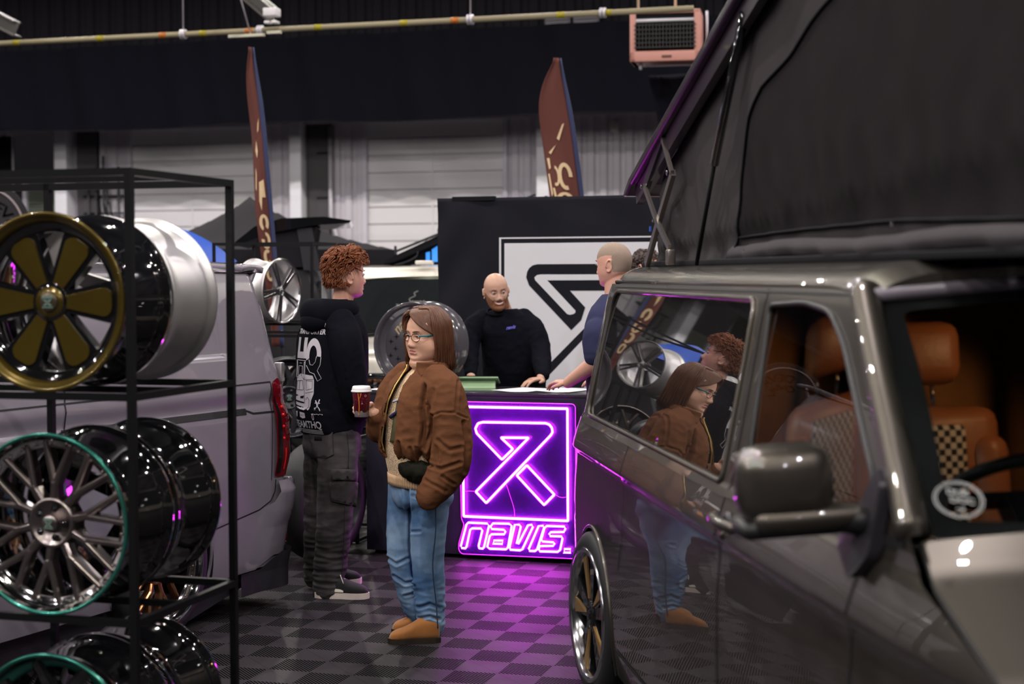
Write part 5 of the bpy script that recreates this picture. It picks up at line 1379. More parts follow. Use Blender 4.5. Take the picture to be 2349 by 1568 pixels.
def hand(mb, W, P, U, curls, thumb, k=1., spread=.02, side=1):
    # W wrist point, P palm direction, U back-of-hand normal; curls = bend angles per finger (3 joints each)
    P = P.normalized(); U = (U - P * U.dot(P)).normalized(); S = P.cross(U) * side     # S towards the thumb side
    mb.tube([W, W + P * .03 * k, W + P * .06 * k, W + P * .088 * k], [.024 * k, .031 * k, .037 * k, .034 * k], 16, flat=.45, up=U)
    L = [(.040, .024, .020), (.044, .028, .021), (.041, .026, .021), (.032, .020, .018)]
    tips = []
    for i in range(4):
        o_ = (1.5 - i) * .0185 * k
        b0 = W + P * (.080 - abs(i - 1.2) * .004) * k + S * o_
        d = (P + S * (1.5 - i) * spread * 3).normalized(); pts = [b0 - P * .02 * k, b0]; ang = 0
        for j in range(3):
            ang += curls[i][j]
            dd = d * math.cos(ang) - U * math.sin(ang)
            pts.append(pts[-1] + dd * L[i][j] * k)
        mb.tube(curve(pts, 12), [.0088 * k] * 8 + [.0082 * k, .0078 * k, .0074 * k, .0068 * k, .0052 * k], 10); mb.ell(pts[-1] - dd * .002, .0060 * k, 8); tips.append((pts[-1], dd))
    b0 = W + P * .022 * k + S * .020 * k
    t = [b0] + [W + P * a * k + S * b * k - U * c * k for a, b, c in thumb]
    mb.tube(curve(t, 12), [.014 * k] * 4 + [.0125 * k] * 3 + [.0105 * k] * 4 + [.009 * k, .007 * k], 10); mb.ell(t[-1], .008 * k, 8)
    return tips, t[-1]

def wr(amp, s, seed=0, st=(1, 1, 1), ridge=True):
    def f(co, n):
        q = V(co.x * st[0], co.y * st[1], co.z * st[2]) * s + V(seed, seed * 2, -seed)
        a = noise.noise(q); b = noise.noise(q * 2.1 + V(3, 1, 7))
        if ridge: return amp * ((1 - abs(a) * 2.2) * .7 + b * .35)
        return amp * (a + .4 * b)
    return f
m_sole = mat('rubber_sole', (.6, .56, .46), .6, var=.15, vs=30)

# ---------- woman with the paper cup
m_hair = mat('hair_chestnut', (.10, .040, .021), .45, var=.55, vs=60, stretch=(1, 1, .12), spec=.3)
PW = thing('person', 'person with brown suede jacket, blue jeans and glasses holding a paper cup', 'person', (-.425, 7.42, 0))
def wx(px, py, y=0): return V((px - 965) * .00203, y, 1.7 - (py - 633) * .00203)
Hy = -50
hoW = dict(k=1.05, kx=1.07, fat=.020, cheek=2.2, nose=1.05, mouth=.022, hairm=mat('brow_brown', (.12, .06, .035), .6), bag=1.4, gaze=(.05, .12), lidm=m_skin)
HMw = headM(wx(958, 770, 0) + V(0.042, 0, 0), Hy + 3, 4, 3)
b = MB(); head(b, HMw, hoW)
limb(b, [wx(985, 870, .01), wx(978, 835, 0), wx(975, 800, 0.01)], [.068, .062, .060])
b.ell(wx(968, 834, -.01), (.062, .058, .040), 16)            # soft chin and throat
sloft(b, [(.02, 0, .70, .13, .10, Hy), (.02, 0, .9, .15, .11, Hy), (.02, 0, 1.1, .16, .11, Hy), (.03, 0, 1.22, .15, .08, Hy), (.03, 0, 1.27, .07, .06, Hy)])
limb(b, [wx(985, 1110, -.06), wx(978, 1270, -.06), wx(986, 1420, -.05)], [.07, .05, .035]); limb(b, [wx(928, 1110, .06), wx(918, 1270, .07), wx(948, 1405, .10)], [.07, .05, .03])
wristR = wx(856, 950, -.02); 
limb(b, [wx(905, 890, .14), wx(900, 975, .11), wristR], [.03, .035, .027])
CUP = wx(833, 918, -.115)
Pd = (CUP + V(.01, .045, -.012) - wristR); Ud = V(.1, 1, .0)
hand(b, wristR + V(0, .02, .0), V(-.72, -.15, .42), V(.35, .93, .1), [(.75, .95, .7), (.78, 1.0, .7), (.82, 1.0, .75), (.85, 1.05, .75)], [(.035, .042, .012), (.046, .050, .035), (.05, .045, .058)], .93, side=-1)
limb(b, [wx(1010, 890, -.14), wx(1032, 1040, -.17), wx(990, 1115, -.21)], [.035, .035, .025])
body = voxel(b, 'body', m_skin, PW, .0032, 2)
hoW['scalp'] = True; finish_face(body, HMw, hoW, [m_skin, m_lip, m_mouth, m_teeth, m_hair]); eyes(PW, HMw, hoW)
# glasses
m_gl = mat('glasses_black_acetate', (.012, .01, .012), .2); m_tl = mat('glasses_teal_temple', (.0, .16, .2), .3); m_lens = mat('glasses_lens', (.95, .96, .97), 0, trans=1., ior=1.02)
gg = MB(); 
def gp(x, y, z): return HMw @ V(x, y, z)
gl = None
for s in (-1, 1):
    rimp = [gp(s * .033 + .0245 * math.cos(a) * (1 - .05 * math.sin(a)), -.100 + .010 * abs(math.cos(a) + s) * .5 * (1 if True else 0), -.001 + .0185 * math.sin(a) + .001 * math.cos(2 * a)) for a in [2 * PI * i / 28 for i in range(28)]]
    gg.tube(rimp, .0014, 6, closed=True)
gg.tube([gp(-.010, -.101, .003), gp(0, -.103, .006), gp(.010, -.101, .003)], .0015, 6)
gl = gg.build('glasses', m_gl, PW)
for s in (-1, 1):
    MB().tube([gp(s * .057, -.090, .006), gp(s * .068, -.083, .007), gp(s * .078, -.05, .006), gp(s * .083, .0, .004), gp(s * .082, .012, 0)], .0024, 6, flat=1.5).build('glasses_temple', m_tl, gl)
MB().ell(gp(.096, .002, -.044), .003, 8).ell(gp(.097, .000, -.055), .0036, 8).build('earring', m_chrome, PW)
# hair: bob with side-swept fringe, locks over a cap
HMs = HMw @ Matrix.Scale(1.055, 4)
random.seed(11)
hb = MB()
def bob(a, part, ln, k=1., j=0.):
    ca, sa = math.cos(a), math.sin(a); rx, ry = .093 * k, .108 * k
    k1 = V(ca * .052 + part.x * .4, sa * .052 + .01, .116 * (.5 + .5 * k)); k2 = V(ca * rx * .95, sa * ry * .92 + .006, .070)
    k3 = V(ca * rx * 1.07, sa * ry * 1.0 + .008, .005); k4 = V(ca * (rx + .008), sa * ry * 1.0 + .012, -.06); k5 = V(ca * (rx - .002 + j), sa * (ry - .004 + j) + .012, ln)
    pts = [part.lerp(k1, .3), k1, k2, k3, k4, k5]
    return [V(p.x, max(p.y, -.066) if p.z < .04 else p.y, p.z) for p in pts]
PT_ = V(-.028, -.035, .120)
A0, A1 = -24, 232
hb.grid(lambda u, v: HMs @ Vector([spl(v * 5, [0, 1, 2, 3, 4, 5], [q[i] for q in bob(R(lerp(A0, A1, u)), PT_, -.125 + .03 * abs(math.sin(R(lerp(A0, A1, u)))) * (math.sin(R(lerp(A0, A1, u))) < 0), .965)]) for i in range(3)]), 60, 20)
for i in range(620):
    a = R(random.uniform(A0, A1)); sa = math.sin(a); fr = sstep(-.2, -.85, sa)
    ln = lerp(-.152, -.105, fr) + random.uniform(-.016, .008)
    pts = bob(a, PT_ + V(random.uniform(-.006, .006), random.uniform(-.02, .05), 0), ln, random.uniform(.97, 1.025), random.uniform(-.008, .014) + .006 * max(0, sa))
    r0 = random.uniform(.0020, .0042); w_ = random.uniform(0, 6)
    c_ = curve([HMs @ p for p in pts], 14); c_ = [q + V(math.sin(w_ + i_ * .7), math.cos(w_ * 2 + i_ * .6), 0) * .0016 for i_, q in enumerate(c_)]
    hb.tube(c_, [r0 * .6] + [r0] * 10 + [r0 * .7, r0 * .5, r0 * .3, r0 * .12], 5, flat=1.5)
for i in range(460):      # fringe swept from the parting across the brow towards the ear, and a shorter curtain on the far side
    t = random.random(); s = 1 if t < .82 else -1; u = (t - .82) / .18
    st_ = V(-.030 + random.uniform(-.005, .005), -.045 - .032 * random.random(), .113 - .012 * random.random()); q_ = random.uniform(-.003, .004)
    if s > 0:
        u = random.random(); st_ = V(-.030 + random.uniform(-.004, .004), -.050 + .08 * u, .114 + .003 * u)
        pts = [st_, V(-.004 + .02 * u, -.088 + .075 * u - q_, .101 + .012 * u), V(.030 + .012 * u, -.089 + .078 * u - q_, .070 + .032 * u), V(.062 + .010 * u, -.066 + .070 * u - q_, .038 + .030 * u), V(.084 + q_, -.030 + .045 * u, .008 + .02 * u), V(.093 + q_, .010 + .03 * u, -.045), V(.091 + q_, .022 + .03 * u, -.090 - .03 * random.random())]
    else: pts = [st_, V(-.046 - .012 * u, -.084 + .01 * u - q_, .092), V(-.070 - q_, -.075 + .02 * u, .058), V(-.086 - q_, -.060 + .02 * u, .022), V(-.091 - q_, -.045 + .02 * u, -.022), V(-.086, -.040, -.050 - .04 * random.random())]
    r0 = random.uniform(.0020, .0040)
    hb.tube(curve([HMs @ p for p in pts], 14), [r0] * 10 + [r0 * .8, r0 * .6, r0 * .4, r0 * .25, r0 * .12], 5, flat=1.4)
hb.ell(HMs @ V(.003, .019, .044), (.092, .100, .086), 28, HMw.to_3x3())
hb.build('hair', m_hair, PW)
# sweater, jacket, jeans, shoes
m_knit = mat('sweater_cream_knit', (.60, .43, .27), .85)
nt = m_knit.node_tree; bn = nt.nodes.new('ShaderNodeBump'); vo = nt.nodes.new('ShaderNodeTexVoronoi'); tc = nt.nodes.new('ShaderNodeTexCoord'); mp = nt.nodes.new('ShaderNodeMapping'); mp.inputs['Scale'].default_value = (62, 62, 40)
nt.links.new(tc.outputs['Object'], mp.inputs[0]); nt.links.new(mp.outputs[0], vo.inputs['Vector']); nt.links.new(vo.outputs['Distance'], bn.inputs['Height']); bn.inputs['Strength'].default_value = 1.; bn.inputs['Distance'].default_value = .003; bn.invert = True
nt.links.new(bn.outputs[0], nt.nodes['Principled BSDF'].inputs['Normal'])
cr_ = nt.nodes.new('ShaderNodeValToRGB'); cr_.color_ramp.elements[0].color = (.90, .68, .44, 1); cr_.color_ramp.elements[1].color = (.40, .25, .13, 1); cr_.color_ramp.elements[0].position = .5; cr_.color_ramp.elements[1].position = .75
nt.links.new(vo.outputs['Distance'], cr_.inputs[0]); nt.links.new(cr_.outputs[0], nt.nodes['Principled BSDF'].inputs['Base Color'])
YB = -54
swm = MB(); sloft(swm, [(-.012, 0, .765, .160, .128, YB), (-.012, 0, .85, .172, .145, YB), (-.008, 0, .95, .175, .148, YB), (0, 0, 1.07, .172, .14, YB), (.012, 0, 1.16, .165, .115, YB), (.02, 0, 1.225, .13, .085, YB), (.03, 0, 1.262, .078, .066, YB)])
voxel(swm, 'sweater', m_knit, PW, .006, 3)
m_rib = mat('sweater_ribbing', (.52, .34, .20), .85)
rb = MB()
def ribf(u, v):
    a = 2 * PI * u; rr = 1 + .012 * math.sin(a * 75)
    z = .768 - .052 * (1 - v) - .03 * math.sin(a + .4) * 0; k = .985 + .015 * v
    x = .165 * k * rr * math.cos(a); y = .134 * k * rr * math.sin(a); c, s = math.cos(R(YB)), math.sin(R(YB))
    return V(-.014 + x * c - y * s, x * s + y * c, z - .012 * (x * c - y * s) / .16)
rb.grid(ribf, 600, 3, cu=True); rb.build('sweater_hem', m_rib, PW, solid=.004)
# jacket shell
m_sue = mat('jacket_brown_suede', (.128, .052, .024), .85, var=.22, vs=9, bump=.25, bs=300, spec=.1)
j = MB()
sloft(j, [(.0, .0, .855, .150, .130, YB), (.0, 0, .875, .188, .172, YB), (.003, 0, .93, .205, .192, YB), (.006, 0, 1.02, .206, .186, YB), (.012, 0, 1.12, .205, .170, YB), (.018, 0, 1.19, .195, .140, YB), (.024, 0, 1.235, .155, .105, YB), (.034, 0, 1.262, .098, .085, YB), (.036, 0, 1.285, .088, .078, YB)], m=40, n=48)
limb(j, [wx(1006, 866, -.12), wx(1026, 905, -.165), wx(1040, 985, -.195), wx(1034, 1050, -.205), wx(1012, 1095, -.225), wx(986, 1132, -.24)], [.066, .086, .090, .088, .074, .050], m=36, n=28)
limb(j, [wx(930, 866, .13), wx(905, 905, .165), wx(888, 965, .13), wx(872, 985, .05), wx(862, 962, 0.0)], [.065, .085, .088, .074, .046], m=30, n=24)
fJ = wr(.0085, 7, 3, (1, 1, .7)); fJ2 = wr(.0045, 18, 5, (1, 1, 1.3))
GR = []
def groove(pts, depth=.010, width=.007): GR.append(([wx(a, b_) for a, b_ in pts], depth, width))
groove([(981, 884), (974, 933), (978, 975), (970, 1024), (972, 1062), (957, 1108), (948, 1130)], .020, .010)
groove([(995, 948), (1017, 937), (1046, 938), (1074, 952)], .006, .004)
groove([(996, 946), (991, 985), (977, 1020)], .014, .008)
groove([(976, 1045), (990, 1057), (1017, 1062), (1056, 1048)], .011, .007)
groove([(919, 1008), (923, 1035), (926, 1062)], .012, .006); groove([(945, 1020), (956, 1045)], .008, .006); groove([(960, 1018), (966, 1060)], .012, .006)
groove([(1052, 872), (1050, 905), (1049, 935)], .006, .005); groove([(1020, 1078), (1044, 1096)], .008, .006); groove([(1000, 890), (992, 925), (984, 960)], .007, .008)
groove([(1010, 1000), (1035, 1020), (1060, 1015)], .006, .008); groove([(985, 1090), (1005, 1098), (1025, 1110)], .006, .007); groove([(1066, 960), (1072, 1010), (1066, 1070)], .010, .007)
def grooves(co, n, G):
    if n.y > .3: return 0
    d = 0
    for P, dep, wd in G:
        m_ = 9
        for i in range(len(P) - 1):
            a, b_ = P[i], P[i + 1]; abx, abz = b_.x - a.x, b_.z - a.z; L2 = abx * abx + abz * abz
            t = max(0, min(1, ((co.x - a.x) * abx + (co.z - a.z) * abz) / L2)); m_ = min(m_, math.hypot(co.x - a.x - abx * t, co.z - a.z - abz * t))
        if m_ < wd * 4: d += -dep * math.exp(-(m_ / wd) ** 2) + dep * .45 * math.exp(-((m_ - wd * 2) / wd) ** 2)
    return d
def dJ(co, n):
    d = fJ(co, n) + fJ2(co, n) + grooves(co, n, GR)
    if co.y > -.3 and .84 < co.z < .97 and co.x < .10: d += .008 * math.sin((co.x * .6 - co.y) * 95) * sstep(.97, .87, co.z)      # gathers above the hem
    return d
jk = voxel(j, 'jacket', m_sue, PW, .005, 4, dJ)
cY, sY = math.cos(R(YB)), math.sin(R(YB))
def tl(co): return (co.x * cY + co.y * sY, -co.x * sY + co.y * cY)      # torso-local x, y
def gap(z): return (interp(z, [.8, .9, 1.0, 1.1, 1.2, 1.3], [-.062, -.058, -.052, -.05, -.04, -.034]), interp(z, [.8, .9, 1.0, 1.1, 1.2, 1.3], [.030, .055, .066, .060, .045, .05]))
bm = bmesh.new(); bm.from_mesh(jk.data); kill = []
for f in bm.faces:
    c = f.calc_center_median(); x, y = tl(c)
    if y < 0 and c.z < 1.29 and x > gap(c.z)[0] and x < gap(c.z)[1] and abs(y) < .25 and math.hypot(c.x, c.y) < .235 and not (c.x < -.17 and c.z > 1.0 and c.z < 1.06): kill.append(f)
    if c.z < .868 and math.hypot(c.x, c.y + .0) < .165 and c.z < .862 and f.normal.z < -.7: kill.append(f)
    if c.z > 1.278 and math.hypot(c.x - .03, c.y) < .10 and f.normal.z > .4: kill.append(f)
bmesh.ops.delete(bm, geom=list(set(kill)), context='FACES'); 
bmesh.ops.recalc_face_normals(bm, faces=bm.faces); bm.to_mesh(jk.data); bm.free()
q = jk.modifiers.new('sm', 'SMOOTH'); q.iterations = 2
q = jk.modifiers.new('s', 'SOLIDIFY'); q.thickness = .005; q.offset = -1
def onj(x_, z, off=.0):
    # point on the jacket front near the opening: torso-local x at height z
    ry = interp(z, [.855, .875, .93, 1.02, 1.12, 1.19, 1.235, 1.27], [.15, .172, .192, .186, .170, .140, .110, .088]) ; rx = interp(z, [.855, .93, 1.12, 1.19, 1.235, 1.27], [.17, .205, .205, .195, .155, .098])
    y = -max(0., 1 - min(1., abs(x_ / rx)) ** 2.2) ** (1 / 2.2) * ry - off
    return V(x_ * cY - y * sY + interp(z, [.8, 1.3], [0, .03]), x_ * sY + y * cY, z)
MB().tube([onj(gap(z)[0] - .002, z, .005) for z in [.885 + .40 * i / 30 for i in range(31)]], .0035, 6).build('zip', mat('zip_brass', (.65, .45, .15), .3, metal=.9), jk)
MB().ell(onj(-.062, .895, .008), .005, 8).build('zip_end', m_chrome, jk)
# collar
col = MB()
def colf(u, v):
    a = R(-58 + 296 * u); rr = 1 + .18 * v; x = .090 * rr * math.cos(a); y = .080 * rr * math.sin(a)
    return V(.034 + x * cY - y * sY, x * sY + y * cY, 1.296 - .040 * v + .010 * math.sin(PI * v) + .010 * math.sin(a) * (1 - v))
col.grid(colf, 40, 6); col.build('collar', m_sue, jk, solid=.006)
lap = MB().grid(lambda u, v: onj(lerp(.05, .105, u) , lerp(1.30, 1.235, v * (.4 + .6 * u)), .012 + .004 * math.sin(PI * u)), 8, 6).build('collar_point', m_sue, jk, solid=.005)
# olive bag and strap in the opening, dark pouch under the hem
m_olive = mat('olive_fabric', (.085, .075, .03), .7, var=.2, vs=20); m_dkolive = mat('dark_green_fabric', (.010, .010, .006), .7, spec=.1)
MB().grid(lambda u, v: onj(lerp(-.012, .055, u) * (1 - .3 * v) - .02 * v, lerp(1.235, .93, v), -.030 + .01 * math.sin(PI * u)), 8, 20).build('undervest', m_olive, PW, solid=.006)
MB().tube([onj(-.03 + .09 * i / 8, 1.115 + .024 * i / 8, -.012) for i in range(9)], .006, 6).build('strap', mat('strap_grey', (.4, .42, .5), .5), PW)
MB().tube([onj(-.03 + .075 * i / 8, 1.045 + .04 * i / 8, -.014) for i in range(9)], .010, 6).build('strap', mat('strap_navy', (.02, .022, .07), .6), PW)
pb = MB(); pb.ell(V(0, 0, 0), (.115, .05, .055), 24)
po = voxel(pb, 'belt_bag', m_dkolive, PW, .006, 2, wr(.006, 20, 2)); po.location = onj(.125, .80, -.02); po.rotation_euler = (0, R(10), R(YB + 28))
# jeans
def denim(name, col, wear):
    m = mat(name, col, .8, bump=.3, bs=700, spec=.12)
    nt = m.node_tree; tc = nt.nodes.new('ShaderNodeTexCoord'); n = nt.nodes.new('ShaderNodeTexNoise'); n.inputs['Scale'].default_value = 4.5; n.inputs['Detail'].default_value = 7
    r = nt.nodes.new('ShaderNodeValToRGB'); r.color_ramp.elements[0].position = .35; r.color_ramp.elements[1].position = .7
    r.color_ramp.elements[0].color = (*col, 1); r.color_ramp.elements[1].color = (*wear, 1)
    nt.links.new(tc.outputs['Object'], n.inputs['Vector']); nt.links.new(n.outputs[0], r.inputs[0]); nt.links.new(r.outputs[0], nt.nodes['Principled BSDF'].inputs['Base Color'])
    return m
m_jean = denim('jeans_mid_blue', (.065, .14, .28), (.32, .46, .64))
jn = MB()
sloft(jn, [(-.005, 0, .80, .15, .125, YB), (0, 0, .74, .155, .13, YB), (.004, -.01, .66, .16, .13, YB), (.006, -.01, .62, .13, .11, YB)])
limb(jn, [wx(990, 1085, -.06), wx(985, 1150, -.065), wx(978, 1270, -.06), wx(984, 1370, -.05), wx(987, 1437, -.05)], [.088, .092, .080, .070, .060], m=36, n=28)
limb(jn, [wx(928, 1085, .06), wx(926, 1150, .065), wx(918, 1270, .07), wx(938, 1370, .09), wx(950, 1420, .10)], [.085, .085, .074, .066, .058], m=36, n=28)
GJ = [([wx(*q) for q in P_], d_, w_) for P_, d_, w_ in (([(935, 1112), (940, 1180), (938, 1260), (944, 1330)], .016, .008), ([(885, 1290), (905, 1300), (935, 1285)], .008, .007), ([(900, 1330), (925, 1345), (950, 1340)], .009, .007), ([(960, 1390), (985, 1380), (1008, 1392)], .010, .007), ([(962, 1415), (985, 1408), (1006, 1418)], .010, .006), ([(950, 1130), (975, 1140), (1000, 1135)], .006, .006), ([(945, 1215), (965, 1212)], .006, .006), ([(925, 1375), (948, 1368)], .008, .006))]
fA = wr(.0045, 9, 1, (1, 1, 1.6)); fB = wr(.005, 14, 8, (.7, .7, 2.2))
voxel(jn, 'jeans', m_jean, PW, .0055, 6, lambda c, n: fA(c, n) * .8 + fB(c, n) * sstep(.45, .1, c.z) * 1.3 + grooves(c, n, GJ))
MB().tube(curve([wx(1000, 1130, -.150), wx(1000, 1210, -.155), wx(993, 1290, -.148), wx(1000, 1380, -.125), wx(1003, 1436, -.118)], 30), .003, 5).build('side_seam', mat('denim_seam_dark', (.02, .04, .09), .8), PW)
seam = [wx(1010, 1120, -.125), wx(1003, 1200, -.128), wx(996, 1290, -.124), wx(1002, 1380, -.11), wx(1005, 1440, -.10)]
def shoe(name, m, ms, heel, toe, par, w=.044, h=.085, top=.11, sole=.016, lace=None):
    # heel and toe ground points; built as an upper over a sole
    d = (toe - heel); L = d.length; d.normalize(); s = V(-d.y, d.x, 0)
    def fr(u, k=1.): return w * k * interp(u, [0, .1, .3, .5, .7, .85, .95, 1], [.45, .74, .80, .82, 1.0, .92, .62, .1])
    mb = MB(); secs = []
    n = 28
    for i in range(25):
        u = i / 24 * .995 + .002; wd = fr(u); hh = interp(u, [0, .08, .25, .42, .55, .7, .85, .95, 1], [top * .9, top, top, h, h * .78, h * .60, h * .48, h * .36, h * .12])
        ring = []
        for k in range(n):
            a = 2 * PI * k / n; c_, s_ = math.cos(a), math.sin(a)
            ring.append(heel + d * (u * L) + s * (wd * math.copysign(abs(c_) ** .8, c_)) + V(0, 0, sole + hh / 2 + hh / 2 * math.copysign(abs(s_) ** (.8 if s_ > 0 else .5), s_)))
        secs.append(ring)
    vs = [p for r_ in secs for p in r_]
    fs = [(i * n + k, i * n + (k + 1) % n, (i + 1) * n + (k + 1) % n, (i + 1) * n + k) for i in range(24) for k in range(n)] + [tuple(range(n))[::-1], tuple(24 * n + k for k in range(n))]
    o = mb.add(vs, fs).build(name, m, par, sub=1)
    out = [heel + d * (u * (L + .008) - .004) + s * fr(u, 1.06) for u in [i / 30 for i in range(31)]] + [heel + d * (u * (L + .008) - .004) - s * fr(u, 1.06) for u in [1 - i / 30 for i in range(31)]]
    sm_ = MB(); nn = len(out)
    sm_.add([p + V(0, 0, .001) for p in out] + [p + V(0, 0, sole + .008) for p in out], [(i, (i + 1) % nn, nn + (i + 1) % nn, nn + i) for i in range(nn)] + [tuple(range(nn))[::-1], tuple(range(nn, 2 * nn))], False)
    sm_.build('sole', ms, o)
    return o, (heel, d, s, L)
m_tansuede = mat('shoe_tan_suede', (.34, .125, .022), .75, var=.2, vs=25, sheen=.3); m_dsole = mat('dark_sole', (.02, .012, .008), .6)
shoe('shoe', m_tansuede, m_dsole, V(.085, -.085, 0), V(-.150, -.115, 0), PW, .043, .095, .10)
shoe('shoe', m_tansuede, m_dsole, V(.06, .115, 0), V(-.150, .085, 0), PW, .043, .095, .10)
# paper cup: a thing of its own in her hand
CT = thing('paper_cup', 'dark red patterned paper cup with white lid held by the person in the brown jacket', 'cup', PW.location + CUP - V(0, 0, .07))
m_cupr = bpy.data.materials.new('cup_wine_red_print'); m_cupr.use_nodes = True
nt = m_cupr.node_tree; L_ = nt.links.new; bb = nt.nodes['Principled BSDF']; bb.inputs['Roughness'].default_value = .4
tc = nt.nodes.new('ShaderNodeTexCoord'); sx = nt.nodes.new('ShaderNodeSeparateXYZ'); L_(tc.outputs['Object'], sx.inputs[0])
ns = nt.nodes.new('ShaderNodeTexNoise'); ns.inputs['Scale'].default_value = 60; L_(tc.outputs['Object'], ns.inputs['Vector'])
ad = nt.nodes.new('ShaderNodeMath'); ad.operation = 'MULTIPLY_ADD'; L_(ns.outputs[0], ad.inputs[0]); ad.inputs[1].default_value = -.05; L_(sx.outputs[2], ad.inputs[2])
lt = nt.nodes.new('ShaderNodeMath'); lt.operation = 'LESS_THAN'; L_(ad.outputs[0], lt.inputs[0]); lt.inputs[1].default_value = -.003
vo = nt.nodes.new('ShaderNodeTexVoronoi'); vo.inputs['Scale'].default_value = 150; L_(tc.outputs['Object'], vo.inputs['Vector'])
l2 = nt.nodes.new('ShaderNodeMath'); l2.operation = 'LESS_THAN'; L_(vo.outputs['Distance'], l2.inputs[0]); l2.inputs[1].default_value = .13
mx_ = nt.nodes.new('ShaderNodeMath'); mx_.operation = 'MAXIMUM'; L_(lt.outputs[0], mx_.inputs[0]); L_(l2.outputs[0], mx_.inputs[1])
mm = nt.nodes.new('ShaderNodeMix'); mm.data_type = 'RGBA'; L_(mx_.outputs[0], mm.inputs[0]); mm.inputs[6].default_value = (.16, .005, .02, 1); mm.inputs[7].default_value = (.65, .6, .6, 1); L_(mm.outputs[2], bb.inputs['Base Color'])
Zr = Matrix.Rotation(PI / 2, 4, 'X')
MB().lathe([(0, 0), (0, .0315), (.118, .0425), (.12, .0435), (.12, .040)], 48, Zr).build('cup_body', m_cupr, CT)
m_lid = mat('cup_lid_white', (.8, .78, .78), .35)
MB().lathe([(.114, .044), (.114, .0475), (.120, .0478), (.122, .044), (.124, .0445), (.139, .0405), (.141, .038), (.137, .036), (.137, 0)], 48, Zr).build('cup_lid', m_lid, CT)
m_or = mat('cup_orange_print', (.8, .3, .02), .4)
def cp(a, z, off=.0006): r_ = .0315 + (.0425 - .0315) * z / .118 + off; return V(r_ * math.sin(a), -r_ * math.cos(a), z)
MB().tube([cp(-.30 + .05 * i / 10, .114 - .03 * i / 10) for i in range(11)] + [cp(-.2 + .12 * math.sin(i * .3) * .4 - .01 * i, .08 - .075 * i / 10) for i in range(11)], .0017, 5).build('tree_print', m_or, CT)
MB().tube([cp(.08, .114), cp(.02, .10), cp(-.06, .092), cp(-.17, .084)], .0013, 5).tube([cp(-.05, .114), cp(-.03, .10)], .001, 5).build('tree_print', m_or, CT)
mw_ = mat('cup_white_print', (.7, .66, .66), .4)
MB().tube([cp(.55 + .10 * math.cos(i * PI / 8), .098 + .0045 * math.sin(i * PI / 8)) for i in range(16)], .0006, 4, closed=True).tube([cp(.08 + .0, .058), cp(.17, .066), cp(.26, .058)], .0008, 4).build('emblem_print', mw_, CT)

# ---------- person in the black hoodie, seen from behind
PH = thing('person', 'person with curly red hair in a printed black hoodie and grey cargo trousers, back turned', 'person', (-.945, 8.45, 0))
def hx(px, py, y=0): return V((px - 765) * .002313, y, 1.7 - (py - 633) * .002313)
FH = 134
m_hood = mat('hoodie_black_fleece', (.0055, .0058, .009), .9, spec=.06, var=.2, vs=10)
hoH = dict(k=1., mouth=.024, nose=1.1, hairm=mat('brow_ginger', (.25, .08, .03), .6), lidm=m_skin2)
HMh = headM(hx(796, 634, 0), 119, -2, 0)
b = MB(); head(b, HMh, hoH)
limb(b, [hx(782, 720, 0), hx(786, 690, 0), hx(790, 655, 0)], [.062, .056, .055])
sloft(b, [(0, 0, .85, .15, .11, FH), (0, 0, 1.1, .16, .11, FH), (0, 0, 1.35, .17, .11, FH), (.02, 0, 1.46, .13, .08, FH), (.03, 0, 1.52, .06, .06, FH)])
limb(b, [hx(778, 1000, -.07), hx(768, 1180, -.08), hx(754, 1335, -.06)], [.075, .055, .04]); limb(b, [hx(735, 1000, .07), hx(720, 1190, .10), hx(712, 1315, .15)], [.075, .055, .035])
limb(b, [hx(786, 780, -.14), hx(808, 880, -.17), hx(838, 950, -.03)], [.03, .036, .03]); limb(b, [hx(737, 780, .14), hx(740, 880, .2), hx(800, 940, .2)], [.03, .036, .03])
hand(b, hx(838, 950, -.03), V(.6, .7, -.1), V(.6, -.6, .5), [(.3, .5, .4)] * 4, [(.03, .04, .01), (.05, .045, .03), (.07, .04, .045)], 1.0)
body = voxel(b, 'body', m_skin2, PH, .0034, 2); finish_face(body, HMh, hoH, [m_skin2, m_lip, m_mouth, m_teeth]); eyes(PH, HMh, hoH)
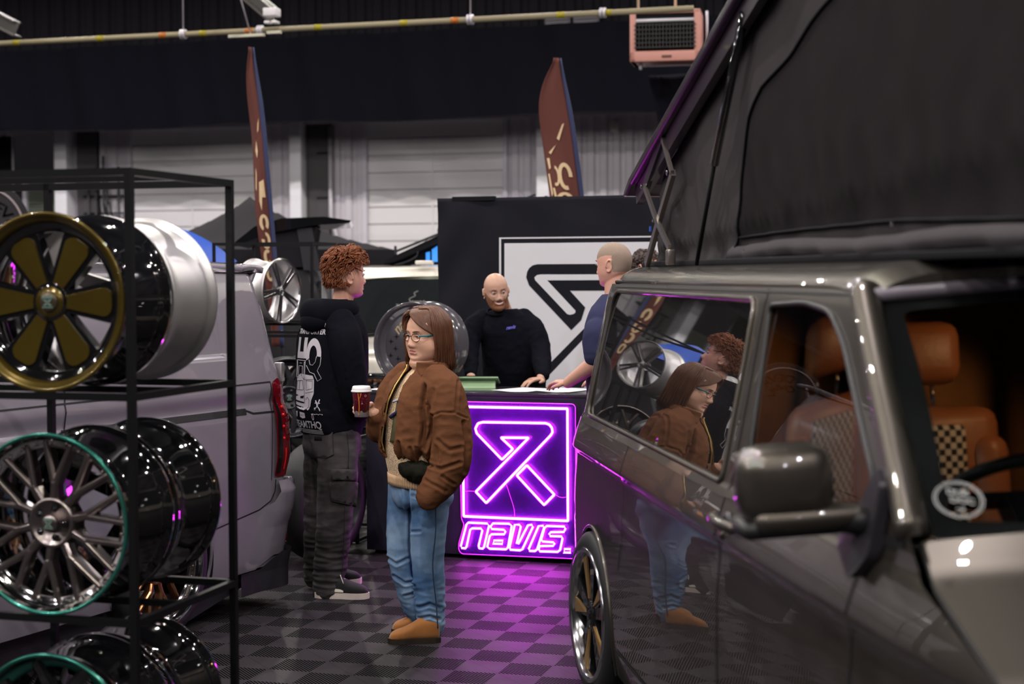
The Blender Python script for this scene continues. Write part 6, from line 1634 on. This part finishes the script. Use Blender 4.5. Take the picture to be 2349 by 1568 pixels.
# curly red hair
m_red_h = mat('hair_curly_ginger', (.17, .05, .018), .55, var=.6, vs=50, spec=.3)
random.seed(5); hb = MB()
hb.ell(HMh @ V(0, .016, .046), (.077, .094, .076), 20, HMh.to_3x3())
cnt = 0
while cnt < 1700:
    u = random.uniform(-1, 1); a = random.uniform(0, 2 * PI); z = .05 + u * .103 if u < 0 else .05 + u * .085
    ca, sa = math.cos(a), math.sin(a)
    if z < .035 and sa < .12: continue
    if z < .058 and sa < -.35: continue
    if abs(ca) > .86 and -.035 < z < .022 and sa < .45: continue
    rr = math.sqrt(max(.04, 1 - (max(0, z - .03) / .108) ** 2)) * (1 - .16 * max(0, -.01 - z) / .04)
    top = sstep(.02, .09, z)
    p = V(ca * .078 * rr, .016 + sa * .100 * rr, z); nrm = V(ca, sa, .3 + top * 1.2).normalized()
    cl = noise.noise_vector(p * 38) * 1.3                                   # neighbouring strands curl together
    tdir = V(0, .25, -.75) + cl + V(random.uniform(-.2, .2), random.uniform(-.2, .2), random.uniform(-.2, .2)) + V(0, -1.1, .3) * top * (sa < 0)
    tdir = (tdir - nrm * tdir.dot(nrm)).normalized(); bi = nrm.cross(tdir)
    ph = noise.noise(p * 30) * 5; am = random.uniform(.004, .008); ln = random.uniform(.030, .052) * (1 - .45 * sstep(.0, -.05, z))
    lift = .004 + (.015 + .012 * max(0, -sa)) * top + random.uniform(0, .006)
    pts = [HMh @ (p + nrm * (lift * .3 + lift * math.sin(PI * .75 * t) + am * .6 * math.cos(ph + t * 4.5)) + tdir * ln * (t - .2) + bi * am * math.sin(ph + t * 4.5)) for t in [i / 7 for i in range(8)]]
    hb.tube(pts, [.0018, .0024, .0026, .0025, .0023, .0019, .0013, .0005], 5, flat=1.5); cnt += 1
hb.build('hair', m_red_h, PH)
# hoodie
t_ = MB()
sloft(t_, [(-.02, 0, .865, .172, .138, FH), (-.02, 0, .90, .185, .15, FH), (-.02, 0, .98, .198, .165, FH), (-.015, 0, 1.12, .205, .165, FH), (-.01, 0, 1.28, .215, .16, FH), (-.005, 0, 1.40, .21, .145, FH), (.005, 0, 1.475, .165, .115, FH), (.015, 0, 1.53, .09, .085, FH)], m=40, n=48)
limb(t_, [hx(786, 738, -.13), hx(800, 790, -.185), hx(812, 860, -.19), hx(818, 915, -.16), hx(828, 945, -.08)], [.078, .088, .080, .068, .05], m=32, n=24)
limb(t_, [hx(735, 745, .13), hx(728, 800, .19), hx(735, 880, .21), hx(780, 935, .2)], [.078, .085, .072, .06], m=32, n=24)
f1 = wr(.006, 6, 9, (1, 1, .8)); f2 = wr(.003, 14, 2)
bk = V(-math.sin(R(FH)), math.cos(R(FH)), 0)
def dH(c, n):
    if n.dot(bk) > .8 and 1.0 < c.z < 1.42: return .4 * f2(c, n)
    return f1(c, n) + f2(c, n)
hd_ = voxel(t_, 'hoodie', m_hood, PH, .006, 6, dH)
# ribbed waistband and hood
wbm = MB(); sloft(wbm, [(-.02, 0, .868, .176, .141, FH), (-.02, 0, .895, .181, .146, FH), (-.02, 0, .925, .186, .150, FH)], m=8, n=64, caps=False); wbm.build('waistband', m_hood, hd_)
hm = MB()
def hoodf(u, v):
    # fabric roll lying round the neck and down the back
    a = R(FH - 90) + R(-150 + 300 * u) + PI; bkk = .5 + .5 * math.cos(R(-150 + 300 * u)); bkk = bkk ** .8
    r0 = .078 + .052 * bkk; c_ = V(.008, 0, 1.535 - .012 * bkk); tb = .030 + .030 * bkk
    cc = c_ + V(math.cos(a), math.sin(a), 0) * r0
    ph = 2 * PI * v; o_ = V(math.cos(a), math.sin(a), 0)
    return cc + o_ * tb * 1.05 * math.cos(ph) + V(0, 0, 1) * tb * (1.0 + .30 * bkk) * math.sin(ph) + V(0, 0, -.02) * bkk
hm.grid(hoodf, 60, 26, cv=True)
hm.ell(V(.0, 0, 1.60) , .001, 6)
o2 = MB()
def hood2(u, v):
    a = R(FH - 90) + R(-95 + 190 * u) + PI; k = math.cos(R(-95 + 190 * u)) ** 2 if abs(-95 + 190 * u) < 90 else 0
    o_ = V(math.cos(a), math.sin(a), 0); cc = V(.008, 0, 1.475) + o_ * (.105 + .045 * k); ph = 2 * PI * v; tb = .020 + .034 * k
    return cc + o_ * tb * math.cos(ph) + V(0, 0, 1) * tb * .95 * math.sin(ph) - V(0, 0, .02 * k)
hm.grid(hood2, 40, 20, cv=True)
sloft(hm, [(.012, 0, 1.50, .10, .10, FH), (.018, 0, 1.545, .080, .082, FH), (.022, 0, 1.575, .074, .078, FH)], m=10, caps=False)
hm.build('hood', m_hood, hd_)
# back print, laid on the cloth
m_prt = mat('hoodie_print_white', (.55, .52, .57), .7)
ct, stt = math.cos(R(FH)), math.sin(R(FH))
from mathutils.bvhtree import BVHTree
bpy.context.view_layer.update()
bv = BVHTree.FromPolygons([v.co for v in hd_.data.vertices], [tuple(p.vertices) for p in hd_.data.polygons])
def bp(a, z, off=.0035):
    # a: across the back (towards the right arm positive), z: height
    xl = a; o = V(-.015 + xl * -ct, xl * -stt, z) + bk * .5
    h = bv.ray_cast(o, -bk)
    if h[0] is None: return V(-.015 + xl * -ct, xl * -stt, z) + bk * .15
    return h[0] + bk * off
def back_text(body, a, z, size, width, m=m_prt, shear=0, bold=0.):
    o = text_mesh('print', body, size, m, hd_, None if False else (lambda x, y, q: bp(a + x, z + y)), .0, shear=shear, width=width, bold=bold)
    return o
# local check: +a must read left to right seen from behind
def pmesh(polys, m=m_prt, off=.0035):
    mb = MB()
    for p in polys:
        q, f = tess(resample(p, .02), (), .02); mb.add([bp(a, z, off) for a, z in q], f, False)
    return mb.build('print', m, hd_)
back_text('TRANSPORTER', .0, 1.405, .036, .235, bold=.0012)
pmesh([[(.055 + .014 * i + (.007 if r_ else 0), 1.432 + r_ * .010), (.062 + .014 * i + (.007 if r_ else 0), 1.432 + r_ * .010), (.064 + .014 * i + (.007 if r_ else 0), 1.442 + r_ * .010), (.057 + .014 * i + (.007 if r_ else 0), 1.442 + r_ * .010)] for i in range(5) for r_ in (0, 1)])
H_ = [[(-.105, 1.375), (-.075, 1.375), (-.075, 1.300), (-.035, 1.300), (-.035, 1.375), (-.005, 1.375), (-.005, 1.265), (-.105, 1.265)]]
pmesh(H_)
def rng(cx, cz, r1x, r1z, r2x, r2z, a0, a1, n=22): return [(cx + r1x * math.cos(lerp(a0, a1, i / n)), cz + r1z * math.sin(lerp(a0, a1, i / n))) for i in range(n + 1)] + [(cx + r2x * math.cos(lerp(a1, a0, i / n)), cz + r2z * math.sin(lerp(a1, a0, i / n))) for i in range(n + 1)]
pmesh([rng(.048, 1.285, .055, .088, .028, .050, -.1, PI + .35)])
# outlined lower halves
def pline(pts, w=.0018, closed=False):
    P = poly_line([(a, z) for a, z in (pts + [pts[0]] if closed else pts)], .015)
    return [bp(p.x, p.y, .004) for p in P]
mb = MB()
for L_s in ([(-.105, 1.255), (-.105, 1.165), (-.078, 1.165), (-.078, 1.225), (-.036, 1.225), (-.036, 1.165), (-.012, 1.165), (-.012, 1.255), (-.105, 1.255)], [(-.098, 1.248), (-.098, 1.172)], [(-.045, 1.240), (-.070, 1.240)], [(-.02, 1.248), (-.02, 1.172)],
            [(.103, 1.275), (.10, 1.235), (.083, 1.205), (.108, 1.165), (.085, 1.150), (.062, 1.188), (.03, 1.195), (0, 1.23)], [(.020, 1.26), (.03, 1.235), (.05, 1.232), (.068, 1.25), (.075, 1.28)]): mb.tube(pline(L_s), .0016, 4)
mb.build('print', m_prt, hd_)
# drawn van
van_body = [(-.098, 1.165), (-.055, 1.185), (.052, 1.178), (.062, 1.155), (.062, 1.085), (.045, 1.05), (.038, 1.015), (-.01, .995), (-.10, 1.005), (-.112, 1.03), (-.112, 1.08)]
pmesh([van_body])
dk = [[(-.096, 1.145), (-.03, 1.15), (-.022, 1.148), (-.022, 1.10), (-.102, 1.098)], [(-.108, 1.075), (-.07, 1.070), (-.108, 1.062)], [(-.05, 1.066), (-.012, 1.072), (-.02, 1.056), (-.05, 1.055)], [(-.110, 1.045), (-.012, 1.038), (-.012, 1.030), (-.110, 1.036)], [(-.106, 1.020), (-.02, 1.012), (-.02, 1.006), (-.104, 1.012)]]
pmesh(dk[1:], m_hood, .0045)
mb = MB()
for L_s in ([(-.096, 1.145), (-.03, 1.15), (-.022, 1.10), (-.102, 1.098), (-.096, 1.145)], [(-.018, 1.17), (-.012, 1.10), (-.008, 1.03)], [(-.05, 1.182), (-.02, 1.155), (.055, 1.158)], [(-.06, 1.148), (-.066, 1.10)], [(.0, 1.15), (.004, 1.10), (.05, 1.11), (.05, 1.15), (0, 1.15)], [(-.004, 1.085), (.058, 1.095)], [(.0, 1.05), (.015, 1.065), (.03, 1.05), (.028, 1.015), (.01, 1.0)]): mb.tube(pline(L_s), .0011, 4)
mb.build('print_line', m_hood, hd_)
pmesh([rng(.022, 1.022, .013, .026, .006, .013, 0, 2 * PI - .01)])
mb = MB()
for L_s in ([(.075, 1.05), (.085, 1.02), (.07, 1.0)], [(.07, 1.035), (.10, 1.035)], [(.098, 1.055), (.085, 1.02), (.105, .995)], [(.068, 1.01), (.075, 1.0)]): mb.tube(pline(L_s), .0028, 4)
for i in range(7): mb.tube(pline([(.048 + .011 * i, .978), (.052 + .011 * i, .974 + .004 * (i % 2))]), .0022, 4)
mb.build('print', m_prt, hd_)
pmesh([[(-.098, .985), (-.075, .988), (-.077, .963), (-.086, .955), (-.096, .963)], [(-.05, .985), (-.005, .980), (-.003, .955), (-.028, .950), (-.05, .957)], rng(.055, .962, .007, .018, .0035, .012, 0, 2 * PI - .01)])
back_text('3', -.086, .970, .02, .008, m_hood, bold=.0005); back_text('DRIVE', -.027, .967, .012, .034, m_hood)
back_text('TEAMTHQ', -.005, .918, .052, .215, m_prt, bold=.001)
back_text('TEAMTHQ', -.005, .918, .0465, .200, m_hood, bold=-.0022)
for o_ in COL.objects:
    pass
pmesh([[(-.11 + .010 * i + (.005 if r_ else 0), .880 + r_ * .009), (-.105 + .010 * i + (.005 if r_ else 0), .880 + r_ * .009), (-.105 + .010 * i + (.005 if r_ else 0), .889 + r_ * .009), (-.11 + .010 * i + (.005 if r_ else 0), .889 + r_ * .009)] for i in range(5) for r_ in (0, 1)])
pmesh([[(-.055, .875 + .008 * i), (.10, .870 + .008 * i), (.10, .8755 + .008 * i), (-.055, .8805 + .008 * i)] for i in range(3)], mat('print_grey', (.25, .24, .26), .7))
# cargo trousers
m_cargo = denim('cargo_washed_black', (.022, .019, .020), (.085, .075, .078))
tr = MB()
sloft(tr, [(-.02, 0, .93, .16, .125, FH), (-.018, 0, .86, .165, .135, FH), (-.015, 0, .78, .165, .135, FH), (-.01, 0, .74, .13, .11, FH)])
limb(tr, [hx(780, 985, -.07), hx(776, 1060, -.08), hx(767, 1180, -.08), hx(757, 1290, -.07), hx(750, 1352, -.06)], [.098, .105, .092, .084, .082], m=36, n=28)
limb(tr, [hx(735, 985, .07), hx(728, 1080, .08), hx(720, 1190, .10), hx(716, 1290, .13), hx(710, 1338, .15)], [.095, .090, .075, .068, .062], m=36, n=28)
fC = wr(.006, 8, 4, (1, 1, 1.5)); fD = wr(.006, 13, 7, (.6, .6, 2.4))
trs = voxel(tr, 'cargo_trousers', m_cargo, PH, .006, 5, lambda c, n: fC(c, n) + fD(c, n) * (.5 + sstep(.5, .15, c.z)))
bt = BVHTree.FromPolygons([v.co for v in trs.data.vertices], [tuple(p.vertices) for p in trs.data.polygons])
def leg_surf(px, py, off=.004):
    p = hx(px, py); cw = V(-.945, 8.45, 0); cm = V(0, 0, 1.7); d = (p + cw - cm).normalized(); h = bt.ray_cast(cm - cw, d)
    return (h[0] - d * off) if h[0] is not None else p + V(0, -.1, 0)
m_st = mat('stitch_dark', (.008, .007, .008), .8)
def patch(name, pts, off, m, solid=.004):
    q, f = tess(resample(pts, 10), (), 12); return MB().add([leg_surf(a, b_, off) for a, b_ in q], f, True).build(name, m, trs, solid=solid)
patch('cargo_pocket', [(753, 1108), (822, 1105), (818, 1160), (798, 1162), (755, 1152), (752, 1130)], .010, m_cargo)
patch('pocket_flap', [(755, 1078), (822, 1080), (820, 1106), (760, 1103), (755, 1096)], .018, m_cargo)
patch('back_pocket', [(703, 988), (760, 992), (762, 1045), (745, 1054), (718, 1050), (707, 1010)], .004, m_cargo)
patch('pocket_label', [(718, 1003), (735, 1003), (735, 1012), (718, 1012)], .010, m_blk, .002)
for L_s in ([(705, 990), (709, 1012), (720, 1050), (745, 1053), (761, 1045), (759, 994)], [(793, 992), (797, 1040), (795, 1078)], [(756, 1108), (752, 1130), (757, 1152), (798, 1161), (816, 1159)], [(757, 1081), (757, 1097), (762, 1102), (818, 1104)], [(787, 1160), (784, 1250), (778, 1340)]):
    P = poly_line(L_s, 8); MB().tube([leg_surf(p.x, p.y, .012 if L_s[0][1] > 1070 and L_s[0][1] < 1110 else .005) for p in P], .0018, 5).build('stitching', m_st, trs)
MB().ell(leg_surf(794, 1096, .024), .006, 10).build('flap_button', m_blk, trs)
# canvas shoes
m_cblk = mat('shoe_black_canvas', (.012, .011, .013), .8); m_csole = mat('shoe_white_sole', (.60, .52, .46), .6, var=.15, vs=20); m_cwh = mat('shoe_white_panel', (.62, .58, .50), .7)
def vshoe(heel, toe, par):
    o, (h_, d, s, L) = shoe('shoe', m_cblk, m_csole, heel, toe, par, .048, .10, .115, .024)
    for sd in (-1, 1):
        MB().grid(lambda u, v: h_ + d * L * lerp(.30, .55, u) + s * sd * (.0395 + .003 * u) * (1 - .18 * v) + V(0, 0, .036 + .040 * v * (1 - .5 * u)), 8, 6).build('side_panel', m_cwh, o, solid=.003)
    for i in range(4): MB().tube(curve([h_ + d * L * (.48 + .055 * i) + s * .026 + V(0, 0, .098 - .010 * i), h_ + d * L * (.49 + .055 * i) + V(0, 0, .114 - .013 * i), h_ + d * L * (.48 + .055 * i) - s * .026 + V(0, 0, .098 - .010 * i)], 8), .003, 6).build('lace', m_cwh, o)
    MB().tube(curve([h_ + d * L * .47 + s * .0 + V(0, 0, .118), h_ + d * L * .50 - s * .04 + V(0, 0, .125), h_ + d * L * .56 - s * .05 + V(0, 0, .085)], 8), .0025, 6).build('lace', m_cwh, o)
vshoe(V(-.095, -.085, 0), V(.185, -.12, 0), PH)
vshoe(V(-.155, .20, 0), V(.105, .30, 0), PH)

# ---------- bald bearded person leaning on the counter
PB = thing('person', 'smiling bald bearded person in a black sweatshirt leaning on the counter', 'person', (-.02, 10.42, 0))
def bx_(px, py, y=0): return V((px - 1167) * (.002833 + y * .00027), y, 1.7 - (py - 633) * (.002833 + y * .00027))
m_sweat = mat('sweatshirt_black', (.0055, .0055, .009), .9, spec=.06)
m_scalp = mat('scalp_skin', (.50, .29, .21), .42, spec=.45)
m_beard = mat('beard_ginger', (.26, .105, .05), .7, var=.5, vs=220, bump=.6, bs=300)
hoB = dict(k=1.0, kx=.98, smile=1., mouth=.029, nose=1.05, cheek=1.5, hairm=mat('brow_fair_brown', (.22, .11, .06), .6), gaze=(.25, .0), lidm=m_skin2)
HMb = headM(bx_(1138, 671, -.13), 12, 8, -6)
b = MB(); head(b, HMb, hoB)
limb(b, [bx_(1160, 745, -.0), bx_(1152, 715, -.05), bx_(1145, 690, -.09)], [.068, .062, .056])
sloft(b, [(.03, .02, .85, .15, .11, 8), (.03, .0, 1.1, .16, .11, 8), (.02, -.02, 1.3, .17, .11, 8), (0, -.03, 1.38, .12, .08, 8)])
for s in (-1, 1): limb(b, [V(.03 + .09 * s, .02, .9), V(.03 + .09 * s, .06, .5), V(.03 + .09 * s, .1, .08)], [.085, .06, .045])
wl = V(.205, -.345, 1.045)
limb(b, [bx_(1205, 755, -.03), bx_(1238, 808, -.12), wl], [.03, .036, .028]); wr_ = V(-.24, -.34, 1.05)
limb(b, [bx_(1103, 755, -.03), bx_(1075, 803, -.15), wr_], [.03, .036, .028])
hand(b, wl, V(-.78, -.55, -.12), V(0, .0, 1), [(.25, .25, .15), (.2, .25, .15), (.22, .25, .15), (.3, .25, .2)], [(.02, .045, .012), (.045, .065, .012), (.065, .072, .014)], .98, .03, -1)
hand(b, wr_, V(.3, -.85, -.15), V(0, .0, 1), [(.25, .25, .15)] * 4, [(.02, .045, .012), (.045, .065, .012), (.065, .072, .014)], .98, .03, 1)
body = voxel(b, 'body', m_scalp, PB, .0030, 2)
finish_face(body, HMb, hoB, [m_scalp, m_lip, m_mouth, m_teeth]); eyes(PB, HMb, hoB)
# beard: the lower face zone grown outwards
bm = bmesh.new(); bm.from_mesh(body.data); inv = HMb.inverted(); kill = []
for f in bm.faces:
    c = inv @ f.calc_center_median(); a = abs(c.x); mo = ((a / .031) ** 2 + ((c.z + .0655 - .012 * (a / .029) ** 2) / .0100) ** 2) < 1
    top_ = interp(a, [0, .02, .035, .05, .065, .08], [-.0475, -.0465, -.047, -.038, -.018, .012])
    ok = c.z < top_ and c.z > -.135 and not mo and c.y < .02 + .25 * (c.z + .03) + .01 and c.y > -.12 and a < .0745 and f.normal.length > 0
    if c.z < -.112 and c.y > -.03: ok = False
    if not ok: kill.append(f)
bmesh.ops.delete(bm, geom=kill, context='FACES')
for v in bm.verts: c = inv @ v.co; v.co += v.normal * (.0016 + .0045 * sstep(-.08, -.11, c.z) + .0010 * noise.noise(v.co * 300))
me = bpy.data.meshes.new('beard'); bm.to_mesh(me); bm.free(); me.materials.clear(); me.materials.append(m_beard)
o = bpy.data.objects.new('beard', me); COL.objects.link(o); o.parent = PB
t_ = MB()
sloft(t_, [(.04, .04, .84, .19, .14, 8), (.04, .03, .95, .20, .15, 8), (.035, .0, 1.1, .205, .15, 8), (.03, -.02, 1.25, .21, .145, 8), (.012, -.035, 1.345, .205, .13, 8), (-.005, -.045, 1.42, .15, .10, 8), (-.02, -.055, 1.475, .075, .075, 8)], m=40, n=44)
limb(t_, [bx_(1200, 734, -.03), bx_(1226, 765, -.07), bx_(1240, 812, -.14), bx_(1243, 845, -.25), V(.218, -.325, 1.068)], [.066, .074, .066, .056, .040], m=32, n=24)
limb(t_, [bx_(1106, 738, -.03), bx_(1085, 760, -.08), bx_(1076, 805, -.16), V(-.24, -.31, 1.08)], [.072, .072, .06, .04], m=32, n=24)
fE = wr(.006, 8, 14, (1, 1, 1.2)); fF = wr(.004, 17, 6)
sw_ = voxel(t_, 'sweatshirt', m_sweat, PB, .006, 5, lambda c, n: fE(c, n) + fF(c, n))
MB().tube([HMb @ V(.066 * math.cos(a), .022 + .064 * math.sin(a), -.135 - .012 * math.sin(-a)) for a in [2 * PI * i / 24 for i in range(24)]], .009, 8, closed=True).build('collar', m_sweat, sw_)
bs = BVHTree.FromPolygons([v.co for v in sw_.data.vertices], [tuple(p.vertices) for p in sw_.data.polygons])
def chest(x, z, off=.003):
    h = bs.ray_cast(V(x, -.6, z), V(0, 1, 0)); return (h[0] if h[0] is not None else V(x, -.17, z)) - V(0, off, 0)
text_mesh('print', 'navis', .032, mat('print_violet_blue', (.10, .09, .5), .6), sw_, lambda x, y, z: chest(.012 + x, 1.362 + y + .15 * x), .0, shear=.3, width=.062, bold=.0012)
m_dtr = mat('dark_trousers', (.01, .01, .013), .85, spec=.1)
t_ = MB(); sloft(t_, [(.035, .03, .92, .17, .13, 8), (.035, .03, .8, .17, .13, 8), (.035, .03, .75, .12, .1, 8)])
for s in (-1, 1): limb(t_, [V(.03 + .09 * s, .03, .82), V(.03 + .09 * s, .06, .5), V(.03 + .095 * s, .1, .08)], [.10, .08, .065])
voxel(t_, 'trousers', m_dtr, PB, .009, 4)
for s in (-1, 1): shoe('shoe', m_cblk, m_csole, V(.03 + .1 * s, .18, 0), V(.04 + .11 * s, -.06, 0), PB)

# ---------- person in the navy T-shirt seen from behind at the counter
def visitor(label, loc, yaw, H, shirt, hairm, crop=True, arm_bare=True, lean=0):
    P = thing('person', label, 'person', loc)
    o = dict(k=1.02, kx=1.03, fat=.006, hairm=hairm, shave=crop, lidm=m_skin2)
    f = V(math.sin(R(yaw)), -math.cos(R(yaw)), 0); s_ = V(math.cos(R(yaw)), math.sin(R(yaw)), 0)
    HM = headM(V(0, 0, H - .12) + f * .03, yaw + 4, 4, 0); sh = H - .36
    b = MB(); head(b, HM, o)
    limb(b, [V(0, 0, sh + .02), f * .01 + V(0, 0, sh + .10), f * .015 + V(0, 0, H - .17)], [.075, .066, .062])
    sloft(b, [(0, 0, .9, .16, .12, yaw), (0, 0, 1.15, .16, .12, yaw), (0, 0, sh - .1, .18, .12, yaw), (0, 0, sh + .02, .12, .08, yaw)])
    arms = []
    for sg in (-1, 1):
        a = s_ * sg
        pts = [a * .19 + V(0, 0, sh - .03), a * .235 + V(0, 0, sh - .28) - f * .01, a * .19 + f * .2 + V(0, 0, sh - .40)]
        limb(b, [pts[0] * .9 + V(0, 0, -.03)] + pts[1:], [.035, .046, .030]); hand(b, pts[-1], (f - a * .3), V(0, 0, 1), [(.3, .4, .3)] * 4, [(.02, .04, .01), (.045, .055, .02), (.065, .06, .03)], 1., .02, 1 if sg < 0 else -1)
        arms.append(pts)
        limb(b, [a * .09 + V(0, 0, .85), a * .09 + V(0, 0, .5), a * .09 + V(0, 0, .08)], [.08, .06, .04])
    bd = voxel(b, 'body', m_skin2, P, .004, 2); mats_ = [m_skin2, m_lip, m_mouth, m_teeth] + ([hairm] if crop else []); finish_face(bd, HM, o, mats_); eyes(P, HM, o)
    t_ = MB(); sloft(t_, [(0, 0, .93, .185, .15, yaw), (0, 0, 1.1, .19, .155, yaw), (0, 0, sh - .15, .215, .15, yaw), (0, 0, sh - .04, .215, .13, yaw), (0, 0, sh + .035, .15, .10, yaw), (0, 0, sh + .075, .085, .08, yaw)], m=30)
    for pts in arms:
        c = curve(pts, 20); e = c[:9] if arm_bare else c[:19]
        limb(t_, [e[0] * .93 + V(0, 0, .01), e[len(e) // 2], e[-1]], [.078, .080, .074 if arm_bare else .045])
    fG = wr(.006, 8, H * 10)
    voxel(t_, 'shirt', shirt, P, .007, 5, fG)
    t_ = MB(); sloft(t_, [(0, 0, 1.0, .17, .135, yaw), (0, 0, .85, .17, .135, yaw), (0, 0, .78, .12, .1, yaw)])
    for sg in (-1, 1): limb(t_, [s_ * sg * .09 + V(0, 0, .86), s_ * sg * .095 + V(0, 0, .5), s_ * sg * .10 + V(0, 0, .08)], [.10, .08, .068])
    voxel(t_, 'trousers', m_dtr, P, .009, 4)
    for sg in (-1, 1): shoe('shoe', m_cblk, m_csole, s_ * sg * .1 - f * .08, s_ * sg * .11 + f * .19, P)
    if not crop:
        hb = MB(); hb.ell(HM @ V(0, .014, .045), (.087, .103, .083), 20, HM.to_3x3()); hm3 = HM
        for i in range(800):
            a = random.uniform(0, 2 * PI); z = random.uniform(-.03, .12)
            if z < .05 and math.sin(a) < .1: continue
            rr = math.sqrt(max(.05, 1 - (max(0, z - .03) / .10) ** 2)); p = V(math.cos(a) * .084 * rr, .014 + math.sin(a) * .10 * rr, z); d = V(random.uniform(-.3, .3), random.uniform(-.3, .3), -.6 + z * 3)
            hb.tube([HM @ (p + d * .03 * k + p.normalized() * .008 * math.sin(k * 2)) for k in (0, .5, 1., 1.5)], [.004, .005, .004, .001], 5)
        hb.build('hair', hairm, P)
    return P
visitor('person with cropped grey hair in a navy T-shirt standing at the counter, back turned', (.575, 8.62, 0), -128, 1.875, mat('tshirt_navy', (.030, .032, .075), .85, spec=.1), mat('cropped_grey_hair', (.30, .22, .17), .75, var=.3, vs=300, bump=.4, bs=500))
visitor('person with dark brown hair behind the one in the navy T-shirt', (.865, 10.45, 0), 60, 1.86, mat('shirt_charcoal', (.03, .03, .035), .8), mat('hair_dark_brown', (.03, .014, .01), .5), False, False)
